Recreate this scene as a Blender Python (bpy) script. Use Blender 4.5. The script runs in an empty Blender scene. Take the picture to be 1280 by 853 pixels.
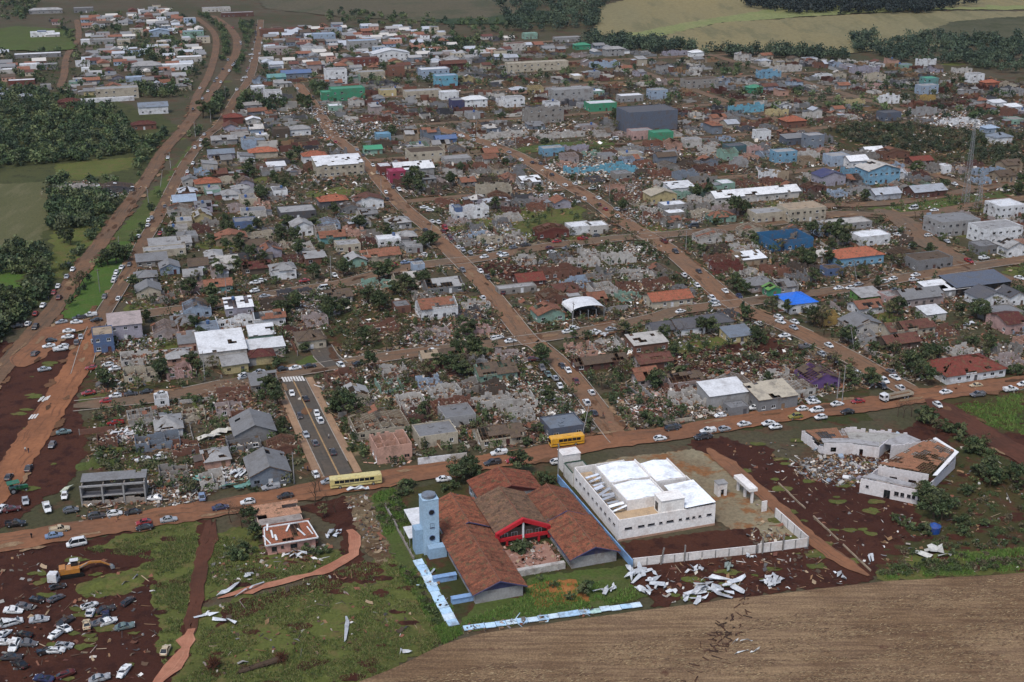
import bpy, math, random
import numpy as np
from mathutils import Vector, Matrix, noise
from mathutils.geometry import delaunay_2d_cdt, intersect_point_tri_2d
R = random.Random(11)
NP = np.random.default_rng(5)
sc = bpy.context.scene
COL = sc.collection
rad = math.radians

# ------------------------------------------------------------------ camera, sky, sun, exposure
CAM_H = 160.0
FPX = 1600.0                      # focal length in photo pixels (photo 1280 wide)
PITCH = math.atan((426.5 + 180.0) / FPX)
cam = bpy.data.cameras.new('camera')
cam.sensor_width = 36.0
cam.lens = FPX / 1280 * 36
cam.clip_start = 1.0
cam.clip_end = 20000.0
camo = bpy.data.objects.new('camera', cam)
COL.objects.link(camo)
camo.location = (0, 0, CAM_H)
camo.rotation_euler = (math.pi / 2 - PITCH, 0, 0)
sc.camera = camo

SUN_EL, SUN_AZ = rad(58), rad(-155)      # azimuth from +Y, clockwise
w = bpy.data.worlds.new('World')
sc.world = w
w.use_nodes = True
nt = w.node_tree
sky = nt.nodes.new('ShaderNodeTexSky')
sky.sky_type = 'NISHITA'
sky.sun_disc = False
sky.sun_elevation = SUN_EL
sky.sun_rotation = SUN_AZ
sky.dust_density = 2.5
sky.air_density = 1.0
bg = nt.nodes['Background']
nt.links.new(sky.outputs[0], bg.inputs[0])
bg.inputs[1].default_value = 0.125
sun = bpy.data.lights.new('sun', 'SUN')
sun.energy = 1.5
sun.angle = rad(15)
sun.color = (1.0, 0.97, 0.93)
suno = bpy.data.objects.new('sun', sun)
COL.objects.link(suno)
sd = Vector((math.sin(SUN_AZ) * math.cos(SUN_EL), math.cos(SUN_AZ) * math.cos(SUN_EL), math.sin(SUN_EL)))
suno.rotation_euler = sd.to_track_quat('Z', 'Y').to_euler()
sc.view_settings.view_transform = 'Standard'
sc.view_settings.look = 'None'
sc.view_settings.exposure = 0.76
sc.view_settings.gamma = 1.0
try:
	sc.cycles.max_bounces = 4
	sc.cycles.diffuse_bounces = 2
	sc.cycles.glossy_bounces = 2
except Exception:
	pass

# ------------------------------------------------------------------ places
def hz(x, y):
	"""height of the land: flat town, gentle farmland rise far behind it"""
	d = max(0.0, y - 1180.0)
	z = 4e-5 * d * d if d < 900 else 32.4 + 0.05 * (d - 900)
	if z > 0:
		z += min(1.0, d / 250.0) * (6 * math.sin(x / 170.0 + 1.0) + 4 * math.sin(x / 90.0 + y / 160.0))
	return max(0.0, min(z, 150.0))

_cp, _sp = math.cos(PITCH), math.sin(PITCH)
def P(x, y, z=None):
	"""the place on the land (or at height z) that photo pixel x, y looks at"""
	u, v = (x - 640) / FPX, (y - 426.5) / FPX
	d = (u, _cp - v * _sp, -_sp - v * _cp)
	zz = z or 0.0
	for _ in range(1 if z is not None else 25):
		t = (CAM_H - zz) / -d[2]
		p = Vector((d[0] * t, d[1] * t, zz))
		if z is not None:
			break
		zn = hz(p.x, p.y)
		if abs(zn - zz) < 0.01:
			break
		zz += 0.6 * (zn - zz)
	return p

def px_of(p):
	dy, dz = p[1], p[2] - CAM_H
	zc = dy * _cp - dz * _sp
	yc = dy * _sp + dz * _cp
	return 640 + FPX * p[0] / zc, 426.5 - FPX * yc / zc, FPX / zc

YAW = rad(18.5)
AX = Vector((math.cos(YAW), math.sin(YAW), 0))
BX = Vector((-math.sin(YAW), math.cos(YAW), 0))

# photo crops used while measuring: origin and photo pixels per measured unit
TILE = {0: (0, 0, 1), 1: (480, 540, .3048), 2: (680, 540, .3048), 3: (960, 500, .2814), 4: (0, 640, .25), 5: (200, 600, .2966),
		6: (0, 460, .2579), 7: (280, 430, .25), 8: (560, 430, .25), 9: (840, 430, .34375), 10: (0, 300, .2111),
		11: (200, 280, .2344), 12: (460, 280, .2344), 13: (720, 280, .2344), 14: (980, 300, .2344), 15: (0, 120, .2344),
		16: (240, 120, .2344), 17: (500, 140, .2344), 18: (760, 140, .2344), 19: (980, 140, .2344), 20: (0, 0, .25),
		21: (300, 0, .2656), 22: (620, 0, .2656), 23: (940, 0, .2656)}
def T(t, x, y):
	a, b, s = TILE[t]
	return a + x * s, b + y * s
def TP(t, x, y, z=None):
	return P(*T(t, x, y), z)

# ------------------------------------------------------------------ colours and materials
def S(r, g, b):
	return tuple(((c / 255 + .055) / 1.055) ** 2.4 if c > 10 else c / 255 / 12.92 for c in (r, g, b)) + (1.0,)
C = {k: S(*v) for k, v in dict(
	white=(200, 201, 202), dwhite=(168, 164, 158), cream=(164, 155, 138), grey=(112, 112, 113), lgrey=(138, 137, 136), dgrey=(78, 78, 82), lblue=(138, 152, 168), blue=(80, 98, 130),
	sky=(106, 144, 166), cyan=(98, 150, 168), teal=(94, 134, 132), mint=(120, 148, 134), green=(62, 128, 98), lime=(88, 128, 66), pink=(166, 136, 130), salmon=(170, 134, 118),
	magenta=(140, 56, 80), lavender=(146, 142, 152), purple=(94, 70, 116), yellow=(170, 156, 116), mustard=(146, 122, 72), brick=(106, 74, 62), redbrown=(88, 60, 54),
	red=(100, 55, 49), orange=(136, 84, 67), tan=(142, 126, 106), brown=(80, 70, 62), terra=(116, 80, 66), indigo=(62, 62, 92), maroon=(78, 46, 44), silver=(152, 156, 162),
	bluegrey=(108, 116, 126), tarp=(40, 106, 204), pinkgrey=(150, 138, 135), black=(24, 24, 26), slate=(82, 88, 100), dred=(96, 36, 38), navy=(40, 48, 74), beige=(186, 166, 140),
	olive=(134, 130, 54), dteal=(60, 86, 92), dblue=(46, 92, 128), busyellow=(206, 152, 40), buscream=(194, 180, 120), concrete=(126, 122, 117), wood=(122, 98, 76), darkwood=(78, 64, 54)).items()}
def vary(c, a, b, r):
	k = r.uniform(a, b)
	return tuple(min(1, q * k) for q in c[:3]) + (1,)
MATS = {}
class NB:
	def __init__(s, name, rough=.85, spec=.2):
		m = bpy.data.materials.new(name)
		m.use_nodes = True
		s.m, s.t = m, m.node_tree
		s.b = s.t.nodes['Principled BSDF']
		s.b.inputs['Roughness'].default_value = rough
		s.b.inputs['Specular IOR Level'].default_value = spec
	def n(s, typ, **kw):
		nd = s.t.nodes.new(typ)
		for k, v in kw.items():
			setattr(nd, k, v)
		return nd
	def l(s, a, b):
		s.t.links.new(a, b)
	def pos(s):
		return s.n('ShaderNodeNewGeometry').outputs['Position']
	def obj(s):
		return s.n('ShaderNodeTexCoord').outputs['Object']
	def noise(s, vec, scale, detail=4, rough=.6, stretch=None, rot=0):
		if stretch:
			mp = s.n('ShaderNodeMapping')
			mp.inputs['Scale'].default_value = stretch
			mp.inputs['Rotation'].default_value = (0, 0, rot)
			s.l(vec, mp.inputs['Vector'])
			vec = mp.outputs[0]
		t = s.n('ShaderNodeTexNoise')
		t.inputs['Scale'].default_value = scale
		t.inputs['Detail'].default_value = detail
		t.inputs['Roughness'].default_value = rough
		s.l(vec, t.inputs['Vector'])
		return t.outputs['Fac']
	def ramp(s, fac, stops):
		r = s.n('ShaderNodeValToRGB')
		e = r.color_ramp.elements
		while len(e) < len(stops):
			e.new(.5)
		for i, (p, c) in enumerate(stops):
			e[i].position = p
			e[i].color = c if len(c) == 4 else tuple(c) + (1,)
		s.l(fac, r.inputs[0])
		return r.outputs[0]
	def thresh(s, fac, a, b):
		r = s.n('ShaderNodeMapRange')
		r.interpolation_type = 'SMOOTHSTEP'
		r.inputs['From Min'].default_value = a
		r.inputs['From Max'].default_value = b
		s.l(fac, r.inputs['Value'])
		return r.outputs[0]
	def mix(s, fac, a, b, mode='MIX'):
		x = s.n('ShaderNodeMix', data_type='RGBA', blend_type=mode)
		for v, i in ((fac, 0), (a, 6), (b, 7)):
			if hasattr(v, 'is_output'):
				s.l(v, x.inputs[i])
			else:
				x.inputs[i].default_value = v
		return x.outputs[2]
	def bump(s, fac, dist=.05, strength=.6):
		b = s.n('ShaderNodeBump')
		b.inputs['Distance'].default_value = dist
		b.inputs['Strength'].default_value = strength
		s.l(fac, b.inputs['Height'])
		s.l(b.outputs[0], s.b.inputs['Normal'])
	def col(s, c):
		s.l(c, s.b.inputs['Base Color'])

def g(v):
	return (v, v, v, 1)

def m_tint(name, rough=.85, stain=(80, 68, 58), amt=.5, scale=.5, bump=.02, spec=.2, metal=0):
	"""a painted or raw surface whose own colour is the object's colour, with dirt on it"""
	if name in MATS:
		return MATS[name]
	b = NB(name, rough, spec)
	oi = b.n('ShaderNodeObjectInfo')
	p = b.pos()
	n1 = b.noise(p, scale, 5, .65)
	n2 = b.noise(p, scale * 6, 3, .6)
	c = b.mix(b.thresh(n2, .2, .8), oi.outputs['Color'], g(.72), 'MULTIPLY')
	t = b.n('ShaderNodeMath', operation='MULTIPLY')
	b.l(b.thresh(n1, .45, .72), t.inputs[0])
	t.inputs[1].default_value = amt
	c = b.mix(t.outputs[0], c, S(*stain))
	b.col(c)
	b.b.inputs['Metallic'].default_value = metal
	if bump:
		b.bump(n2, bump)
	MATS[name] = b.m
	return b.m

WALL = m_tint('wall_paint', .9, (86, 72, 62), .6, .35)
FLATROOF = m_tint('slab_roof', .9, (84, 80, 76), .6, .3)
METALROOF = m_tint('sheet_metal_roof', .6, (100, 92, 86), .42, .25, .01, .25)
PAINT = m_tint('car_paint', .35, (104, 80, 64), .5, 1.2, 0, .5)
CONCRETE = m_tint('raw_concrete', .9, (70, 60, 54), .6, .5)

def m_tile():
	b = NB('clay_roof_tiles', .9, .1)
	oi = b.n('ShaderNodeObjectInfo')
	p = b.pos()
	n1 = b.noise(p, .35, 5, .7)
	n2 = b.noise(p, 2.6, 3, .7)
	c = b.mix(b.thresh(n2, .3, .7), b.mix(.5, oi.outputs['Color'], g(.45), 'MULTIPLY'), b.mix(1.0, oi.outputs['Color'], (1.3, 1.2, 1.1, 1), 'MULTIPLY'))
	c = b.mix(b.thresh(n1, .5, .75), c, b.mix(1.0, oi.outputs['Color'], (.5, .5, .5, 1), 'MULTIPLY'))
	n3 = b.noise(p, .8, 4, .75)
	c = b.mix(b.thresh(n3, .52, .66), c, S(84, 72, 54))
	b.col(c)
	b.bump(n2, .08)
	MATS['tile'] = b.m
	return b.m
TILEM = m_tile()

def m_plain(name, c, rough=.8, spec=.3, vary=.25, scale=3):
	if name in MATS:
		return MATS[name]
	b = NB(name, rough, spec)
	n = b.noise(b.pos(), scale, 3)
	b.col(b.mix(b.thresh(n, .25, .75), c, tuple(x * (1 - vary) for x in c[:3]) + (1,)))
	MATS[name] = b.m
	return b.m
GLASS = m_plain('dark_glass', (.012, .015, .018, 1), .12, .5, .2)
CARGLASS = m_plain('car_glass', (.01, .013, .016, 1), .08, .6, .1)
TYRE = m_plain('tyre_rubber', (.012, .012, .012, 1), .9, .1)
WOOD = m_plain('weathered_timber', S(112, 88, 68), .9, .1, .5, 1.5)
BARK = m_plain('bark', S(74, 62, 52), .95, .05, .4)
LAMPW = m_plain('lamp_lens', (.7, .7, .68, 1), .2, .5, .05)
LAMPR = m_plain('red_lens', (.25, .01, .01, 1), .2, .5, .05)
STEEL = m_plain('galvanised_steel', S(120, 122, 124), .5, .4)
SKIN = m_plain('skin', S(150, 110, 90), .7, .2, .1)

def m_attr(name, rough=.9, spec=.1, transl=0):
	if name in MATS:
		return MATS[name]
	b = NB(name, rough, spec)
	a = b.n('ShaderNodeVertexColor', layer_name='Col')
	if transl:
		b.b.inputs['Subsurface Weight'].default_value = 0
	oi = b.n('ShaderNodeObjectInfo')
	b.col(b.mix(1.0, a.outputs[0], oi.outputs['Color'], 'MULTIPLY'))
	MATS[name] = b.m
	return b.m
DEBRIS = m_attr('mixed_debris')
LEAF = m_attr('leaves', .7, .15)

def SW(*c):
	r = S(*c)          # the iron-rich soil of the place: a touch warmer
	return (r[0] * 1.04, r[1] * .98, r[2] * .76, 1)
def SD(*c):
	r = S(*c)
	return (r[0] * 1.05, r[1] * .97, r[2] * .77, 1)
def m_ground(name, a, bcol, c, d=None, sc1=.02, sc2=.16, sc3=1.3, bump=.12, stretch=None, rot=0):
	"""earth with patches of three colours at three sizes"""
	b = NB(name, .95, .08)
	p = b.pos()
	n1 = b.noise(p, sc1, 6, .62, stretch, rot)
	n2 = b.noise(p, sc2, 6, .65, stretch, rot)
	n3 = b.noise(p, sc3, 4, .7)
	col = b.mix(b.thresh(n1, .42, .6), SW(*a), SW(*bcol))
	col = b.mix(b.thresh(n2, .5, .62), col, SW(*c))
	if d:
		col = b.mix(b.thresh(n3, .6, .72), col, SW(*d))
	col = b.mix(b.thresh(n3, .2, .75), col, b.mix(1.0, col, g(.62), 'MULTIPLY'))
	b.col(col)
	b.bump(n3, bump)
	MATS[name] = b.m
	return b.m

# ------------------------------------------------------------------ mesh helpers
class MB:
	def __init__(s):
		s.v, s.f, s.m = [], [], []
		s.M = None
	def add(s, pts, faces, mi=0):
		o = len(s.v)
		if s.M is not None:
			pts = [s.M @ Vector(p) for p in pts]
		s.v.extend([tuple(p) for p in pts])
		for f in faces:
			s.f.append([o + i for i in f])
			s.m.append(mi)
	def box(s, c, d, rz=0, mi=0, rx=0, ry=0):
		hx, hy, h2 = d[0] / 2, d[1] / 2, d[2] / 2
		pts = [Vector((i * hx, j * hy, k * h2)) for k in (-1, 1) for j in (-1, 1) for i in (-1, 1)]
		if rz or rx or ry:
			m = Matrix.Rotation(rz, 3, 'Z') @ Matrix.Rotation(ry, 3, 'Y') @ Matrix.Rotation(rx, 3, 'X')
			pts = [m @ p for p in pts]
		c = Vector(c)
		s.add([p + c for p in pts], [(0, 2, 3, 1), (4, 5, 7, 6), (0, 1, 5, 4), (2, 6, 7, 3), (0, 4, 6, 2), (1, 3, 7, 5)], mi)
	def slab(s, q, t=.08, mi=0):
		"""a thin plate on four (or more) corner points, thickened downwards"""
		n = len(q)
		q = [Vector(p) for p in q]
		s.add(q + [p - Vector((0, 0, t)) for p in q],
			  [tuple(range(n)), tuple(range(2 * n - 1, n - 1, -1))] + [(i, i + n, (i + 1) % n + n, (i + 1) % n) for i in range(n)], mi)
	def prism(s, poly, z0, z1, mi=0):
		n = len(poly)
		s.add([(x, y, z0) for x, y in poly] + [(x, y, z1) for x, y in poly],
			  [tuple(range(n - 1, -1, -1)), tuple(range(n, 2 * n))] + [(i, (i + 1) % n, (i + 1) % n + n, i + n) for i in range(n)], mi)
	def bar(s, a, b, r=.05, mi=0, r2=None, n=4):
		a, b = Vector(a), Vector(b)
		d = (b - a)
		if d.length < 1e-6:
			return
		q = d.to_track_quat('Z', 'Y').to_matrix()
		r2 = r if r2 is None else r2
		pts = []
		for p, rr in ((a, r), (b, r2)):
			for i in range(n):
				t = 2 * math.pi * (i + .5) / n
				pts.append(p + q @ Vector((rr * math.cos(t), rr * math.sin(t), 0)))
		s.add(pts, [(i, (i + 1) % n, (i + 1) % n + n, i + n) for i in range(n)] + [tuple(range(n - 1, -1, -1)), tuple(range(n, 2 * n))], mi)
	def loft(s, rings, mi=0, caps=True):
		n = len(rings[0])
		pts = [p for r in rings for p in r]
		fs = []
		for k in range(len(rings) - 1):
			for i in range(n):
				j = (i + 1) % n
				fs.append((k * n + i, k * n + j, (k + 1) * n + j, (k + 1) * n + i))
		if caps:
			fs += [tuple(range(n - 1, -1, -1)), tuple((len(rings) - 1) * n + i for i in range(n))]
		s.add(pts, fs, mi)
	def mesh(s, name, mats):
		me = bpy.data.meshes.new(name)
		me.from_pydata(s.v, [], s.f)
		for m in (mats if isinstance(mats, (list, tuple)) else [mats]):
			me.materials.append(m)
		if any(s.m):
			me.polygons.foreach_set('material_index', s.m)
		me.update()
		return me
	def build(s, name, mats, parent=None, color=None, loc=None, rz=0):
		if not s.v:
			return None
		return link(name, s.mesh(name, mats), parent, color, loc, rz)

def link(name, me, parent=None, color=None, loc=None, rz=0):
	o = bpy.data.objects.new(name, me)
	COL.objects.link(o)
	if parent is not None:
		o.parent = parent
	if color is not None:
		o.color = color
	if loc is not None:
		o.location = loc
	if rz:
		o.rotation_euler = (0, 0, rz)
	return o

def tag(o, label=None, cat=None, group=None, kind=None):
	for k, v in (('label', label), ('category', cat), ('group', group), ('kind', kind)):
		if v:
			o[k] = v
	return o
def thing(name, label, cat, loc, rz=0, group=None):
	o = bpy.data.objects.new(name, None)
	COL.objects.link(o)
	o.location = loc
	o.rotation_euler = (0, 0, rz)
	o.empty_display_size = .5
	return tag(o, label, cat, group)

def np_mesh(name, verts, faces4, mats, col=None, tris=False):
	"""verts (n,3), faces (m,k) arrays -> mesh, colour per vertex"""
	me = bpy.data.meshes.new(name)
	k = faces4.shape[1]
	me.vertices.add(len(verts))
	me.vertices.foreach_set('co', np.ascontiguousarray(verts, dtype=np.float32).ravel())
	me.loops.add(faces4.size)
	me.loops.foreach_set('vertex_index', np.ascontiguousarray(faces4, dtype=np.int32).ravel())
	me.polygons.add(len(faces4))
	me.polygons.foreach_set('loop_start', np.arange(0, faces4.size, k, dtype=np.int32))
	me.polygons.foreach_set('loop_total', np.full(len(faces4), k, dtype=np.int32))
	for m in (mats if isinstance(mats, (list, tuple)) else [mats]):
		me.materials.append(m)
	if col is not None:
		at = me.color_attributes.new('Col', 'FLOAT_COLOR', 'POINT')
		c4 = np.ones((len(verts), 4), dtype=np.float32)
		c4[:, :3] = col[:, :3]
		at.data.foreach_set('color', c4.ravel())
	me.update()
	me.validate()
	return me

def boxes(cen, dim, yaw, tilt, col):
	"""many small boxes at once: (verts, faces, colours)"""
	n = len(cen)
	s = np.array([[i, j, k] for k in (-1, 1) for j in (-1, 1) for i in (-1, 1)], dtype=float) / 2
	v = s[None] * dim[:, None, :]
	cx, sx = np.cos(tilt[:, 0]), np.sin(tilt[:, 0])
	cy, sy = np.cos(tilt[:, 1]), np.sin(tilt[:, 1])
	cz, sz = np.cos(yaw), np.sin(yaw)
	x, y, z = v[..., 0], v[..., 1], v[..., 2]
	y, z = y * cx[:, None] - z * sx[:, None], y * sx[:, None] + z * cx[:, None]
	x, z = x * cy[:, None] + z * sy[:, None], -x * sy[:, None] + z * cy[:, None]
	x, y = x * cz[:, None] - y * sz[:, None], x * sz[:, None] + y * cz[:, None]
	v = np.stack([x, y, z], -1) + cen[:, None, :]
	low = v[..., 2].min(1)
	f = np.array([(4, 5, 7, 6), (0, 1, 5, 4), (2, 6, 7, 3), (0, 4, 6, 2), (1, 3, 7, 5)])
	F = (np.arange(n) * 8)[:, None, None] + f[None]
	return v.reshape(-1, 3), F.reshape(-1, 4), np.repeat(col[:, :3], 8, 0)

def bent(cen, dim, yaw, tilt, col):
	"""torn sheets folded across the middle"""
	n = len(cen)
	s = np.array([[i, j, 0] for i in (-.5, 0, .5) for j in (-.5, .5)])
	v = s[None] * dim[:, None, :]
	fold = NP.normal(0, .14, n) * dim[:, 0]
	v[:, 2:4, 2] += fold[:, None]
	v[:, :, 2] += v[:, :, 0] * np.tan(tilt[:, :1]) + v[:, :, 1] * np.tan(tilt[:, 1:])
	v[:, 0, 0] += dim[:, 0] * NP.uniform(0, .3, n)
	v[:, 5, 0] -= dim[:, 0] * NP.uniform(0, .3, n)
	cz, sz = np.cos(yaw)[:, None], np.sin(yaw)[:, None]
	x, y = v[..., 0] * cz - v[..., 1] * sz, v[..., 0] * sz + v[..., 1] * cz
	v = np.stack([x, y, v[..., 2]], -1) + cen[:, None, :]
	v[..., 2] += np.maximum(0, -fold)[:, None] + .05
	F = (np.arange(n) * 6)[:, None, None] + np.array([(0, 2, 3, 1), (2, 4, 5, 3)])[None]
	return v.reshape(-1, 3), F.reshape(-1, 4), np.repeat(col[:, :3], 6, 0)

# ------------------------------------------------------------------ names of places that labels lean on
LM = [("the blue school tower", 539, 665), ("the red-gabled school hall", 655, 640), ("the school sandpit", 700, 745), ("the white clinic", 830, 610), ("the clinic's front wall", 880, 710),
	  ("the angular ruined building", 1110, 580), ("the blue water tank", 1170, 665), ("the yellow bus", 707, 550), ("the cream bus", 447, 602), ("the flatbed truck", 1117, 495),
	  ("the purple house", 1030, 480), ("the red-roofed villa", 1205, 458), ("the white shed roof", 912, 485), ("the asphalt side street", 395, 545), ("the zebra crossing", 368, 477),
	  ("the white-roofed warehouse", 280, 435), ("the blue corner house", 130, 430), ("the green median lawn", 118, 365), ("the highway junction", 55, 410), ("the wreck yard", 60, 800),
	  ("the yellow-orange digger", 92, 712), ("the pink farmhouse", 360, 665), ("the three-bay concrete shell", 140, 618), ("the mint green house", 625, 470), ("the salmon two-storey house", 495, 560),
	  ("the cream slab house", 555, 545), ("the long terracotta roof", 838, 375), ("the blue tarpaulin roof", 1010, 382), ("the white arched canopy", 735, 388), ("the teal house", 275, 360),
	  ("the blue-walled shell", 985, 298), ("the blue barn", 1110, 215), ("the cream warehouse", 425, 205), ("the magenta shop front", 500, 215), ("the white sheet heap", 610, 295),
	  ("the dark grey block", 815, 150), ("the bright green building", 430, 115), ("the cyan building", 557, 98), ("the orange hip roof", 993, 155), ("the long white shed", 950, 245),
	  ("the yellow gabled house", 828, 248), ("the clay-roofed blue house", 1078, 322), ("the red brick ruin", 710, 335), ("the torn-roofed white house", 550, 390),
	  ("the fallow left field", 25, 280), ("the left woodland", 70, 180), ("the wrecked roadside motel", 100, 235), ("the silver-roofed hall", 232, 255), ("the hillside flats", 145, 118),
	  ("the avenue hedge", 285, 60), ("the red gatehouse", 290, 152), ("the upper white flats", 490, 68), ("the lattice mast", 1212, 215), ("the grey depot", 1205, 290),
	  ("the upper left pasture", 40, 55), ("the long cream building", 672, 82), ("the unfinished flats", 690, 140), ("the white rubble lots", 690, 165), ("the cyan walled ruin", 800, 215),
	  ("the scrub belt", 1150, 185), ("the orange soil junction", 95, 480), ("the grass bank", 500, 680), ("the bare soil lot", 955, 445), ("the grey twin-roofed houses", 880, 420),
	  ("the white car row", 680, 245), ("the sky blue block", 985, 195), ("the mustard house", 1040, 402), ("the far right ruins", 1130, 110), ("the far right crops", 1230, 150), ("the upper town ridge", 900, 90),
	  ("the far pine clump", 1080, 60), ("the grey house row", 320, 500), ("the fallen white walls", 290, 405), ("the orange hipped houses", 330, 200), ("the brick heap", 495, 465),
	  ("the white-fronted cottage", 450, 500), ("the pink rubble heap", 640, 495), ("the roofless lots", 860, 500), ("the open field of straw", 1000, 790), ("the right-hand scrub", 1240, 610)]
LM = [(n, x, y) for n, x, y in LM]
def near(x, y):
	return min(LM, key=lambda l: ((l[1] - x) ** 2 + ((l[2] - y) * 1.5) ** 2))[0]
AUTO = []      # (object, text with {n}, landmark relation) labelled together at the end
def auto(o, text, p):
	x, y, _ = px_of(p)
	AUTO.append((o, text, near(x, y), x, y))
ORD = ['first', 'second', 'third', 'fourth', 'fifth', 'sixth', 'seventh', 'eighth', 'ninth', 'tenth', 'eleventh', 'twelfth', 'thirteenth', 'fourteenth', 'fifteenth', 'sixteenth', 'seventeenth',
	   'eighteenth', 'nineteenth', 'twentieth', 'twenty-first', 'twenty-second', 'twenty-third', 'twenty-fourth', 'twenty-fifth', 'twenty-sixth', 'twenty-seventh', 'twenty-eighth']
def finish_labels():
	gr = {}
	for a in AUTO:
		gr.setdefault((a[1], a[2]), []).append(a)
	for (text, lm), l in gr.items():
		base = text.replace('@', lm)
		if len(l) == 1:
			l[0][0]['label'] = base
			continue
		l.sort(key=lambda a: a[3])
		for i, a in enumerate(l):
			b_ = base.replace('dirty white', 'whitish').replace(' standing', '') if len(base.split()) > 11 else base
			b_ = b_.replace(' stripped and battered', '').replace(' with thin leaves', '') if len(b_.split()) > 12 else b_
			a[0]['label'] = b_ + ', ' + (ORD[i] if i < len(ORD) else str(i + 1) + 'th') + ' from the left'

# occupancy so that scattered things do not stand in each other
OCC = {}
def occupy(p, r):
	OCC.setdefault((int(p[0] // 20), int(p[1] // 20)), []).append((p[0], p[1], r))
def is_free(p, r):
	i, j = int(p[0] // 20), int(p[1] // 20)
	for a in range(i - 2, i + 3):
		for b in range(j - 2, j + 3):
			for x, y, q in OCC.get((a, b), ()):
				if (x - p[0]) ** 2 + (y - p[1]) ** 2 < (r + q) ** 2:
					return False
	return True

# ------------------------------------------------------------------ the land
M_EARTH = m_ground('town_earth', (78, 73, 66), (66, 67, 54), (78, 64, 56), (54, 60, 44), .012, .09, .8)
M_RED = m_ground('red_soil', (62, 38, 35), (70, 44, 39), (52, 32, 31), (84, 60, 51), .02, .2, 1.4)
M_GRASS = m_ground('rough_grass', (84, 92, 54), (76, 82, 50), (94, 90, 62), (64, 74, 42), .03, .22, 1.5)
M_LUSH = m_ground('green_grass', (70, 80, 50), (72, 88, 50), (80, 86, 58), (58, 68, 44), .03, .2, 1.5)
M_BRIGHT = m_ground('bright_lawn', (66, 90, 46), (70, 96, 48), (76, 92, 52), (54, 76, 38), .03, .2, 1.5)
M_MEAD = m_ground('wood_meadow', (64, 70, 48), (70, 74, 52), (56, 60, 44), (76, 74, 56), .02, .15, 1.2)
M_WEED = m_ground('dark_weeds', (54, 60, 40), (66, 62, 44), (74, 54, 46), (44, 52, 32), .02, .15, 1.2)
M_SAND = m_ground('orange_sand', (140, 96, 62), (128, 86, 58), (150, 108, 74), None, .1, .4, 2)
M_GRAVEL = m_ground('gravelly_soil', (104, 92, 80), (84, 68, 58), (120, 110, 98), (88, 92, 62), .05, .4, 2.2)
M_YARD = m_ground('concrete_yard', (128, 122, 112), (116, 106, 96), (122, 88, 66), None, .05, .12, 1.0, .02)
M_TAN = m_ground('stubble_field', (116, 112, 93), (124, 116, 92), (104, 102, 84), None, .004, .03, .3, .1, (1, .18, 1), .5)
M_FALLOW = m_ground('fallow_field', (84, 80, 72), (78, 76, 70), (72, 74, 64), None, .004, .02, .3, .1)
M_CROPG = m_ground('pale_green_crop', (116, 124, 90), (106, 114, 82), (124, 126, 96), None, .006, .03, .3, .1)
M_DARKCROP = m_ground('dark_green_crop', (46, 62, 50), (54, 68, 54), (60, 70, 56), None, .006, .03, .3, .1)
M_OLIVE = m_ground('olive_pasture', (70, 72, 60), (78, 78, 66), (62, 66, 52), None, .006, .03, .3, .1)
M_CROPL = m_ground('weedy_crop', (84, 86, 66), (74, 78, 56), (92, 92, 74), (62, 70, 48), .02, .15, 1.2, .1, (1, .2, 1), 1.2)

def build_ground():
	ys = [-400, -150, 0, 80]
	y = 140.0
	while y < 9000:
		ys.append(y)
		y *= 1.022
	nx = 90
	v, f = [], []
	for y in ys:
		hw = max(500.0, 0.75 * y + 300)
		for i in range(nx + 1):
			x = (i / nx * 2 - 1) * hw
			v.append((x, y, hz(x, y)))
	for j in range(len(ys) - 1):
		for i in range(nx):
			a = j * (nx + 1) + i
			f.append((a, a + 1, a + nx + 2, a + nx + 1))
	me = bpy.data.meshes.new('ground')
	me.from_pydata(v, [], f)
	me.materials.append(M_EARTH)
	for p in me.polygons:
		p.use_smooth = True
	tag(link('ground', me), kind='structure', label='brown earth the town stands on, reaching out to the farmland')
build_ground()

def catmull(pts, step):
	pts = [Vector(p) for p in pts]
	out = []
	for i in range(len(pts) - 1):
		p1, p2 = pts[i], pts[i + 1]
		p0 = pts[i - 1] if i else p1 * 2 - p2
		p3 = pts[i + 2] if i + 2 < len(pts) else p2 * 2 - p1
		n = max(2, int((p2 - p1).length / step))
		for k in range(n):
			t = k / n
			out.append(.5 * ((2 * p1) + (p2 - p0) * t + (2 * p0 - 5 * p1 + 4 * p2 - p3) * t * t + (3 * p1 - p0 - 3 * p2 + p3) * t ** 3))
	out.append(pts[-1])
	return out

def jitter_edge(poly, step, amp, seed):
	out = []
	n = len(poly)
	for i in range(n):
		a, b = Vector(poly[i]), Vector(poly[(i + 1) % n])
		L = (b - a).length
		k = max(1, int(L / step))
		nr = Vector((-(b - a).y, (b - a).x, 0)).normalized() if L > 1e-6 else Vector((0, 0, 0))
		for j in range(k):
			p = a.lerp(b, j / k)
			q = amp * (noise.noise((p.x / (amp * 4 + .5), p.y / (amp * 4 + .5), seed)) * 1.9 + noise.noise((p.x / (amp + .3), p.y / (amp + .3), seed + 7)) * 1.4 + noise.noise((p.x / .8, p.y / .8, seed + 2)) * .5)
			out.append(p + nr * q)
	return out

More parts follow.
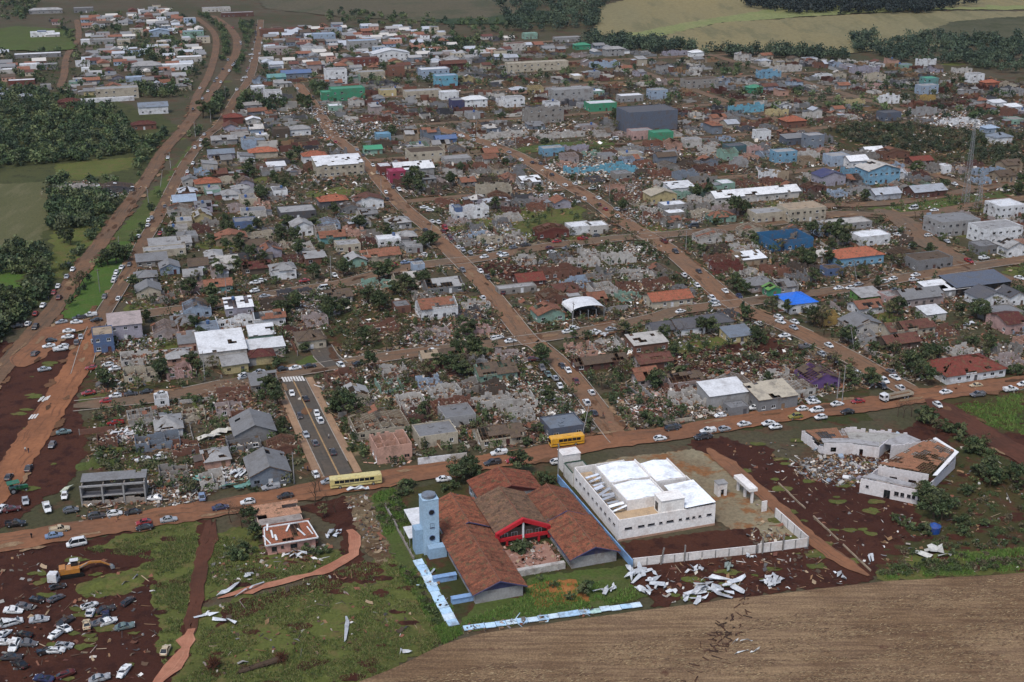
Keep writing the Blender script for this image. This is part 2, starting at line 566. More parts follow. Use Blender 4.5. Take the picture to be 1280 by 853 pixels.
def sheet(poly, z, step=None, amp=1.0, seed=0.0, cell=None):
	"""verts, faces of a sheet with an uneven edge, draped on the land"""
	far = max(p.y for p in poly)
	step = step or max(.8, far / 450)
	e = jitter_edge(poly, step, amp, seed)
	if far < 1150:
		o = [(p.x, p.y, z) for p in e]
		vs, es, fs, *_ = delaunay_2d_cdt([Vector((p[0], p[1])) for p in o], [], [list(range(len(o)))], 1, 1e-4)
	else:
		cell = cell or 25.0
		pts = [Vector((p.x, p.y)) for p in e]
		x0, x1 = min(p.x for p in e), max(p.x for p in e)
		y0, y1 = min(p.y for p in e), max(p.y for p in e)
		n = len(pts)
		yy = y0
		while yy < y1:
			xx = x0
			while xx < x1:
				q = (xx + cell * .3 * math.sin(yy), yy)
				c = False
				for i in range(n):
					a, b = pts[i], pts[i - 1]
					if (a.y > q[1]) != (b.y > q[1]) and q[0] < (b.x - a.x) * (q[1] - a.y) / (b.y - a.y) + a.x:
						c = not c
				if c:
					pts.append(Vector(q))
				xx += cell
			yy += cell
		vs, es, fs, *_ = delaunay_2d_cdt(pts, [], [list(range(n))], 1, 1e-3)
		z = max(z, .35 + z * 6)
	v = [(p.x, p.y, hz(p.x, p.y) + z) for p in vs]
	f = []
	for t in fs:
		a, b, c = (Vector(v[i]) for i in t[:3])
		f.append(tuple(t) if (b - a).cross(c - a).z > 0 else tuple(reversed(t)))
	return v, f

SHEETZ = [.06]
def area(name, pxs, mat, amp=1.0, label=None, z=None, seed=None, kind='structure', tile=0):
	SHEETZ[0] += .0041
	v, f = sheet([TP(tile, *p) for p in pxs], z or SHEETZ[0], amp=amp, seed=seed or R.random() * 50)
	me = bpy.data.meshes.new(name)
	me.from_pydata(v, [], f)
	me.materials.append(mat)
	return tag(link(name, me), kind=kind, label=label)

# far farmland
area('fallow_field', [(300, -40), (700, -40), (650, 2), (674, 14), (600, 24), (520, 27), (425, 22), (330, 11)], M_FALLOW, 2, 'grey brown fallow field along the top edge behind the town')
area('crop_field', [(525, 25), (600, 24), (674, 14), (704, 16), (712, 26), (640, 31), (560, 31)], M_DARKCROP, 2, 'narrow dark green crop strip below the fallow field')
area('stubble_field', [(740, 44), (752, 8), (806, -8), (1010, -40), (1010, 10), (965, 16), (900, 30), (800, 50)], M_TAN, 3, 'pale terraced stubble field on the far slope')
area('crop_strip', [(760, 44), (800, 41), (880, 25), (960, 13), (1290, 4), (1290, 12), (1000, 22), (905, 29), (830, 45), (792, 54), (770, 51)], M_CROPG, 2, 'bright green strip curving between the pale fields')
area('stubble_field', [(792, 54), (830, 45), (905, 29), (1000, 23), (1300, 14), (1300, 48), (1200, 58), (1120, 62), (1050, 68), (960, 64), (870, 66)], M_TAN, 3, 'wide tan stubble field behind the ruined quarter')
area('stubble_field', [(1010, 4), (1100, -5), (1200, -40), (1300, -40), (1300, 6), (1150, 12)], M_TAN, 3, 'tan stubble field behind the far pine woods')
area('pasture', [(1125, 48), (1190, 29), (1300, 20), (1300, 56), (1180, 58)], M_OLIVE, 3, 'dark olive pasture on the far right slope')
area('pasture', [(-20, 40), (20, 34), (90, 38), (95, 62), (60, 66), (-20, 62)], M_LUSH, 2, 'green pasture on the upper left edge of town')
# left countryside
area('woodland_floor', [(-60, 110), (120, 118), (215, 150), (222, 168), (180, 225), (140, 270), (90, 330), (50, 385), (0, 430), (-60, 470)], M_MEAD, 3, 'dark weedy ground under the woodland west of the highway')
area('crop_field', [(-60, 234), (20, 230), (66, 227), (68, 245), (58, 285), (40, 322), (-60, 330)], M_CROPL, 1.5, 'pale fallow crop field at the left edge')
area('meadow', [(70, 205), (120, 200), (170, 197), (160, 212), (100, 225), (72, 222)], M_GRASS, 2, 'rough grass clearing inside the left woodland')
area('meadow', [(-40, 340), (22, 336), (30, 350), (14, 380), (-40, 395)], M_BRIGHT, 2, 'green meadow below the pale field')
area('meadow', [(70, 290), (130, 280), (120, 300), (80, 345), (55, 350), (60, 320)], M_GRASS, 2, 'grassy slope beside the highway')
area('median_lawn', [(74, 396), (90, 370), (104, 340), (130, 308), (170, 298), (160, 330), (145, 358), (120, 392), (100, 402)], M_BRIGHT, 1.0, 'bright green lawn between highway and frontage road')
area('median_strip', [(134, 305), (160, 275), (190, 240), (220, 205), (236, 185), (246, 178), (228, 205), (205, 240), (188, 275), (172, 300)], M_LUSH, 1.0, 'long grassy strip between highway and frontage road')
# lower left
area('red_soil', [(-60, 690), (110, 675), (180, 662), (262, 650), (262, 700), (255, 760), (225, 870), (-60, 900)], M_RED, 1.5, 'dark red bare soil of the wreck yard')
area('red_soil', [(-40, 430), (40, 428), (100, 415), (118, 430), (104, 470), (96, 505), (110, 560), (90, 600), (40, 640), (-60, 690)], M_RED, 1.5, 'bare red ground along the dirt road at the left')
area('grass_field', [(118, 686), (150, 670), (200, 655), (248, 650), (247, 700), (238, 755), (228, 805), (205, 832), (196, 800), (194, 765), (190, 722), (160, 742), (110, 748), (94, 738), (120, 722), (150, 712), (195, 700), (190, 690)], M_GRASS, .9, 'rough green grass between the wreck yard and the track')
area('grass_field', [(266, 668), (300, 660), (322, 664), (330, 690), (395, 692), (428, 684), (436, 700), (405, 713), (340, 733), (280, 746), (252, 752), (256, 700)], M_GRASS, .9, 'grass round the pink farmhouse')
area('grass_field', [(248, 765), (300, 748), (350, 742), (400, 722), (450, 708), (490, 690), (530, 720), (575, 792), (540, 812), (470, 846), (436, 862), (420, 900), (190, 900), (220, 845), (238, 800)], M_GRASS, 1.2, 'wide rough grass field in the left foreground')
area('red_soil', [(285, 752), (340, 742), (440, 708), (480, 712), (470, 728), (400, 736), (350, 752), (300, 775), (268, 788)], M_RED, 1.0, 'muddy red patch crossing the grass field')
area('red_soil', [(300, 640), (330, 640), (440, 620), (452, 650), (440, 672), (458, 700), (440, 720), (428, 690), (418, 655), (380, 640), (330, 655)], M_RED, .8, 'churned red soil round the pink farmhouse')
area('gravel_strip', [(432, 622), (462, 618), (478, 650), (492, 694), (470, 712), (456, 690), (446, 655)], M_GRAVEL, .8, 'pale stony strip beside the grass bank')
area('grass_bank', [(462, 620), (494, 612), (520, 660), (545, 705), (578, 792), (555, 806), (535, 770), (500, 715), (480, 670)], M_LUSH, .8, 'steep strip of tall green grass outside the school wall')
# school yard
area('school_yard', [(493, 618), (600, 590), (700, 590), (726, 600), (812, 742), (790, 755), (580, 788), (530, 700)], M_WEED, .4, 'damp dark ground inside the school walls')
area('lawn', [(572, 783), (600, 752), (655, 748), (660, 722), (780, 708), (800, 730), (812, 746), (700, 772), (590, 790)], M_LUSH, .5, 'green lawn along the front of the school')
area('sand_patch', [(657, 733), (690, 727), (722, 725), (738, 752), (700, 758), (672, 762)], M_SAND, .5, 'orange sand play area on the school lawn')
# clinic lot and right side
area('red_soil', [(858, 556), (900, 545), (960, 560), (1000, 590), (1060, 570), (1180, 515), (1200, 505), (1300, 545), (1300, 700), (1130, 690), (1090, 728), (960, 742), (820, 760), (800, 735), (790, 705), (930, 680), (1010, 680)], M_RED, 1.5, 'broad dark red soil round the clinic and the ruin')
area('concrete_yard', [(720, 590), (760, 575), (868, 562), (915, 580), (1000, 668), (950, 680), (890, 650)], M_YARD, .5, 'pale concrete yard behind and beside the clinic')
area('red_soil', [(776, 679), (898, 664), (945, 660), (958, 682), (880, 694), (800, 708)], M_RED, .5, 'red soil strip between the clinic and its front wall')
area('scrub_ground', [(1150, 575), (1200, 545), (1300, 600), (1300, 722), (1095, 726), (1110, 690), (1150, 660)], M_WEED, 2, 'weedy overgrown ground behind the right-hand ruin')
area('grass_verge', [(1092, 727), (1120, 700), (1200, 690), (1300, 685), (1300, 716), (1200, 722)], M_GRASS, 1, 'rough grass strip along the edge of the straw field')
area('grass_field', [(1195, 508), (1230, 498), (1300, 488), (1300, 545), (1250, 540), (1215, 528)], M_WEED, 1.2, 'weedy field right of the crossroads')
area('bare_lot', [(820, 450), (850, 428), (960, 418), (1010, 452), (1040, 482), (960, 470), (880, 475), (836, 470)], M_RED, 1.5, 'bare reddish vacant lot beside the second street')
area('grass_lot', [(560, 285), (640, 262), (700, 250), (735, 262), (720, 285), (660, 300), (600, 300)], M_GRASS, 2, 'grassy vacant lot behind the row of white cars')
area('grass_lot', [(770, 455), (830, 425), (900, 420), (920, 430), (850, 445), (800, 470)], M_GRASS, 1.5, 'overgrown green lot behind the roofless lots')
area('grass_lot', [(640, 186), (700, 178), (770, 175), (770, 184), (690, 190), (640, 192)], M_LUSH, 1.5, 'narrow green playing field among ruined lots')
area('grass_lot', [(1080, 262), (1130, 257), (1190, 245), (1280, 236), (1270, 250), (1180, 260), (1120, 268)], M_LUSH, 1.2, 'green median of the cross-town avenue')
area('grass_lot', [(730, 320), (760, 300), (800, 330), (860, 350), (800, 362), (740, 352)], M_WEED, 1.5, 'weedy lot behind the long terracotta roof')
area('bare_lot', [(595, 333), (640, 325), (672, 335), (690, 350), (650, 352), (612, 345)], M_RED, 1.2, 'small bare red lot at the street corner')
area('grass_lot', [(372, 452), (392, 444), (412, 452), (402, 462), (372, 464)], M_LUSH, .5, 'small lawn beside the zebra crossing')
area('grass_lot', [(420, 345), (450, 352), (520, 370), (520, 430), (430, 440), (400, 420), (410, 380)], M_WEED, 1.5, 'overgrown hollow among fallen trees')
area('grass_lot', [(1000, 175), (1060, 152), (1180, 158), (1300, 168), (1300, 215), (1200, 205), (1120, 198), (1050, 190)], M_WEED, 2.5, 'scrubby green belt behind the blue barn')

def yard_patches():
	"""irregular lawns, weed beds and bare earth of the house lots"""
	vs, fs, ms = [], [], []
	n = 0
	placed = []
	for k in range(520):
		x, y = R.uniform(-40, 1320), 560 - 480 * R.random() ** 1.15
		if x < 110 and y > 140:
			continue
		if x > 560 and y > 520:
			continue
		p = P(x, y)
		r = R.uniform(3, 13)
		poly = []
		for i in range(7):
			t = i / 7 * 2 * math.pi
			poly.append(p + AX * (r * 1.3 * math.cos(t) * R.uniform(.6, 1.2)) + BX * (r * math.sin(t) * R.uniform(.6, 1.2)))
		if p.y > 1100:
			continue
		lv = 1 + max([l for q, rr, l in placed if (q - p).length < (r + rr) * 1.75 + 3], default=0)
		if lv > 9:
			continue
		placed.append((p, r, lv))
		v, f = sheet(poly, .0045 * lv, amp=.8, seed=k)
		o = len(vs)
		vs += v
		fs += [tuple(i + o for i in q) for q in f]
		ms += [R.choice((0, 0, 1, 1, 2, 2, 3))] * len(f)
		n += 1
	me = bpy.data.meshes.new('yard_ground')
	me.from_pydata(vs, [], fs)
	for m in (M_GRASS, M_WEED, M_WEED, M_GRAVEL):
		me.materials.append(m)
	me.polygons.foreach_set('material_index', ms)
	tag(link('yard_ground', me), kind='structure', label='patchy lawns, weeds and bare earth of the house lots')
yard_patches()

def ground_islands():
	for name, mat, lab, jobs in (('soil_patch', M_RED, 'small bare red patches worn into the grass', (([(110, 690), (248, 655), (240, 760), (205, 830), (195, 760)], 18), ([(250, 770), (400, 720), (490, 690), (540, 800), (440, 860), (210, 865)], 42), ([(262, 670), (430, 690), (405, 713), (255, 752)], 18), ([(1195, 508), (1290, 490), (1290, 545), (1215, 528)], 30), ([(1150, 575), (1290, 600), (1290, 715), (1100, 720)], 60))),
							 ('grass_patch', M_GRASS, 'small tufts of grass cover on the bare soil', (([(0, 700), (110, 690), (190, 760), (170, 850), (0, 850)], 34), ([(10, 470), (100, 440), (100, 560), (30, 640)], 26), ([(900, 560), (1100, 540), (1090, 720), (960, 690)], 50), ([(820, 700), (1060, 690), (1060, 730), (830, 755)], 24), ([(112, 560), (180, 555), (200, 600), (112, 625)], 20)))):
		vs, fs, placed = [], [], []
		for poly, k in jobs:
			xs, ys = [q[0] for q in poly], [q[1] for q in poly]
			for _ in range(k):
				x, y = R.uniform(min(xs), max(xs)), R.uniform(min(ys), max(ys))
				c = False
				for i in range(len(poly)):
					(a, b), (d, e) = poly[i], poly[i - 1]
					if (b > y) != (e > y) and x < (d - a) * (y - b) / (e - b) + a:
						c = not c
				if not c:
					continue
				p = P(x, y)
				r = R.uniform(.4, 1.7)
				lv = 1 + max([l for q, rr, l in placed if (q - p).length < (r + rr) * 2.2 + 1], default=0)
				placed.append((p, r, lv))
				pl = [p + Vector((r * 1.9 * math.cos(t) * R.uniform(.6, 1.2), r * math.sin(t) * R.uniform(.6, 1.2), 0)) for t in [q / 8 * 2 * math.pi for q in range(8)]]
				v, f = sheet(pl, SHEETZ[0] + .002 + .0041 * lv, step=.6, amp=.35, seed=len(placed))
				o = len(vs)
				vs += v
				fs += [tuple(i + o for i in q) for q in f]
		SHEETZ[0] += .0041 * (2 + max(l for _, _, l in placed))
		me = bpy.data.meshes.new(name)
		me.from_pydata(vs, [], fs)
		me.materials.append(mat)
		tag(link(name, me), kind='structure', label=lab)
ground_islands()

# the ploughed straw field, bottom right: real shallow furrows
def straw_field(L=.30):
	b = NB('straw_field', .95, .05)
	p = b.pos()
	n1 = b.noise(p, .03, 6, .6)
	n2 = b.noise(p, .5, 5, .7, (.10, 1.6, 1), -rad(14))
	n3 = b.noise(p, 2.2, 3, .7)
	n4 = b.noise(p, .09, 5, .7)
	c = b.mix(b.thresh(n2, .35, .65), S(112, 91, 72), S(140, 117, 90))
	c = b.mix(b.thresh(n1, .42, .62), c, b.mix(1.0, c, (.72, .68, .66, 1), 'MULTIPLY'))
	c = b.mix(b.thresh(n4, .62, .72), c, S(82, 56, 46))
	c = b.mix(b.thresh(n3, .35, .7), b.mix(1.0, c, g(.6), 'MULTIPLY'), c)
	b.col(c)
	b.bump(n3, .12)
	edge = [P(*q) for q in [(400, 880), (440, 856), (500, 832), (575, 799), (700, 778), (830, 760), (960, 744), (1090, 729), (1200, 722), (1320, 714)]]
	e = catmull(edge, 2.0)
	ax = Vector((math.cos(rad(14)), math.sin(rad(14)), 0))
	bx = Vector((-ax.y, ax.x, 0))
	prof = sorted((p.dot(ax), p.dot(bx)) for p in e)
	us = np.arange(prof[0][0], prof[-1][0] + 60, 1.6)
	top = np.interp(us, [q[0] for q in prof], [q[1] for q in prof])
	rows = 300
	v = np.zeros((len(us), rows, 3))
	for j in range(rows):
		d = j * .42
		wob = np.array([noise.noise((u / 9, j / 5, 3.3)) for u in us])
		ww = top * max(0, 1 - j / 90) + (top.mean() if False else 0) + np.interp(us, us, top) * min(1, j / 90) - d + (wob * .7 if j == 0 else wob * .12)
		v[:, j, 0] = us * ax.x + ww * bx.x
		v[:, j, 1] = us * ax.y + ww * bx.y
		zz = .085 + .05 * math.cos(j * math.pi) * (.6 + .4 * math.sin(j * .37))
		v[:, j, 2] = (zz + L + wob * .04) if j else .05
	n, m = len(us), rows
	idx = np.arange(n * m).reshape(n, m)
	F = np.stack([idx[:-1, :-1], idx[:-1, 1:], idx[1:, 1:], idx[1:, :-1]], -1).reshape(-1, 4)
	me = np_mesh('straw_field', v.reshape(-1, 3), F, b.m)
	tag(link('straw_field', me), kind='structure', label='brown ploughed field with straw rows in the right foreground')
straw_field()

# ------------------------------------------------------------------ roads
ROADS = []     # (points, half width)
def m_dirtroad(name, a, bb, rut):
	b = NB(name, .9, .12)
	uv = b.n('ShaderNodeTexCoord').outputs['UV']
	p = b.pos()
	n1 = b.noise(p, .06, 6, .65)
	n2 = b.noise(p, .7, 4, .7)
	n3 = b.noise(uv, 1.0, 5, .6, (9, .05, 1))
	c = b.mix(b.thresh(n1, .38, .64), SD(*a), SD(*bb))
	c = b.mix(b.thresh(n3, .52, .66), c, SD(*rut))
	c = b.mix(b.thresh(n2, .3, .75), c, b.mix(1.0, c, g(.75), 'MULTIPLY'))
	b.col(c)
	b.bump(n2, .05)
	return b.m
M_DIRT = m_dirtroad('dirt_road', (120, 86, 70), (106, 78, 66), (90, 70, 62))
M_HWY = m_dirtroad('highway_dust', (92, 76, 68), (104, 82, 70), (76, 68, 64))
M_TOWN = m_dirtroad('town_street', (106, 86, 76), (114, 88, 74), (86, 74, 68))
M_DIRTG = m_dirtroad('dusty_asphalt', (96, 84, 77), (104, 84, 74), (82, 75, 72))
M_ORANGE = m_dirtroad('orange_dirt', (130, 90, 70), (112, 78, 62), (98, 68, 56))
M_MUD = m_dirtroad('muddy_track', (80, 52, 45), (70, 47, 41), (60, 41, 38))
M_PINKMUD = m_dirtroad('wet_clay', (150, 108, 96), (132, 88, 78), (160, 122, 110))
M_ASPH = m_dirtroad('asphalt', (74, 72, 74), (82, 76, 74), (66, 64, 66))
M_PAVE = m_dirtroad('pavement', (140, 118, 104), (124, 104, 94), (112, 92, 80))
KERB = m_plain('kerb_concrete', S(146, 138, 128), .9, .1, .35, .8)
PAINTW = m_plain('road_paint_white', S(196, 192, 186), .7, .2, .3, 2)
PAINTY = m_plain('road_paint_yellow', S(150, 122, 86), .7, .2, .35, 1.2)

def ribbon(pts, w, z, rag=.5, seed=0.0, off=0.0, nc=6):
	v, f, uv = [], [], []
	s = 0
	for i, p in enumerate(pts):
		a = pts[max(0, i - 1)]
		b = pts[min(len(pts) - 1, i + 1)]
		t = (b - a).normalized()
		n = Vector((-t.y, t.x, 0))
		if i:
			s += (p - pts[i - 1]).length
		jl = rag * (noise.noise((p.x * .35, p.y * .35, seed)) + .6 * noise.noise((p.x * .08, p.y * .08, seed + 3)) + .45 * noise.noise((p.x * 1.1, p.y * 1.1, seed)))
		jr = rag * (noise.noise((p.x * .35, p.y * .35, seed + 9)) + .6 * noise.noise((p.x * .08, p.y * .08, seed + 5)) + .45 * noise.noise((p.x * 1.1, p.y * 1.1, seed + 4)))
		e = min(i, len(pts) - 1 - i)
		if rag > .3 and e < 4:
			jl -= w * (.36, .22, .11, .04)[e]
			jr -= w * (.36, .22, .11, .04)[e]
		for k in range(nc + 1):
			q = k / nc
			d = off + (-w / 2 - jl) * (1 - q) + (w / 2 + jr) * q
			pp = p + n * d
			v.append((pp.x, pp.y, hz(pp.x, pp.y) + z))
			uv.append((q, s))
	for i in range(len(pts) - 1):
		for k in range(nc):
			a = i * (nc + 1) + k
			f.append((a + nc + 1, a + nc + 2, a + 1, a))
	f = [tuple(reversed(q)) for q in f]
	return v, f, uv
def flip_up(v, f):
	a, b, c = (Vector(v[i]) for i in f[0][:3])
	return f if (b - a).cross(c - a).z > 0 else [tuple(reversed(q)) for q in f]

def road(name, px, w, mat, label, rag=.7, z=.004, kerb=0, pave=0, world=False):
	SHEETZ[0] += .0041
	pts = catmull([P(*p) if not world else p for p in px], max(2.0, 1.6 if not world else 4))
	ROADS.append((pts, w / 2 + (pave or .5)))
	zz = SHEETZ[0] + z if not world else z
	v, f, uv = ribbon(pts, w, zz, rag, len(ROADS) * 3.7)
	f = flip_up(v, f)
	me = bpy.data.meshes.new(name)
	me.from_pydata(v, [], f)
	me.materials.append(mat)
	ul = me.uv_layers.new(name='UVMap')
	idx = np.empty(len(me.loops), dtype=np.int32)
	me.loops.foreach_get('vertex_index', idx)
	ul.data.foreach_set('uv', np.array(uv, dtype=np.float32)[idx].ravel())
	tag(link(name, me), kind='structure', label=label)
	if pave:
		vs, fs, us = [], [], []
		for sgn in (-1, 1):
			v, f, uv = ribbon(pts, pave, zz + .1, .12, len(ROADS) * 1.3 + sgn, sgn * (w / 2 + .25 + pave / 2), 2)
			f = flip_up(v, f)
			o = len(vs)
			vs += v
			us += uv
			fs += [tuple(i + o for i in q) for q in f]
		me = bpy.data.meshes.new('pavement')
		me.from_pydata(vs, [], fs)
		me.materials.append(M_PAVE)
		ul = me.uv_layers.new(name='UVMap')
		idx = np.empty(len(me.loops), dtype=np.int32)
		me.loops.foreach_get('vertex_index', idx)
		ul.data.foreach_set('uv', np.array(us, dtype=np.float32)[idx].ravel())
		tag(link('pavement', me), kind='structure', label='earth-stained pavements along ' + label)
	if kerb:
		mb = MB()
		for sgn in (-1, 1):
			for i in range(0, len(pts) - 1):
				if noise.noise((pts[i].x * .05, pts[i].y * .05, sgn * 4.0)) > .28:
					continue        # buried under mud
				a, b = pts[i], pts[i + 1]
				t = (b - a).normalized()
				n = Vector((-t.y, t.x, 0))
				c = (a + b) / 2 + n * sgn * (w / 2 + .12)
				mb.box((c.x, c.y, hz(c.x, c.y) + zz + .05), ((b - a).length, .24, .16), math.atan2(t.y, t.x))
		tag(mb.build('kerb', [KERB]), kind='structure', label='pale concrete kerbs along ' + label)
	return pts

# quiet streets of the far town, parallel to the main grid
def grid_streets():
	o = P(672, 430)
	n = 0
	for k, d in enumerate((205, 300, 395, 500, 610, 730)):
		a, b = o + BX * d - AX * 30, o + BX * d + AX * (330 + 30 * k)
		if k in (0, 1, 2, 3, 4, 5):
			pts = [a.lerp(b, i / 6) + BX * (3 * math.sin(i * 1.3 + k)) for i in range(7)]
			road('back_street', pts, 7, M_DIRTG, ['first', 'second', 'third', 'fourth', 'fifth', 'sixth'][k] + ' dusty back street across the upper town', .8, .048, world=True)
	for k, d in enumerate((-95, 290, 385)):
		if not k:
			continue
		a, b = o + AX * d + BX * (60 if d < 0 else 40), o + AX * (d - 10) + BX * 620
		pts = [a.lerp(b, i / 6) for i in range(7)]
		road('side_street', pts, 7, M_DIRTG, ['western', 'eastern', 'easternmost'][k] + ' dusty street running up through the town', .8, .0525, world=True)
grid_streets()

HWY = road('highway', [(-60, 540), (6, 458), (36, 424), (70, 384), (97, 342), (129, 300), (150, 270), (183, 225), (204, 190), (225, 167), (244, 143), (262, 120), (277, 97), (294, 70), (296, 50), (286, 35), (266, 20)], 7.4, M_HWY, 'the dusty highway climbing along the left side', .6)
road('avenue', [(240, 146), (246, 122), (262, 92), (270, 60), (266, 40), (245, 22)], 6, M_HWY, 'the curved avenue at the top left', .5)
FRONT = road('frontage_road', [(101, 468), (114, 425), (128, 395), (148, 363), (169, 327), (179, 304), (194, 279), (215, 237), (234, 202), (258, 171), (276, 155), (298, 118), (312, 98), (322, 60), (326, 25)], 6.0, M_HWY, 'the frontage road beside the highway', .5, kerb=1)
road('hill_street', [(74, 112), (80, 95), (84, 70), (98, 48), (96, 25)], 5.5, M_HWY, 'the hillside street at the top left', .5)
road('dirt_road', [(-30, 640), (0, 615), (20, 580), (33, 560), (64, 514), (84, 480), (98, 455), (108, 432), (118, 412)], 9, M_ORANGE, 'the orange dirt road from the left edge to the junction', 1.0)
road('dirt_road', [(24, 460), (52, 432), (72, 414), (100, 408), (122, 402)], 11, M_DIRT, 'the dirt turning between highway and frontage road', 1.2)
S3 = road('dirt_street', [(150, 398), (200, 391), (250, 385), (312, 374), (372, 364), (430, 355), (493, 338), (545, 330), (600, 324), (671, 311), (760, 300), (837, 294), (912, 286), (1000, 275), (1060, 266)], 8.5, M_DIRTG, 'the third cross street', .8, kerb=1)
S2 = road('asphalt_street', [(92, 509), (150, 503), (211, 496), (280, 482), (345, 470), (440, 454), (520, 442), (600, 433), (664, 425), (700, 420), (760, 411), (820, 398), (851, 389), (925, 380), (985, 371), (1045, 364), (1111, 352), (1180, 340), (1300, 322)], 8, M_DIRTG, 'the second cross street', .6, kerb=1, pave=0)
ST1 = road('dirt_street', [(778, 553), (767, 540), (710, 467), (672, 432), (659, 425), (610, 364), (586, 338), (558, 310), (537, 287), (502, 258), (470, 221), (440, 190), (418, 171), (404, 150), (392, 132), (372, 105)], 7.4, M_TOWN, 'the first uphill street, from the yellow bus', .9, kerb=1)
ST2 = road('dirt_street', [(1150, 498), (1100, 470), (1057, 445), (985, 410), (921, 383), (870, 341), (832, 310), (776, 276), (740, 250), (692, 222), (645, 194), (594, 175), (540, 160)], 9.0, M_TOWN, 'the second uphill street, busy with cars', .9, kerb=1)
ST3 = road('dirt_street', [(1250, 352), (1200, 328), (1158, 302), (1130, 278), (1096, 262)], 12, M_DIRTG, 'the muddy street by the grey depot', 1.2)
AVE = road('avenue', [(1010, 270), (1060, 268), (1120, 270), (1180, 264), (1240, 254), (1300, 246)], 9, M_DIRTG, 'the avenue across the right of town', .5)
AVE2 = road('avenue', [(1020, 258), (1090, 256), (1150, 250), (1240, 234), (1300, 228)], 8, M_DIRTG, 'the upper lane of the right-hand avenue', .5)
road('dirt_lane', [(1300, 360), (1240, 346), (1190, 345)], 9, M_DIRTG, 'the dirt lane at the right edge', .8)
S1 = road('main_dirt_road', [(-60, 693), (0, 681), (100, 664), (175, 652), (250, 640), (330, 627), (400, 613), (520, 593), (640, 574), (700, 564), (760, 553), (860, 540), (960, 522), (1060, 510), (1140, 498), (1200, 489), (1320, 473)], 9.5, M_DIRT, 'the wide red dirt road across the foreground', 1.1)
ST0 = road('asphalt_side_street', [(424, 596), (412, 572), (394, 535), (379, 503), (366, 476)], 8.0, M_ASPH, 'the asphalt side street', .15, z=.03, kerb=1, pave=2.2)
road('short_street', [(420, 458), (408, 447), (400, 434)], 8, M_ASPH, 'the short asphalt stub past the crossing', .3, kerb=1)
road('track_rut', [(263, 650), (258, 668), (248, 710), (240, 756), (234, 798)], 2.0, M_MUD, 'the left wheel rut of the track through the grass', .9)
road('track_rut', [(270, 650), (266, 668), (256, 710), (248, 756), (241, 796)], 2.0, M_MUD, 'the right wheel rut of the track through the grass', .9)
road('clay_track', [(238, 788), (236, 802), (226, 822), (207, 843), (188, 868)], 4.0, M_PINKMUD, 'the wet clay end of the track', 1.6)
road('clay_path', [(436, 664), (444, 678), (440, 694), (418, 709), (380, 722), (340, 732), (300, 742), (272, 750)], 2.9, M_PINKMUD, 'the curved clay path round the pink farmhouse', 1.2)
road('dirt_road', [(884, 562), (920, 590), (965, 630), (1010, 672), (1050, 700), (1085, 722)], 4.6, M_DIRT, 'the orange track past the clinic', 1.0)
road('dirt_road', [(1160, 500), (1200, 525), (1260, 560), (1320, 600)], 9, M_MUD, 'the muddy track at the right edge', 1.2)

def markings():
	mb = MB()
	z = SHEETZ[0] + .05
	a, b = TP(7, 290, 185), TP(7, 402, 180)
	n = 8
	for i in range(n):
		p = a.lerp(b, (i + .5) / n)
		mb.box((p.x, p.y, z + .035), (.62, 4.2, .012), YAW + rad(2))
	tag(mb.build('zebra_crossing', [PAINTW]), kind='structure', label='white zebra stripes at the top of the asphalt side street')
	mb = MB()
	for q in ((195, 160), (205, 155), (215, 160), (225, 155), (235, 152), (150, 245), (163, 243), (177, 241)):
		p = TP(6, *q)
		mb.box((p.x, p.y, z + .03), (.55, 3.4, .012), YAW - .3)
	tag(mb.build('zebra_crossing', [PAINTW]), kind='structure', label='worn zebra stripes half buried in red dirt by the left road')
	mb = MB()
	for i in range(len(ST0) - 1):
		p, q = ST0[i], ST0[i + 1]
		c = (p + q) / 2
		mb.box((c.x, c.y, z + .035), ((q - p).length + .02, .42, .012), math.atan2(q.y - p.y, q.x - p.x))
	tag(mb.build('centre_line', [PAINTY]), kind='structure', label='dusty yellow centre line of the asphalt side street')
markings()

def mud_spill():
	vs, fs, mi = [], [], []
	k = 0
	for pts, hw in ROADS:
		if hw < 3.5:
			continue
		s_ = 0
		for i in range(1, len(pts) - 1):
			s_ += (pts[i] - pts[i - 1]).length
			if s_ < 6 or pts[i].y > 900:
				continue
			s_ = 0
			if R.random() < .3:
				continue
			d = (pts[i + 1] - pts[i - 1]).normalized()
			n = Vector((-d.y, d.x, 0)) * R.choice((-1, 1))
			ins = R.random() < .5
			c = pts[i] + n * (hw + R.uniform(-.4, 1.0) if not ins else R.uniform(.1, .8) * hw)
			a, b = R.uniform(2.0, 5.5), R.uniform(.5, 1.7)
			poly = [c + d * (a * math.cos(t) * R.uniform(.6, 1.2)) + n * (b * math.sin(t) * R.uniform(.6, 1.2)) for t in [q / 9 * 2 * math.pi for q in range(9)]]
			if n.dot(Vector((-d.y, d.x, 0))) < 0:
				poly.reverse()
			k += 1
			v, f = sheet(poly, SHEETZ[0] + .03 + .0023 * (k % 23), step=.9, amp=.35, seed=k)
			o = len(vs)
			vs += v
			fs += [tuple(q + o for q in t) for t in f]
			mi += [R.choice((0, 1, 2)) if ins else R.choice((0, 0, 2))] * len(f)
	me = bpy.data.meshes.new('mud_spill')
	me.from_pydata(vs, [], fs)
	me.materials.append(m_ground('mud_spill', (104, 78, 66), (96, 72, 60), (82, 62, 54), (112, 92, 80), .05, .4, 1.8))
	me.materials.append(m_ground('wet_mud', (74, 56, 48), (82, 62, 54), (66, 52, 46), None, .05, .4, 1.8))
	me.materials.append(m_ground('pale_dust', (128, 104, 90), (118, 98, 86), (138, 118, 104), None, .05, .4, 1.8))
	me.polygons.foreach_set('material_index', mi)
	tag(link('mud_spill', me), kind='structure', label='mud and dust washed over the edges of the streets')
mud_spill()

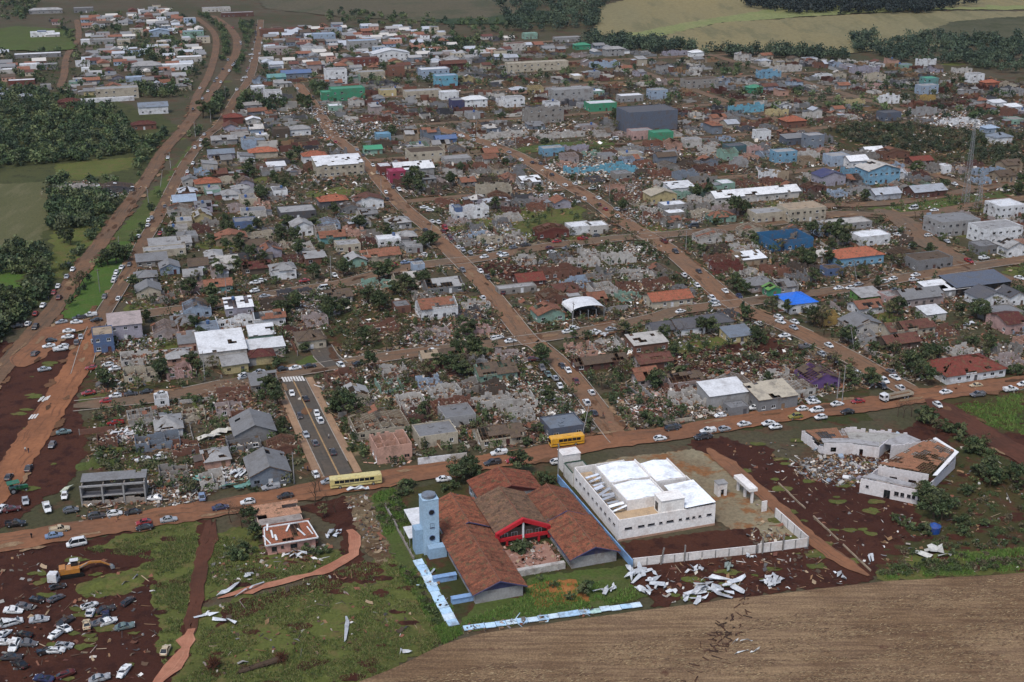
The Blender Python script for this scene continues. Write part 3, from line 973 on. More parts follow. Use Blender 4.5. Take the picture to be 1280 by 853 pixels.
ROADPT = {}
for pts, hw in ROADS:
	for i in range(len(pts)):
		ROADPT.setdefault((int(pts[i].x // 15), int(pts[i].y // 15)), []).append((pts[i], hw, (pts[min(i + 1, len(pts) - 1)] - pts[max(0, i - 1)])))
def road_near(p, reach=1):
	"""(clear distance from the nearest road edge, heading of that road)"""
	best, hd = 99.0, YAW
	i, j = int(p[0] // 15), int(p[1] // 15)
	for a in range(i - reach, i + reach + 1):
		for b in range(j - reach, j + reach + 1):
			for q, hw, d in ROADPT.get((a, b), ()):
				e = math.hypot(q.x - p[0], q.y - p[1]) - hw
				if e < best:
					best, hd = e, math.atan2(d.y, d.x)
	return best, hd

# ------------------------------------------------------------------ buildings
WIN = {}
PANE = {}
def pane_mesh(w, h):
	k = (round(w, 1), round(h, 1))
	if k not in PANE:
		mb = MB()
		mb.box((0, .10, 0), (k[0], .03, k[1]))
		PANE[k] = mb.mesh('pane', [GLASS])
	return PANE[k]
FRAME = {}
def frame_mesh(w, h, frame=.08):
	k = (round(w, 1), round(h, 1))
	if k not in FRAME:
		w, h = k
		mb = MB()
		for sx in (-1, 1):
			mb.box((sx * (w / 2 - frame / 2), .05, 0), (frame, .08, h))
			mb.box((0, .05, sx * (h / 2 - frame / 2)), (w - 2 * frame - .004, .08, frame))
		mb.box((0, .055, 0), (frame * .8, .05, h - 2 * frame - .004))
		mb.box((0, -.05, -h / 2 - .04), (w + .2, .16, .07))
		FRAME[k] = mb.mesh('window', [WALL])
	return FRAME[k]
def window_mesh(w, h, frame=.07):
	k = (round(w, 1), round(h, 1))
	if k not in WIN:
		w, h = k
		mb = MB()
		mb.box((0, .10, 0), (w, .03, h), 0, 0)
		for sx in (-1, 1):
			mb.box((sx * (w / 2 - frame / 2), .06, 0), (frame, .08, h), 0, 1)
			mb.box((0, .06, sx * (h / 2 - frame / 2)), (w - 2 * frame - .004, .08, frame), 0, 1)
		mb.box((0, .065, 0), (frame * .8, .05, h - 2 * frame - .004), 0, 1)
		mb.box((0, -.05, -h / 2 - .04), (w + .2, .16, .07), 0, 1)
		WIN[k] = mb.mesh('window', [GLASS, WALL])
	return WIN[k]
DOORM = {}
def door_mesh(w, h):
	k = (round(w, 1), round(h, 1))
	if k not in DOORM:
		mb = MB()
		mb.box((0, .1, k[1] / 2), (k[0], .06, k[1]), 0, 0)
		mb.box((k[0] * .38, .05, k[1] * .48), (.06, .06, .12), 0, 1)
		for sx in (-1, 1):
			mb.box((sx * (k[0] / 2 + .03), .05, k[1] / 2), (.08, .16, k[1]), 0, 0)
		DOORM[k] = mb.mesh('door', [WALL, STEEL])
	return DOORM[k]

def wall_run(mb, L, h, ops, th=.18, broken=0.0, seed=0.0, gable=0.0, far=False):
	"""one wall standing on local x from -L/2 to L/2, outside face at y=0, openings (u0,u1,z0,z1) really open"""
	us = {-L / 2, L / 2}
	for a, b, _, _ in ops:
		us.add(a)
		us.add(b)
	if broken:
		step = 1.1 if not far else 2.2
		k = int(L / step)
		for i in range(1, k):
			us.add(-L / 2 + L * i / k + .15 * math.sin(i * 7.7 + seed))
	us = sorted(us)
	us = [u for i, u in enumerate(us) if i == 0 or u - us[i - 1] > .04]
	for i in range(len(us) - 1):
		u0, u1 = us[i], us[i + 1]
		um = (u0 + u1) / 2
		top = h
		if broken:
			q = noise.noise((um * .22, seed * 3.1, seed)) + .5 * noise.noise((um * .9, seed, 5.0))
			top = h * max(.08, min(1.0, 1.0 - broken * (.55 + 1.5 * q)))
		zs = [0.0]
		holes = [o for o in ops if o[0] <= um <= o[1]]
		if holes:
			cur = 0.0
			for o in sorted(holes, key=lambda o: o[2]):
				if o[2] > cur + .02 and o[2] < top:
					mb.box((um, th / 2, (cur + o[2]) / 2), (u1 - u0, th, o[2] - cur))
				cur = o[3]
			if top > cur + .02:
				mb.box((um, th / 2, (cur + top) / 2), (u1 - u0, th, top - cur))
		else:
			mb.box((um, th / 2, top / 2), (u1 - u0, th, top))
	if gable:
		mb.add([(-L / 2, 0, h), (L / 2, 0, h), (0, 0, h + gable), (-L / 2, th, h), (L / 2, th, h), (0, th, h + gable)],
			   [(0, 1, 2), (5, 4, 3), (0, 2, 5, 3), (1, 4, 5, 2), (0, 3, 4, 1)])

INS = []     # wreckage lying inside opened houses
SRC = []     # places rubble spills from: (x, y, radius, pieces, colours)
ROOFM = {'terra': TILEM, 'orange': TILEM, 'red': TILEM, 'redbrown': TILEM, 'brown': TILEM, 'brick': TILEM, 'maroon': TILEM}
def roof_mat(c):
	return ROOFM.get(c, METALROOF if c in ('white', 'silver', 'tarp', 'lblue', 'blue', 'indigo', 'green') else FLATROOF)

def slope(mb, e0, e1, r1, r0, dmg, seed, far, wave=True):
	"""a roof slope in courses of panels between an eave and a ridge, some of them blown away or lifted"""
	e0, e1, r1, r0 = (Vector(p) for p in (e0, e1, r1, r0))
	L, D = (e1 - e0).length, (r0 - e0).length
	nx = max(1, round(L / (1.5 if not far else 3.0)))
	ny = max(1, round(D / (1.6 if not far else 3.2)))
	if dmg <= 0 and far:
		nx, ny = max(1, nx // 2), 1
	for i in range(nx):
		for j in range(ny):
			if dmg > 0:
				q = noise.noise((i * .33 + seed, j * .41, seed * 1.7)) * .9 + noise.noise((i * .9, j * .9, seed)) * .35
				if q > .52 - dmg * 1.05:
					continue
			def pt(a, b):
				return e0.lerp(e1, a).lerp(r0.lerp(r1, a), b)
			a0, a1, b0, b1 = i / nx, (i + 1) / nx, j / ny, (j + 1) / ny
			lift = Vector((0, 0, R.uniform(0, .035) + (R.random() < dmg * .12) * R.uniform(.05, .3)))
			mb.slab([pt(a0, b0) + lift, pt(a1, b0) + lift, pt(a1, b1) + lift * .5, pt(a0, b1) + lift * .5], .07)

def rafters(mb, e0, e1, r1, r0, step=1.3):
	e0, e1, r1, r0 = (Vector(p) for p in (e0, e1, r1, r0))
	dz = Vector((0, 0, .16))
	n = max(2, int((e1 - e0).length / step))
	for i in range(n + 1):
		if R.random() < .12:
			continue
		a = i / n
		mb.bar(e0.lerp(e1, a) - dz, r0.lerp(r1, a) - dz, .07)
	m = max(2, int((r0 - e0).length / 1.5))
	for j in range(m + 1):
		if R.random() < .15:
			continue
		b = j / m
		mb.bar(e0.lerp(r0, b) - dz * .55, e1.lerp(r1, b) - dz * .55, .05)

NHOUSE = [0]
def house(loc, W, D, h, wall, kind, roofc, dmg, name='house', label=None, cat=None, group=None, yaw=None, win=True, seed=None, far=None, lab_auto=None, rise=None, doorc=None, spill=True):
	"""kind: g ridge along the front, G gable to the front, h hip, f flat, s lean-to, r roofless with rafters, n roofless shell"""
	yaw = YAW if yaw is None else yaw
	NHOUSE[0] += 1
	seed = seed if seed is not None else NHOUSE[0] * 1.37
	px, py, s = px_of(loc)
	far = (s < 2.3) if far is None else far
	root = thing(name, label, cat or name.replace('_', ' '), (loc[0], loc[1], hz(loc[0], loc[1])), yaw, group)
	wc = C[wall] if isinstance(wall, str) else wall
	v = R.uniform(.9, 1.06)
	wc = tuple(min(1, c * v) for c in wc[:3]) + (1,)
	occupy(loc, math.hypot(W, D) / 2 * .8)
	ruin = kind in 'rn'
	broken = 0.0
	if kind == 'n':
		broken = .12 + .85 * dmg
	elif kind == 'r':
		broken = .1 * dmg
	floors = max(1, int(h / 2.8))
	fh = h / floors
	rise = rise if rise is not None else (min(W, D) * .22 if kind in 'gGhr' else 0)
	mb = MB()
	wins = []
	sides = [((0, -D / 2), 0, W), ((-W / 2, 0), -math.pi / 2, D), ((W / 2, 0), math.pi / 2, D), ((0, D / 2), math.pi, W)]
	for k, ((cx, cy), rz, L) in enumerate(sides):
		ops = []
		if k == 1 and px > 400 or k == 2 and px < 300 or k == 0:
			n = max(1, int(L / (3.1 if not far else 4.2)))
			n = min(n, 9)
			for fl in range(floors):
				for i in range(n):
					u = -L / 2 + L * (i + .5) / n + R.uniform(-.25, .25)
					if win and R.random() < .86:
						if k == 0 and fl == 0 and i == n // 2 and L > 5:
							if L / n > 1.6:
								ops.append((u - .5, u + .5, 0.0, 2.1))
								wins.append((k, cx, cy, rz, u, 0, 1.0, 2.1, 'door'))
						else:
							ww, wh = R.choice((1.2, 1.4, 1.6)), R.choice((1.1, 1.2))
							if L / n < ww + .4:
								continue
							z0 = fl * fh + min(1.0, fh - wh - .3)
							ops.append((u - ww / 2, u + ww / 2, z0, z0 + wh))
							wins.append((k, cx, cy, rz, u, z0 + wh / 2, ww, wh, 'window'))
		mb.M = Matrix.Translation((cx, cy, 0)) @ Matrix.Rotation(rz, 4, 'Z')
		hh = h + (.45 if kind == 'f' else 0)
		if kind == 's' and k == 3:
			hh = h + D * .14
		if kind == 's' and k in (1, 2):
			hh = h
			sgn = 1 if k == 2 else -1
			mb.add([(-L / 2, 0, h), (L / 2, 0, h), (sgn * L / 2, 0, h + D * .14), (-L / 2, .15, h), (L / 2, .15, h), (sgn * L / 2, .15, h + D * .14)],
				   [(0, 1, 2), (5, 4, 3), (0, 2, 5, 3), (1, 4, 5, 2)])
		gb = 0
		if (kind == 'g' and k in (1, 2)) or (kind in 'Gr' and k in (0, 3)):
			gb = rise
		if kind == 'r' and dmg > .7:
			gb = 0
		wall_run(mb, L - (.37 if k in (1, 2) else 0), hh, ops, .18, broken, seed + k * 3.3, gb, far)
	mb.M = None
	if (ruin and not far or ruin and W > 8) and wall != 'dblue':
		# inner walls of the opened shell
		n = max(1, int(W / (5 if not far else 8)))
		for i in range(1, n + 1):
			x = -W / 2 + W * i / (n + 1) + R.uniform(-.4, .4)
			mb.M = Matrix.Translation((x, 0, 0)) @ Matrix.Rotation(math.pi / 2, 4, 'Z')
			wall_run(mb, D - .5, h * R.uniform(.75, .97), [(-.5, .5, 0, 2.0)] if R.random() < .6 else [], .15, max(broken, .2), seed + i * 5.1, 0, far)
		mb.M = Matrix.Translation((0, R.uniform(-.15, .15) * D, 0))
		wall_run(mb, W - .5, h * R.uniform(.6, .95), [(-W * .25, -W * .25 + .9, 0, 2.0), (W * .2, W * .2 + .9, 0, 2.0)], .15, max(broken, .25), seed + 77, 0, far)
		mb.M = None
	mb.build('wall', [WALL], root, wc)
	if ruin:
		fb = MB()
		fb.box((0, 0, .09), (W - .5, D - .5, .14))
		fb.build('floor_slab', [FLATROOF], root, R.choice((C['brown'], C['dgrey'], C['darkwood'], C['dgrey'], C['grey'])))
	for k, cx, cy, rz, u, zc, ww, wh, what in wins:
		if broken and (what == 'door' or R.random() < broken * 1.5):
			continue
		if what == 'window' and s < 1.3 and k:
			continue
		m = Matrix.Translation((cx, cy, 0)) @ Matrix.Rotation(rz, 4, 'Z')
		p = m @ Vector((u, 0, zc))
		if what == 'door':
			link('door', door_mesh(ww, wh), root, doorc or R.choice((C['brown'], C['dgrey'], C['wood'], C['white'], C['maroon'])), p, rz)
		else:
			fc = C['white'] if R.random() < .6 else wc
			if s > 3.0:
				link('pane', pane_mesh(ww, wh), link('window', frame_mesh(ww, wh), root, fc, p, rz))
			else:
				link('window', window_mesh(ww, wh), root, fc, p, rz)
	rc = C[roofc] if isinstance(roofc, str) else roofc
	if rc:
		v = R.uniform(.85, 1.1)
		rc = tuple(min(1, c * v) for c in rc[:3]) + (1,)
	rm = roof_mat(roofc)
	o = .45
	rb, rf, rg = MB(), MB(), MB()
	if kind in 'gGr':
		if kind == 'g':
			w2, d2 = W / 2 + o, D / 2 + o
			ez = h - o * rise / (D / 2)
			qs = [((-w2, -d2, ez), (w2, -d2, ez), (w2, 0, h + rise), (-w2, 0, h + rise)), ((w2, d2, ez), (-w2, d2, ez), (-w2, 0, h + rise), (w2, 0, h + rise))]
		else:
			w2, d2 = W / 2 + o, D / 2 + o
			ez = h - o * rise / (W / 2)
			qs = [((-w2, d2, ez), (-w2, -d2, ez), (0, -d2, h + rise), (0, d2, h + rise)), ((w2, -d2, ez), (w2, d2, ez), (0, d2, h + rise), (0, -d2, h + rise))]
		up = Vector((0, 0, .1))
		for n, q in enumerate(qs):
			q = [Vector(p) + up for p in q]
			dd = dmg if kind != 'r' else .55 + dmg * .45
			if not (kind == 'r' and dmg > .85):
				slope(rb, *q, dd, seed + n * 9.1, far)
			if dd > .05:
				rafters(rf, *q, 1.3 if not far else 2.4)
		if dmg < .15 and kind != 'r':
			if kind == 'g':
				rg.bar((-w2, 0, h + rise + .1), (w2, 0, h + rise + .1), .16)
			else:
				rg.bar((0, -d2, h + rise + .1), (0, d2, h + rise + .1), .16)
	elif kind == 'h':
		w2, d2 = W / 2 + o, D / 2 + o
		rl = max(.3, (W - D) / 2) if W > D else .3
		ry = 0 if W >= D else (D - W) / 2
		if W < D:
			rl = .02
		ez = h - .05
		A_, B_ = (-rl, -ry, h + rise), (rl, ry if W >= D else -ry, h + rise)
		if W >= D:
			A_, B_ = (-rl, 0, h + rise), (rl, 0, h + rise)
			fs = [((-w2, -d2, ez), (w2, -d2, ez), B_, A_), ((w2, d2, ez), (-w2, d2, ez), A_, B_)]
			ts = [((-w2, d2, ez), (-w2, -d2, ez), A_, A_), ((w2, -d2, ez), (w2, d2, ez), B_, B_)]
		else:
			A_, B_ = (0, -ry, h + rise), (0, ry, h + rise)
			fs = [((-w2, d2, ez), (-w2, -d2, ez), A_, B_), ((w2, -d2, ez), (w2, d2, ez), B_, A_)]
			ts = [((-w2, -d2, ez), (w2, -d2, ez), A_, A_), ((w2, d2, ez), (-w2, d2, ez), B_, B_)]
		for n, q in enumerate(fs + ts):
			slope(rb, *q, dmg, seed + n * 7.7, far)
			if dmg > .05:
				rafters(rf, *q, 1.4 if not far else 2.4)
		if dmg < .2:
			for p in ((A_, (-w2, -d2, ez)), (B_, (w2, -d2, ez)) if W >= D else (A_, (w2, -d2, ez)), (A_, B_)):
				rb.bar(Vector(p[0]) + Vector((0, 0, .05)), Vector(p[1]) + Vector((0, 0, .05)), .14)
	elif kind == 'f' and rc:
		rb.box((0, 0, h + .05), (W - .42, D - .42, .2))
		for _ in range(0 if far else 3):
			rb.box((R.uniform(-.3, .3) * W, R.uniform(-.3, .3) * D, h + .25), (R.uniform(.6, 1.6), R.uniform(.6, 1.4), R.uniform(.2, .5)), R.random())
	elif kind == 's':
		w2, d2 = W / 2 + .3, D / 2 + .3
		q = [Vector(p) for p in ((-w2, -d2, h + .05), (w2, -d2, h + .05), (w2, d2, h + .05 + 2 * d2 * .14), (-w2, d2, h + .05 + 2 * d2 * .14))]
		slope(rb, *q, dmg, seed, far)
		if dmg > .05:
			rafters(rf, *q, 1.6)
	ro = rb.build('roof', [rm], root, rc)
	if ro:
		rg.build('ridge_cap', [rm], ro, rc)
	rf.build('roof_frame', [WOOD], root)
	if spill:
		base = [wc, C['dwhite'], C['wood'], C['concrete'], C['terra'] if rm is TILEM or R.random() < .5 else (rc or C['grey'])]
		if ruin or dmg > .35:
			INS.append((loc, W, D, yaw, base, h * .35 if ruin else 0))
		if ruin:
			SRC.append((loc[0], loc[1], max(W, D) * .75, int(W * D * (1.3 if not far else .8)), base))
		elif dmg > .05:
			SRC.append((loc[0], loc[1], max(W, D) * .8, int(W * D * .5), base))
	if name == 'small_house':
		if R.random() < .5:
			aw, ad = R.uniform(2.2, 4), R.uniform(2.2, min(5, D))
			sx = R.choice((-1, 1))
			ax_, ay = sx * (W / 2 + aw / 2 + .02), R.uniform(-1, 1) * max(0, (D - ad) / 2)
			ab = MB()
			ah = h * R.uniform(.7, .9)
			ab.box((ax_, ay, ah / 2), (aw, ad, ah))
			an = ab.build('annex', [WALL], root, R.choice((wc, C['concrete'], C['brick'], C['lgrey'])))
			ab = MB()
			ab.slab([(ax_ - aw / 2 - .2, ay - ad / 2 - .2, ah + .1 + (.35 if sx > 0 else 0)), (ax_ + aw / 2 + .2, ay - ad / 2 - .2, ah + .1 + (.35 if sx < 0 else 0)), (ax_ + aw / 2 + .2, ay + ad / 2 + .2, ah + .1 + (.35 if sx < 0 else 0)), (ax_ - aw / 2 - .2, ay + ad / 2 + .2, ah + .1 + (.35 if sx > 0 else 0))], .06)
			ab.build('annex_roof', [METALROOF], an, R.choice((C['grey'], C['lgrey'], C['brown'], C['silver'], C['dgrey'])))
		if kind in 'fs' and R.random() < .5:
			ab = MB()
			tx, ty, tz = R.uniform(-.3, .3) * W, R.uniform(-.2, .3) * D, h + (.2 if kind == 'f' else D * .1)
			ab.bar((tx, ty, tz), (tx, ty, tz + 1.2), .6, 0, .7, 10)
			ab.bar((tx, ty, tz + 1.2), (tx, ty, tz + 1.45), .72, 0, .3, 10)
			ab.build('roof_tank', [PAINT], root, R.choice((S(50, 84, 140), C['lgrey'], S(60, 90, 130))))
	if lab_auto:
		auto(root, lab_auto, loc)
	return root

def front_house(t, x, y, wpx, D, h, wall, kind, roofc, dmg, label, name='house', cat=None, **kw):
	"""placed by the middle of the foot of its front wall and the front's width, read from the photo"""
	p = TP(t, x, y)
	W = wpx * TILE[t][2] / px_of(p)[2] / .95
	c = p + BX * (D / 2)
	return house(c, W, D, h, wall, kind, roofc, dmg, name, label, cat or name.replace('_', ' '), 'houses and halls of the storm-hit town', **kw)

HOUSES = {
6: """770 402 200 7 3 bluegrey n - .3|broken blue-grey wall house with a dark mouth, behind the concrete bays
788 192 64 4 3 white n - -.4|small white roofless hut beside the second cross street
1035 592 110 7 3 dwhite n - .3|white wall corner standing over turquoise sheets
525 392 90 7 2.6 brick n - .5|brick stub left of the broken blue-grey wall house
905 425 120 7 2.4 brick n - .5|low brick stub right of the broken blue-grey wall house
850 560 130 8 2.6 concrete n - .5|grey shell right behind the concrete bays
1190 405 150 8 2.8 grey n - .35|grey shell with ragged walls left of the asphalt street
1120 240 120 8 2.6 pinkgrey n - .45|pinkish shell below the second cross street""",
7: """190 105 125 7 3 yellow h maroon 0|small yellow house with a maroon hip roof under a white awning
160 492 190 12 3 grey G grey .05|long grey house with twin grey gables above the grey-blue one
235 708 185 12 3.6 bluegrey G grey .12|grey-blue house with a moss-stained gable beside the asphalt street
310 562 150 7 2.4 brick r terra .6|low brick shell with bare orange battens behind the grey-blue house
665 312 130 8 3 cream G lgrey .45|white-fronted cottage with torn grey roof by the asphalt street
600 212 140 9 3 brick n - .4|red brick shell with low broken walls beside the zebra crossing
855 592 170 10 5.2 salmon n - -.55|salmon pink two-storey house without a roof on the dirt road
800 470 260 13 3 cream r terra .75|wide wrecked house with bare rafters and scraps of white sheet
1075 512 190 9 3.4 cream f grey 0|cream house with a grey slab roof behind a white garden wall
1185 415 150 9 3.2 lgrey f grey 0|grey block with flat roof rising behind the cream slab-roofed house
1045 108 90 7 3 cream g tan .4|tiny cream house with patched roof beside the upper asphalt street
1150 100 120 8 2.6 lime g brown .5|bright lime green house under a broken brown roof
1120 282 140 9 3 dwhite n - .35|roofless dirty white shell behind the wide wrecked house
210 240 130 8 2.6 concrete s grey .35|low concrete shed with slumped grey roof left of the asphalt street
120 420 130 8 2.6 brick n - .5|collapsed brick shell left of the asphalt street
950 330 120 8 2.6 dwhite n - .55|nearly flattened white shell in the middle of the rubble
1150 345 170 8 2.4 terra n - .4|earth-red shell with pale wall tops above the slab roof house
60 300 150 9 2.5 brick n - .6|flattened red brick house left of the street trees""",
8: """255 190 185 10 3.0 mint g brown .45|mint green house under a half-stripped brown roof
275 512 215 9 2.6 cream g brown .55|cream house with stripped brown rafters beside the yellow bus
597 470 175 9 3.2 slate f bluegrey 0|blue-grey flat-roofed block right behind the yellow bus
770 128 255 6 2.6 redbrown g brown .35|long low dark red row house with a thin brown roof
1040 132 160 7 3 redbrown g redbrown .25|red-brown house with faded red roof in the rubble
1000 215 100 6 2.7 pinkgrey g terra .1|small pinkish brick house with a clay roof
1195 225 170 8 2.5 pinkgrey g brown .55|brown-roofed house half buried beside the bare lot
1225 300 110 8 2.6 dwhite n - .45|white wall fragments standing in pale rubble by the corner
110 250 120 8 2.8 concrete n - .5|grey broken shell behind the white-fronted ruins
70 350 170 9 2.5 brick n - .5|brown ruin with slanting roof scraps above the slab-roofed house""",
9: """207 232 150 9 4.6 lgrey s white 0|open shed with a bright white sloping roof by the dirt road
245 262 72 5 2.6 grey f grey 0|small grey block below the white sloping shed
385 242 150 10 4.3 grey s cream .2|grey two-storey house with a patched pale roof
555 165 118 10 3.3 purple r brown .12|bright purple house with bare brown rafters
470 200 110 8 3.2 dwhite r brown .75|white-beamed wreck between the purple and grey houses
1105 134 240 14 3 white h red .08|wide white villa with a big faded red tiled hip roof
95 235 140 9 3.2 dwhite n - .5|white broken shell left of the sloping shed
45 175 130 8 2.8 brick n - .5|low brick shell on the edge of the bare lot""",
10: """750 592 180 10 5.6 lavender s pinkgrey 0|two-storey lavender building with an open ground floor
620 668 112 9 6.2 blue f tan 0|tall blue corner house with a tan roof terrace
885 347 132 9 3 cream G grey .05|cream house with a grey gable by the frontage road
990 592 142 9 3 pinkgrey r terra .5|pink house with bare terracotta battens
1010 207 105 8 3 lblue G grey .05|light blue house with a low grey gable near the median lawn
840 845 185 8 3 cream n - .2|roofless cream front with square openings by the junction
1065 822 140 8 3 pink n - .4|pink shell with jagged white wall tops
980 100 230 7 2.7 cream f lgrey 0|long cream flat-roofed row with a green end by the frontage road
835 745 210 9 2.4 dwhite n - .6|row of pale broken walls below the lavender building
905 160 170 8 2.6 concrete s grey .1|wide low grey shed with dark lean-to roof
870 260 120 8 2.8 grey h grey .1|grey hip-roofed house next to the cream gable""",
11: """345 752 232 15 5 dwhite s white .06|big white-roofed warehouse with a torn front edge
575 705 180 7 3 dwhite s white .04|long white metal awning behind the small yellow house
590 552 155 8 3.6 white g terra .35|white house with patchy clay roof above the warehouse
815 672 140 9 3.8 cream h brown .15|cream villa with brown hip roof beside the zebra crossing
410 552 190 7 2.6 white n - .35|long roofless white shell with a row of dark openings
205 502 135 9 3.4 lblue r brown .3|pale blue house with torn brown roof
318 372 135 8 3 teal g terra .1|bright teal house with a clay roof
665 297 122 9 4 white h lgrey .12|white two-storey house with grey hip roof on the cross street
180 370 122 9 3 pink n - .35|roofless pink shell left of the teal house
535 94 142 8 3 cream n - .2|cream colonnaded shell below a blue wall
765 66 105 9 4.6 white G lgrey .3|white two-storey house with torn grey gable
925 104 128 8 3 teal g terra .25|dusty teal house with brownish clay roof
1055 232 95 8 3 mint G lgrey .2|pale mint house with grey gable near the dirt street
1200 205 165 9 3 cream g terra .4|cream porch house with torn clay roof and white lintel
835 218 105 7 3 brick s lgrey .3|small brick house with a grey lean-to roof
385 114 155 9 3.2 tan G terra .12|tan gabled house with white roof edges
960 425 130 8 2.8 dwhite g brown .5|white house under a collapsed brown roof near fallen trees
1185 582 185 8 2.6 brick n - .45|brick shell with square frames above the asphalt street
520 268 145 8 2.6 brown g maroon .1|low dark house with maroon roof by the teal house
60 145 210 8 3 dwhite s lgrey .1|long pale shed with grey roof by the frontage road
1010 150 120 8 3 cream f lgrey 0|cream flat house with pink parapet among trees
735 405 180 8 2.6 dgrey n - .55|dark burnt-looking shell full of white sheets""",
12: """385 508 190 10 4.6 white g terra .45|white house under a torn clay roof beside the first street
875 335 142 9 2.4 redbrown g red .05|low house with a bright red tile roof
1040 292 210 9 3.8 brick n - .25|tall red brick ruin with broken gable walls
980 524 142 9 3.2 mint G terra .3|mint green gabled house with a green garden wall
190 478 80 7 2.6 brick f grey 0|small square brick house among dark trees
275 282 60 5 4.8 lblue f lgrey 0|narrow pale blue tower house at the street corner
415 372 190 10 2.8 grey g lgrey .45|sunken grey house with sagging pale roof
215 98 92 8 2.6 grey h lgrey .1|grey house with a pale hipped roof near the first street
70 205 190 8 3 cream g terra .3|cream verandah house left of the corner tower
590 460 130 7 2.4 dwhite n - .5|low white ruin right beside the first street
800 370 200 5 2.0 concrete f lgrey 0|long concrete garage with a pale slab roof
1000 430 140 8 2.6 brick r brown .7|broken brick house behind the mint green gable
1230 435 90 8 2.6 brick g terra .1|small brick house with a clay roof behind the canopy
590 590 130 8 2.4 pink n - .6|flattened pink house beside the first street
360 610 160 8 2.2 pinkgrey n - .55|low pinkish foundation walls with blue scraps""",
13: """515 444 222 9 3 cream g orange 0|long cream house with an intact terracotta roof
770 570 145 9 3.2 cream h dgrey 0|cream house with a dark grey hip roof near the corner tree
615 594 155 9 3 white g dgrey .08|white house with twin dark grey gables
480 602 130 8 2.6 lgrey g dgrey .05|low grey house with dark roof left of the twin gables
885 634 140 8 2.5 yellow s bluegrey 0|low yellow house with a bluish sheet roof
400 688 185 8 3.4 brick s dwhite .3|rust-brick house with white rimmed slab roof
425 776 180 7 3 pinkgrey g redbrown .1|faded pink house with a red-brown roof in the rubble
380 838 120 6 2.4 brick g terra 0|small square house with a plain terracotta roof
1000 362 132 9 3 pinkgrey h grey .1|pinkish house with a grey hip roof near the second street
1130 372 120 8 3 lgrey g grey .4|grey sheet-roofed house with collapsed side
820 262 150 7 4.2 red n - .3|deep red roofless walls among trees
945 225 150 8 3 tan s white .35|tan house with a buckled white sheet roof
1212 476 150 12 4 white h tarp 0|white house under a bright blue tarpaulin roof
250 215 150 9 3.6 dwhite n - .3|tall ribbed white wall of a collapsed building
345 300 160 9 2.4 dwhite n - .6|flattened white shop spread over its lot
960 75 140 8 3.4 cream r brick .6|cream brick house with bare purlins below the blue-walled shell
1058 388 72 5 3 green G lime .3|small green hut with a pale gable
830 505 90 6 2.4 dgrey n - .4|dark broken shell beside the second street""",
14: """410 137 262 11 4 sky h orange 0|light blue house with a big clay hip roof
800 158 215 10 4.2 grey f brown 0|grey two-tone flat-roofed building by the muddy street
272 195 92 6 3 blue f brown 0|small bright blue house behind the tarpaulin roof
200 122 125 7 3 tan g dwhite .2|tan gabled hut beside the light blue house
450 502 180 10 3 dwhite G grey .2|white gabled house with sweeping grey roof
262 456 115 8 3.4 mustard n - .25|mustard yellow shell beside the grey gable
685 516 265 8 3 cream g redbrown .45|long cream house with broken red-brown roof
640 582 190 8 2.4 brown g redbrown .2|low dark house with a red-brown roof under the cream one
745 352 232 10 3.4 pinkgrey g grey .15|long pink and grey house with grey sheet roof
582 345 72 7 3 pink f lgrey 0|small pink block left of the long grey roof
810 436 115 7 3 dwhite s white 0|open white carport with a flat bright roof
1120 357 162 10 3.6 white G dgrey .05|white gabled building with a dark roof
1245 352 100 9 4 white G dgrey .1|white corner building with dark gable at the right edge
1240 500 120 12 4 pink g maroon .2|rose pink house at the right edge
465 398 145 8 2.8 white g brick .3|low white house with a brick-red roof
470 334 130 8 2.4 lime s lgrey .1|low green-walled house with pale lean-to roof
885 306 230 9 3 lgrey s white .3|long building with buckled white sheets on its roof
1060 285 330 11 3.6 black s slate 0|long hall with a plain charcoal roof
1240 90 120 10 4.2 white G lgrey .1|white barn-like house at the right edge
1090 78 110 8 3.6 grey f grey 0|grey cube building by the upper right street
1190 440 190 9 3.2 concrete f grey 0|grey flat-roofed hall in front of the dark gable
860 520 170 7 2.6 brick n - .5|low brick ruin right of the long cream house""",
15: """990 608 112 10 4.2 tan g lblue 0|tan hall with a smooth silver-blue roof by the frontage road
1095 596 90 8 3.4 brick h brown .05|dark brown brick house beside the silver-roofed hall
405 520 210 9 3.2 dwhite n - .35|wrecked roadside motel with pinkish rooms standing open
610 520 190 8 2.6 dgrey r white .7|broken white-roofed sheds beside the wrecked motel
770 182 120 8 3.4 brick h maroon 0|dark red gatehouse among trees below the hillside flats""",
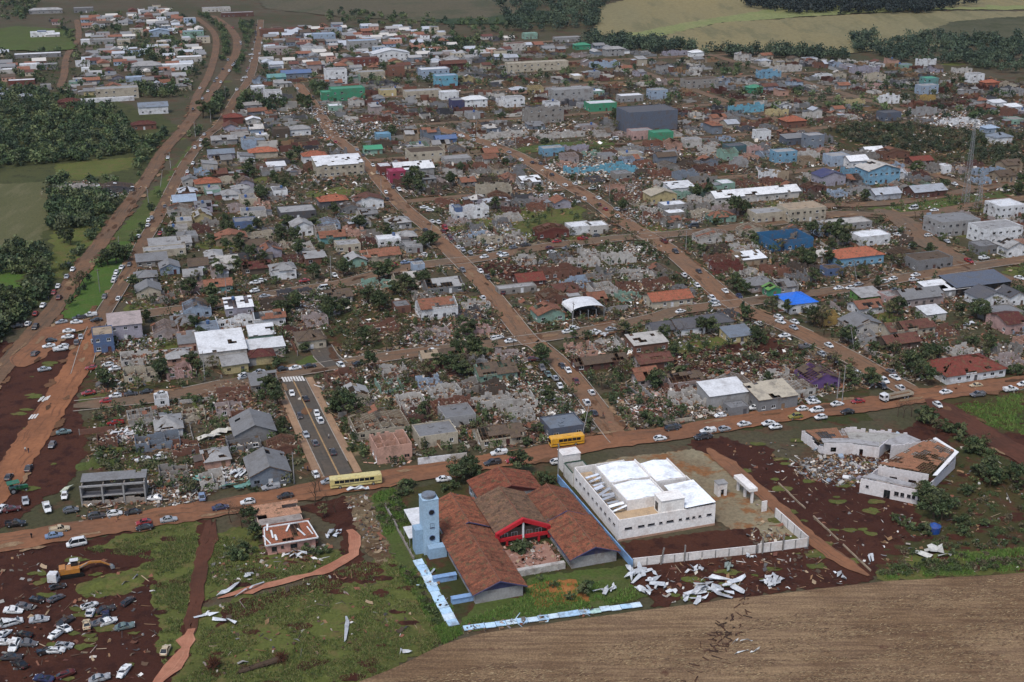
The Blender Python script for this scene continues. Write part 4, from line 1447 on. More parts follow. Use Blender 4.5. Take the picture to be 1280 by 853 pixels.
16: """1100 466 84 8 6 magenta f magenta 0|magenta corner shop front on the first street
1190 432 200 12 4.4 lgrey g white .12|long white sheet-roofed shop behind the magenta corner
1036 428 62 9 5 red f white 0|red-sided shop next to the magenta corner
795 430 240 15 6.4 cream s white .12|big cream warehouse with a torn white metal roof
570 658 180 12 3.4 dgrey f lgrey 0|dark building with a wide concrete deck roof
760 604 142 9 4.2 dgrey h orange .05|dark-walled house with a glowing orange hip roof
950 604 142 9 4.4 white G redbrown .1|white gabled house with a red-brown roof on the first street
660 358 120 9 4 white h orange 0|white house with an orange hip roof above the warehouse
385 333 142 9 3.6 cream h orange .1|cream house with two orange hips
90 506 125 9 4 cream h orange .1|cream porch house with orange roof near the frontage road
455 404 92 7 3 white s white 0|small house with a glaring white lean-to roof
225 152 92 9 4.4 red h red 0|vivid red house at the top of the frontage road
385 405 62 6 3 brick f brown 0|square brick annex beside the glaring white roof
175 262 125 8 3.2 lgrey g lgrey .1|pale grey house below the vivid red one
970 312 90 7 3 mint g green .1|sea green low roof beside the first street
1025 242 72 7 4 sky f sky 0|small sky blue block near the green roof
290 712 110 8 3.4 blue f grey 0|plain blue walled house among grey roofs
480 224 82 8 5 brown f brown 0|tall brown block in the upper rows
580 212 105 8 4 white h lgrey .1|white hip-roofed house beside the tall brown block
210 472 110 8 3 cream n - .2|cream arcade shell right of the orange porch house
160 338 130 8 3.2 lavender g bluegrey .1|lavender house with blue-grey roof near the frontage road
1110 712 120 9 3.2 lgrey h lgrey .2|pale hip-roofed house at the bend of the first street
330 152 70 6 3 dwhite G white .1|white gabled house right of the vivid red one""",
17: """150 272 180 13 6 cream f brown 0|cream two-storey block above the magenta shop front
312 280 140 9 3 lgrey f lgrey 0|low white annex right of the cream block
385 572 180 10 5.6 white n - .2|white two-storey block with a blue corner
315 575 40 6 5.4 blue f bluegrey 0|bright blue corner tower of the wrecked white block
515 455 165 10 5.6 cream n - .25|cream two-storey shell with open arches
820 676 165 8 3.6 red r redbrown .4|red painted house with slipping red roof
970 655 120 8 3.6 white f white 0|white flat-roofed shop by the second street
1065 652 95 8 3.6 dwhite f white 0|paler shop next to the white flat-roofed one
820 236 115 8 4.2 sky f lgrey 0|sky blue block beside the green playing field
950 215 120 8 4 lavender n - .3|lavender roofless block right of the sky blue one
250 172 105 7 3.2 blue g blue 0|house with a bright blue roof in the upper rows
560 140 260 8 3 dwhite n - .4|long white broken range above the playing field
860 140 260 9 3 dwhite n - .5|long white roofless walls right of the playing field
1060 320 330 8 3 cyan n - .4|row of cyan and white wall stumps in flat rubble
590 590 130 8 3 dwhite n - .4|white fallen front beside the sheet heap
450 245 150 9 2.6 tan g terra .4|tan house with tattered clay roof near the second street
1240 220 130 9 3 lgrey n - .5|grey shell near the cyan stumps""",
18: """985 738 232 15 5 dblue n - -.45|deep blue walled shell with its roof gone, open to the sky
240 112 268 20 13 slate f dgrey 0|huge plain dark grey block towering over the ruins
182 148 115 8 5 pink f lgrey 0|pink house at the foot of the dark grey block
295 160 110 8 5.4 green f green 0|deep green house at the foot of the dark grey block
298 488 142 10 4.2 yellow G cream .05|cream yellow gabled house above the second street
457 190 88 7 4.4 dwhite f lgrey 0|pale windowless block right of the green house
832 150 75 7 5 white f lgrey 0|white two-storey block with dark windows
1004 86 112 11 4.4 brick h orange .05|house with a rounded bright orange hip roof
398 442 135 9 3.6 white s white .12|white house with a swept bright roof
800 478 480 10 3.6 dwhite g white .15|very long white shed with a battered metal roof
1062 586 210 12 6 cream f tan 0|plain cream hall with two small windows
865 590 165 9 4.4 cream f lgrey 0|cream house with deep flat eaves beside the plain hall
712 300 78 7 5 lgrey n - .3|pale grey gable standing alone
1108 196 92 8 7.5 bluegrey f lgrey 0|grey-blue three-storey block right of the orange hip
1005 176 120 8 4 slate s grey 0|dark slate-grey hall beside the three-storey block
952 272 118 8 6 sky f lgrey 0|sky blue two-storey block
430 364 120 8 4.4 bluegrey n - .3|blue-grey windowless shell behind the yellow gable
878 366 95 7 4.4 white n - .25|white shell with two dark windows
935 364 60 6 4.6 tan n - .3|tan wall next to the white shell
520 385 130 8 4 concrete n - .4|pale concrete shell by the cream hall's yard
580 700 190 8 3 dwhite r brick .6|low house with bare clay battens below the long white shed
130 470 180 9 2.6 brick n - .5|brick stumps in red rubble
90 330 150 9 3 cyan n - .4|bright cyan shell in white rubble
690 225 100 8 4.4 dteal f dgrey 0|dark teal block under wires
790 225 80 8 4.4 pink n - .2|pink shell beside the dark teal block""",
19: """262 394 140 10 5 lavender G indigo .05|lavender hall with a deep indigo gable
530 384 185 13 7.4 sky G dwhite .2|light blue barn with a huge dark doorway
410 360 115 11 5.6 sky n - .25|sky blue roofless workshop beside the barn
300 290 110 9 5.4 lblue f lgrey 0|pale blue flat block behind the lavender hall
400 298 110 9 4 white g white .1|white roofed store behind the barn
555 468 150 9 3 silver g silver .1|crumpled silver quonset shed
780 460 190 10 3.6 redbrown g silver .15|red-walled shed with a crumpled silver roof
935 660 235 13 6.6 lgrey f grey 0|grey two-storey depot with broad roof
1165 700 230 12 6.6 white f lgrey 0|white two-storey offices right of the grey depot
1215 570 150 12 6 white f white 0|upper white block with black garage mouths
485 712 175 9 4 white f white 0|low white house with a bright flat roof
345 632 270 9 3 lgrey f dwhite 0|low grey row with a long pale roof
1168 174 105 9 4.4 white h bluegrey .05|whitish house with pointed blue-grey roof
1112 116 72 7 3.4 lblue h lblue 0|small light blue hip roof
960 70 190 9 3 white n - .6|heap of white walls near the lattice mast
1200 372 120 9 3.4 tan g brown .15|tan house with brown hip right of the mast
1120 345 150 9 3.4 lblue n - .4|pale blue broken house beside the avenue
830 325 90 8 5 concrete n - .4|round-shouldered concrete ruin above the avenue
870 330 45 6 4 white f white 0|tiny white cube house
1225 320 100 9 4 tan g brown .3|tan gable at the right edge above the avenue
500 235 130 8 3 dwhite g white .2|low white shed behind the blue workshop
600 250 150 9 3.4 brick r brick .7|open brown brick loft behind the barn
740 285 120 8 2.6 redbrown g red .1|long low red roof behind the barn""",
20: """735 362 140 13 5 lgrey h lgrey 0|wide grey hall with hipped roof in the upper town
590 496 195 11 7 cream f lgrey 0|cream hillside flats with balconies
520 512 280 3 2.4 white f white 0|long white retaining wall below the hillside flats
770 572 135 10 5 white g bluegrey 0|white workshop with a blue-grey roof above the woodland
885 352 150 9 4 white f white 0|bright white flat roof beside the avenue
950 312 115 9 4 dwhite f white 0|open white-roofed station by the avenue
970 192 95 9 6 mint f lblue 0|pale teal block by the curved avenue
800 184 90 9 5 lblue G lblue 0|light blue gabled house in the upper left town
515 222 115 9 4 lgrey f lgrey 0|low grey flat in the upper left town
440 224 62 7 4 white f white 0|small white box house in the upper left town
620 225 60 8 4 cream f lgrey 0|cream box house in the upper left town
685 180 60 8 6 cream f lgrey 0|taller cream house in the upper left town
215 190 110 8 5 white f white 0|white flat house by the hillside street
212 190 40 6 6 blue f white 0|narrow blue house by the hillside street
265 190 62 7 3 dwhite s white 0|low shed with white roof by the hillside street
190 290 210 9 3 grey f white 0|long low grey store by the hillside street
150 350 90 8 4 white f white 0|white walled yard house left of the hillside street
240 350 90 8 4 grey f lgrey 0|grey box house left of the hillside street
110 425 120 8 3 red f white 0|red-fronted low house at the far left
40 370 80 8 3 dwhite f white 0|white roofed house at the far left edge
415 335 65 7 4 white f lgrey 0|small white house right of the hillside street
430 362 40 5 3 white f white 0|tiny bright white shed right of the hillside street
680 410 90 8 3 lblue f lblue 0|pale blue shed roof below the grey hall
780 408 120 7 3 redbrown f redbrown 0|red market row below the grey hall
350 540 100 9 4 redbrown h maroon 0|dark red house at the woodland edge
1060 590 1 1 1 grey f grey 0|
1085 60 130 10 4 dwhite f lgrey 0|long pale store at the top of the avenue
1190 85 150 10 4 redbrown f lgrey 0|pale roofed brick store at the top of the avenue
230 70 150 9 4 lgrey h lgrey 0|grey hip-roofed block on the far left ridge
420 65 90 9 5 grey f lgrey 0|grey block on the upper left ridge""",
21: """400 196 98 11 6.5 lblue f lblue 0|pale blue two-storey cube near the upper white flats
582 238 130 12 8 lgrey f lblue 0|grey-white three-storey block with a blue roof edge
715 290 165 14 6.6 white G white 0|white hall with a sawtooth roof
572 312 160 9 5.6 red f redbrown 0|red three-bay warehouse in the upper town
155 174 105 9 6.6 brick f redbrown 0|plain brick-red tall block at the avenue
458 402 92 11 11 white f lgrey 0|tall white flats behind the bright green building
512 474 150 11 8 green f green 0|bright green two-storey building
417 478 52 9 6 green f green 0|bright green side wing of the green building
975 408 100 9 7.6 cyan f lblue 0|bright cyan cube building
920 372 130 11 7 lblue f white 0|pale blue hall behind the cyan cube
1112 508 105 9 5.6 white h white 0|white arched store in the upper town
1040 512 80 9 5.4 indigo f lgrey 0|indigo shop front beside the white arched store
268 370 132 9 4 bluegrey g blue 0|house with long blue-grey roof near the avenue
175 386 80 9 3.4 teal g teal 0|teal roofed house near the avenue
622 372 120 9 5 cream f lgrey 0|cream two-storey house below the red warehouse
740 358 70 9 7 terra f redbrown 0|narrow brick-orange house in the upper town
160 474 75 9 6 white f lgrey 0|white house with small windows below the avenue
700 454 72 8 4 yellow f lgrey 0|pale yellow shop in the upper rows
865 460 165 9 4.4 cream f lgrey 0|long cream row near the indigo shop
180 260 95 9 6 pinkgrey f lgrey 0|pinkish tall house by the avenue
345 250 90 8 4 white f lgrey 0|white house left of the red warehouse
990 470 80 8 5 white f white 0|white cube in the upper rows
1010 330 120 9 5 maroon g redbrown 0|dark red roof behind the cyan cube
1260 500 80 8 4 white f lgrey 0|white square house in the upper rows""",
22: """200 336 285 9 6.6 cream f cream 0|very long cream building in the upper town
365 478 190 11 8 lgrey f lgrey 0|grey-white three-storey block with ribbon windows
235 582 170 12 10 concrete n - .12|unfinished concrete flats with empty window holes
505 524 130 11 5 green f white 0|dark green store with a bright white roof
90 505 92 9 6 white f lgrey 0|white two-storey house near the unfinished flats
1225 440 65 8 4 green h green 0|mint green hip roof in the far ruins
1190 532 150 9 5.4 cyan n - .2|sky blue roofless range in the far ruins
165 186 62 8 5 mint f mint 0|pale mint house at the top of the town
970 415 160 10 6 concrete f brown 0|brown concrete block in the far ruins
520 320 130 9 5 lblue n - .15|pale blue roofless block at the top of the town
770 468 80 9 6 lblue f lgrey 0|light blue house in the far rows
640 480 110 9 4 lgrey f white 0|grey store with white roof in the far rows
410 235 70 8 4 green h green 0|small green roof at the top of the town
340 200 120 8 4 lgrey f lgrey 0|grey store at the top of the town
95 240 90 9 6 dwhite f redbrown 0|white tall house with red roof at the top of the town
560 265 90 8 6 lgrey h lgrey 0|grey-white villa on the town's upper edge
860 262 130 8 4 lavender n - .3|lavender grey range on the town's upper edge
950 270 60 8 4 white h white 0|bright white roof on the town's upper edge""",
23: """655 490 82 9 6 white n - .2|white shell with square holes in the far right ruins
845 430 62 9 9 teal f green 0|teal tower house in the far right ruins
835 445 90 8 6 lblue f lgrey 0|pale blue house at the foot of the teal tower house
90 370 100 9 6 sky n - .15|sky blue shell in the far ruins
830 312 80 8 6 white n - .2|white house on the edge of the far fields
1060 390 72 8 6 white f lgrey 0|white cube house on the right ridge
1130 415 72 8 4 orange h orange 0|low orange-red roof on the right ridge
495 495 82 7 4 yellow n - .3|yellow wall in the far right ruins
840 478 52 7 4 mustard n - .2|mustard wall in the far right ruins
590 385 82 9 6 cream n - .2|cream shell on the far rise
590 420 72 8 4 pink n - .2|pink shell below the cream one
660 570 90 9 5 slate f dgrey 0|dark slate cube above the scrub belt
820 545 110 9 5 lgrey n - .3|grey shell right of the scrub belt
130 545 90 8 4 yellow n - .3|pale yellow shell left of the scrub belt
1000 345 80 8 4 dwhite n - .3|dirty white shell near the right ridge
540 345 130 8 5 lavender n - .3|lavender grey row in the far right ruins
1165 505 72 7 3 white s white 0|bright flat white roof at the right edge
1240 525 72 7 3 white s white 0|second bright white roof at the far right edge
1240 455 90 9 5 lgrey n - .3|grey shell at the far right edge
170 340 140 8 5 dwhite n - .3|dirty white row below the far fields""",
}
def build_houses():
	for t, txt in HOUSES.items():
		for line in txt.split('\n'):
			a, lab = line.split('|')
			if not lab:
				continue
			a = a.split()
			x, y, wp, D, h = map(float, a[:5])
			kind = a[6]
			name, cat = 'house', 'house'
			if kind in 'n':
				name, cat = 'ruined_house', 'ruin'
			for k, nm in (('warehouse', 'warehouse'), ('shed', 'shed'), (' hall', 'hall'), ('shop', 'shop'), ('barn', 'barn'), ('flats', 'flats'), ('canopy', 'canopy'), ('block', 'block_building'), ('depot', 'depot'), ('store', 'store_building')):
				if k in lab.split(' beside')[0].split(' behind')[0].split(' above')[0].split(' below')[0].split(' near')[0].split(' at the')[0].split(' right of')[0].split(' left of')[0] and kind != 'n':
					name, cat = nm, nm.replace('_', ' ')
					break
			win = not any(q in lab for q in ('windowless', 'plain dark', 'canopy', 'white-roofed warehouse', 'awning', 'carport', 'retaining', 'quonset', 'open shed', 'charcoal', 'plain brick-red', 'tower of'))
			front_house(t, x, y, wp, D, h, a[5], kind, a[7] if a[7] != '-' else None, float(a[8]), lab, name, cat, win=win)
build_houses()
def arched(t, x, y, wpx, D, h, rise, col, wall, lab, name, cat):
	p = TP(t, x, y)
	W = wpx * TILE[t][2] / px_of(p)[2] / .95
	c = p + BX * (D / 2)
	r = thing(name, lab, cat, (c.x, c.y, 0), YAW, 'houses and halls of the storm-hit town')
	n = 12
	for k in range(6):
		mb = MB()
		y0, y1 = -D / 2 - .3 + (D + .6) * k / 6, -D / 2 - .3 + (D + .6) * (k + 1) / 6 - .02
		a = [(-(W / 2 + .3) * math.cos(math.pi * i / n), h + rise * math.sin(math.pi * i / n) ** .8) for i in range(n + 1)]
		for i in range(n):
			mb.slab([(a[i][0], y0, a[i][1]), (a[i + 1][0], y0, a[i + 1][1]), (a[i + 1][0], y1, a[i + 1][1]), (a[i][0], y1, a[i][1])], .06)
		mb.build('roof_sheet', [METALROOF], r, vary(C[col], .92, 1.04, R))
	for i in range(5):
		for yy in (-D / 2 + .2, D / 2 - .2):
			mb = MB()
			mb.box((-W / 2 + .2 + (W - .4) * i / 4, yy, h / 2 + .1), (.25, .25, h + .2))
			mb.build('post', [STEEL], r)
	mb = MB()
	mb.M = Matrix.Translation((0, D / 2 - .6, 0))
	wall_run(mb, W - 1, h, [])
	mb.build('back_wall', [WALL], r, C[wall])
	occupy(c, W * .5)
arched(12, 1175, 505, 178, 10, 3.0, 2.2, 'white', 'dgrey', 'white arched canopy over dark bays beside the cross street', 'canopy', 'canopy')

# ------------------------------------------------------------------ the school
def tile_variant(name, k):
	m = TILEM.copy()
	m.name = name
	t = m.node_tree
	l = [x for x in t.links if x.to_socket == t.nodes['Principled BSDF'].inputs['Base Color']][0]
	mx = t.nodes.new('ShaderNodeMix')
	mx.data_type, mx.blend_type = 'RGBA', 'MULTIPLY'
	mx.inputs[0].default_value = 1
	mx.inputs[7].default_value = k
	t.links.new(l.from_socket, mx.inputs[6])
	t.links.new(mx.outputs[2], t.nodes['Principled BSDF'].inputs['Base Color'])
	return m
TILES3 = [TILEM, tile_variant('old_clay_tiles', (.74, .74, .76, 1)), tile_variant('new_clay_tiles', (1.2, 1.12, 1.06, 1))]
def tile_slope(mb, e0, e1, r1, r0, seed, pitch=.75, rows=9, gaps=.03):
	"""a slope laid with raised columns of clay tiles, uneven, with a few holes"""
	e0, e1, r1, r0 = (Vector(p) for p in (e0, e1, r1, r0))
	n = max(2, int((e1 - e0).length / pitch))
	nrm = (e1 - e0).cross(r0 - e0).normalized()
	if nrm.z < 0:
		nrm = -nrm
	for i in range(n):
		a0, a1 = i / n, (i + 1) / n
		for j in range(rows):
			if noise.noise((i * .21 + seed, j * .5, seed)) > .62 - gaps * 4 and R.random() < .6:
				continue
			b0, b1 = j / rows, (j + 1) / rows + .012
			up = nrm * R.uniform(.0, .05)
			def pt(a, b):
				return e0.lerp(e1, a).lerp(r0.lerp(r1, a), b)
			m = (a0 + a1) / 2
			lo, hi = nrm * .10 + up, nrm * .02 + up
			age = R.choice((0, 0, 0, 1, 1, 2)) if R.random() < .45 else (0, 1, 0, 2, 0, 0)[i % 6]
			mb.add([pt(a0, b0) + up, pt(m, b0) + nrm * .22 + up, pt(a1, b0) + up, pt(a1, b1) + hi - nrm * .03, pt(m, b1) + nrm * .17 + up, pt(a0, b1) + hi - nrm * .03],
				   [(0, 1, 4, 5), (1, 2, 3, 4)], age)

def gable_block(root, x, y, W, D, h, rise, wallc, gablec, roofc, seed, openings=True, over=.8, front=True, rows=9):
	"""one gabled wing: corner x,y is its front left eave in the root's frame"""
	mb = MB()
	for (cx, cy), rz, L, k in (((x + W / 2, y), 0, W, 0), ((x, y + D / 2), -math.pi / 2, D - .4, 1), ((x + W, y + D / 2), math.pi / 2, D - .4, 2), ((x + W / 2, y + D), math.pi, W, 3)):
		ops = []
		n = int(L / 3.2)
		for i in range(n):
			u = -L / 2 + L * (i + .5) / n
			if openings and k in (1, 2):
				ops.append((u - .8, u + .8, 1.0, 2.3))
		mb.M = Matrix.Translation((cx, cy, 0)) @ Matrix.Rotation(rz, 4, 'Z')
		wall_run(mb, L, h, ops, .2)
		for o in ops:
			p = mb.M @ Vector(((o[0] + o[1]) / 2, 0, 1.65))
			link('window', window_mesh(1.6, 1.3), root, C['lblue'], p, rz)
	mb.M = None
	mb.build('wall', [WALL], root, C[wallc])
	o = over
	for yy in ((y - .02, y + D - .18) if front else (y + D - .18,)):
		g1 = MB()
		g1.add([(x - .3, yy, h), (x + W + .3, yy, h), (x + W / 2, yy, h + rise + .05), (x - .3, yy + .2, h), (x + W + .3, yy + .2, h), (x + W / 2, yy + .2, h + rise + .05)],
			   [(0, 1, 2), (5, 4, 3), (0, 2, 5, 3), (1, 4, 5, 2), (0, 3, 4, 1)])
		g1.build('gable', [WALL], root, C[gablec])
	ez = h - o * rise / (W / 2) + .12
	f, b = y - o, y + D + .3
	L_, R_, m = x - o, x + W + o, x + W / 2
	under = MB()
	for q in (((L_, b, ez), (L_, f, ez), (m, f, h + rise), (m, b, h + rise)), ((R_, f, ez), (R_, b, ez), (m, b, h + rise), (m, f, h + rise))):
		under.slab([Vector(p) for p in q], .1)
	under.build('roof_boarding', [WOOD], root)
	tb = MB()
	up = Vector((0, 0, .05))
	for n, q in enumerate((((L_, b, ez), (L_, f, ez), (m, f, h + rise), (m, b, h + rise)), ((R_, f, ez), (R_, b, ez), (m, b, h + rise), (m, f, h + rise)))):
		tile_slope(tb, *[Vector(p) + up for p in q], seed + n * 5, rows=rows)
	tag(tb.build('roof_tiles', TILES3, root, C[roofc] if isinstance(roofc, str) else roofc), kind='stuff')
	rb = MB()
	rb.bar((m, f, h + rise + .1), (m, b, h + rise + .1), .2, n=6)
	rb.build('ridge_cap', [TILEM], root, C['brick'])
	fb = MB()
	for sx, xx in ((-1, L_), (1, R_)):
		fb.bar((xx, f - .05, ez), (m, f - .05, h + rise + .02), .14)
		fb.box((xx - sx * .02, (f + b) / 2, ez - .05), (.12, b - f, .16))
	fb.build('fascia', [WALL], root, C['indigo'] if gablec == 'indigo' else C[gablec])

SO = TP(1, 370, 665, 3)
SO.z = 0
def sl(x, y):
	return SO + AX * x + BX * y
SG = 'buildings of the school'
def school():
	CLAY = S(104, 68, 55)
	r = thing('school_pavilion', 'long clay-tiled school pavilion with an indigo gable, beside the blue tower', 'school wing', sl(0, 0), YAW, SG)
	gable_block(r, .3, .2, 11.5, 28, 3.1, 2.3, 'lgrey', 'indigo', CLAY, 3)
	gable_block(r, 1.6, 28.6, 11, 15.5, 3.4, 2.3, 'lgrey', 'indigo', S(112, 72, 57), 7)
	r = thing('school_pavilion', 'clay-tiled school pavilion with a purple-blue gable, beside the clinic', 'school wing', sl(26.4, 7.4), YAW, SG)
	gable_block(r, .3, .3, 11.6, 18.5, 3.1, 2.3, 'lgrey', 'indigo', S(108, 70, 56), 11)
	gable_block(r, .8, 19.2, 10.4, 14.5, 3.4, 2.2, 'lgrey', 'indigo', S(100, 66, 54), 15)
	r = thing('school_hall', 'red-gabled school hall with a weathered brown tile roof', 'school hall', sl(12.6, 22.5), YAW, SG)
	gable_block(r, .4, 1.6, 13.0, 17.5, 4.0, 2.7, 'cream', 'red', S(96, 78, 66), 21, front=False, over=.5)
	fb = MB()
	W = 13.9
	# the big red hexagonal frame of the front
	fr = [(0, .2, 1.2), (.3, .2, 3.9), (W / 2, .2, 6.9), (W - .3, .2, 3.9), (W, .2, 1.2)]
	for a, b in zip(fr[:-1], fr[1:]):
		a, b = Vector(a), Vector(b)
		d = b - a
		fb.box((a + b) / 2, (d.length + .5, .9, .95), 0, ry=-math.atan2(d.z, d.x))
	fb.box((W / 2, .35, 2.1), (W - .5, .5, .9))
	fb.box((W * .2, .35, 1.0), (.5, .5, 2.0))
	fb.box((W * .8, .35, 1.0), (.5, .5, 2.0))
	fb.build('front_frame', [m_tint('red_paint', .7, (96, 50, 46), .2, .4)], r, S(164, 34, 42))
	mb = MB()
	mb.box((W / 2, .2, 3.3), (.42, .5, 6.4))
	mb.build('pillar', [WALL], r, C['white'])
	mb = MB()
	mb.box((W / 2, 1.3, 2.2), (W - 1.2, .15, 4.4))
	mb.build('porch_wall', [WALL], r, C['brown'])
	for x in (2.5, 5.0, 8.9, 11.4):
		link('window', window_mesh(1.6, 1.4), r, C['white'], (x, 1.18, 2.6))
	r = thing('school_hall', 'rear school hall with a red-edged clay roof behind the brown one', 'school hall', sl(13.4, 42.2), YAW, SG)
	gable_block(r, 1.2, .2, 16.5, 10.5, 3.9, 2.6, 'lgrey', 'red', S(104, 64, 52), 31, over=.6)
	# tower
	t = thing('water_tower', 'pale blue square school tower with a grey tank on top', 'tower', sl(-3.2, 27), YAW, SG)
	mb = MB()
	mb.box((0, 0, 7.4), (3.9, 3.9, 14.8))
	mb.box((0, 0, 14.9), (4.05, 4.05, .2))
	mb.build('shaft', [m_tint('blue_paint', .85, (120, 130, 140), .3, .4)], t, S(148, 174, 194))
	mb = MB()
	mb.bar((0, 0, 15.0), (0, 0, 15.7), 1.75, 0, 1.75, 20)
	mb.bar((0, 0, 15.7), (0, 0, 15.78), 1.75, 0, 1.6, 20)
	mb.build('tank', [CONCRETE], t, C['bluegrey'])
	for z in (11.6, 4.6):
		mb = MB()
		mb.bar((.15, -2.03, z), (.15, -1.9, z), .62, 0, .62, 16)
		mb.build('porthole', [GLASS], t)
		mb = MB()
		for i in range(16):
			a, b = i / 16 * 2 * math.pi, (i + 1) / 16 * 2 * math.pi
			mb.bar((.15 + .7 * math.cos(a), -2.0, z + .7 * math.sin(a)), (.15 + .7 * math.cos(b), -2.0, z + .7 * math.sin(b)), .09)
		mb.build('porthole_rim', [WALL], t, C['blue'])
	link('window', window_mesh(1.0, 1.2), t, C['navy'], (.2, -2.0, 8.0))
	mb = MB()
	mb.box((-2.9, .5, 3.4), (1.9, 3, 6.8))
	mb.box((.9, -3.2, 1.5), (4.4, 2.4, 3.0))
	mb.build('annex', [m_tint('blue_paint', .85)], t, S(132, 158, 180))
	# yard walls and annex boxes
	for x, y, w_, lab in ((-3.6, 12.2, 5.6, 'pale blue low wall stub below the school tower, the upper one'), (-2.2, 2.2, 5.2, 'pale blue low wall stub by the corner of the left school roof')):
		mb = MB()
		mb.box((0, 0, .8), (w_, 1.2, 1.6))
		mb.box((0, -.1, 1.65), (w_ + .1, 1.5, .1))
		tag(mb.build('yard_wall', [WALL], None, S(120, 150, 186), sl(x, y), YAW), lab, 'wall', 'low blue walls in the school yard')
	# courtyard stage
	c = thing('courtyard_stage', 'broken tiled courtyard floor with a pale front wall between the pavilions', 'courtyard', sl(19, 14), YAW)
	mb = MB()
	mb.box((0, 1.0, .25), (12.2, 11, .5))
	mb.build('floor', [m_tint('clay_floor', .95, (110, 70, 60), .6, .6)], c, S(142, 110, 96))
	mb = MB()
	mb.box((0, -5.2, .9), (12.6, 1.2, 1.8))
	for x in (-4, -1.5, 2.4, 4.4):
		mb.box((x, -5.85, .9), (.35, .2, 1.7))
	mb.build('front_wall', [WALL], c, C['dwhite'])
	SRC.append((*sl(19, 16)[:2], 7, 420, [C['terra'], C['pink'], C['dwhite'], C['brick']]))
	# white canopy left of the tower
	for x, y, w_, d_, z, lab in ((-3.2, 40, 4.4, 9, 2.8, 'white entrance canopy behind the school tower'), (-6.0, 33, 3.4, 6, 2.6, 'lower white canopy slab beside the school tower')):
		r = thing('canopy', lab, 'canopy', sl(x, y), YAW)
		mb = MB()
		mb.box((0, 0, z), (w_, d_, .2))
		mb.build('canopy_roof', [METALROOF], r, C['white'])
		for sx in (-1, 1):
			for sy in (-1, 1):
				mb = MB()
				mb.box((sx * (w_ / 2 - .2), sy * (d_ / 2 - .2), (z - .1) / 2), (.16, .16, z - .1))
				mb.build('post', [STEEL], r)
	# standing blue wall between school and clinic, panel by panel
	def panel_wall(name, a, b, n, h, th, col, lab, cat, broken=0.0, gap=()):
		d = b - a
		r = thing(name, lab, cat, a, math.atan2(d.y, d.x))
		L = d.length
		mbp = None
		for i in range(n):
			if i in gap:
				continue
			mb = MB()
			w_ = L / n - .03
			hh = h * (1 - broken * R.random())
			mb.box((L * (i + .5) / n, 0, hh / 2), (w_, th, hh))
			mb.box((L * (i + .5) / n, 0, hh + .04), (w_, th + .1, .08))
			mb.build('wall_panel', [WALL], r, vary(col, .88, 1.05, R))
		for i in range(n + 1):
			mb = MB()
			mb.box((L * i / n, -th * .7, h / 2 + .05), (.28, .12, h + .1))
			mb.build('pier', [CONCRETE], r, C['lgrey'])
		return r
	panel_wall('boundary_wall', sl(40.6, 3.2), sl(39.4, 51.5), 14, 2.3, .2, S(116, 152, 192), 'pale blue standing wall between the school and the clinic', 'wall')
	panel_wall('boundary_wall', sl(-8.2, 24), sl(-8.6, 52), 9, 1.3, .25, S(128, 122, 116), 'low grey wall along the grass bank behind the tower', 'wall', .5)
	# collapsed blue-white wall lying outward
	def fallen(a, b, n, wd, lab, cols):
		d = b - a
		L = d.length
		r = thing('collapsed_wall', lab, 'fallen wall', a, math.atan2(d.y, d.x), 'fallen boundary walls of the school')
		for i in range(n):
			mb = MB()
			w_ = L / n
			mb.box((0, 0, 0), (w_ * R.uniform(.93, .99), wd * R.uniform(.88, 1.06), .16), R.uniform(-.025, .025), rx=R.uniform(-.06, .06), ry=R.uniform(-.03, .03))
			mb.build('wall_panel', [WALL], r, R.choice(cols), (L * (i + .5) / n, R.uniform(-.15, .15), .36 + R.uniform(0, .12)))
			occupy(a + d * ((i + .5) / n), 1.9)
			if R.random() < .3:
				SRC.append((*(a + d * ((i + .5) / n))[:2], 1.6, 14, [cols[0], C['dwhite'], C['lblue']]))
	LB = [S(178, 204, 222), S(168, 198, 220), S(190, 208, 220), S(160, 190, 214)]
	fallen(sl(-7.3, 23), sl(-6.9, -7.0), 12, 2.5, 'toppled pale blue wall lying along the left side of the school', LB)
	fallen(sl(-5.2, -8.8), sl(36, -12.2), 17, 1.9, 'toppled pale blue wall lying along the front of the school lawn', LB + [S(176, 206, 198)])
	for x, y in ((-2, 30), (5, 10), (16, 30), (30, 12), (33, 36), (20, 47)):
		occupy(sl(x, y), 12)
	occupy(sl(5, 36), 10)
	occupy(sl(18, 14), 8)
school()

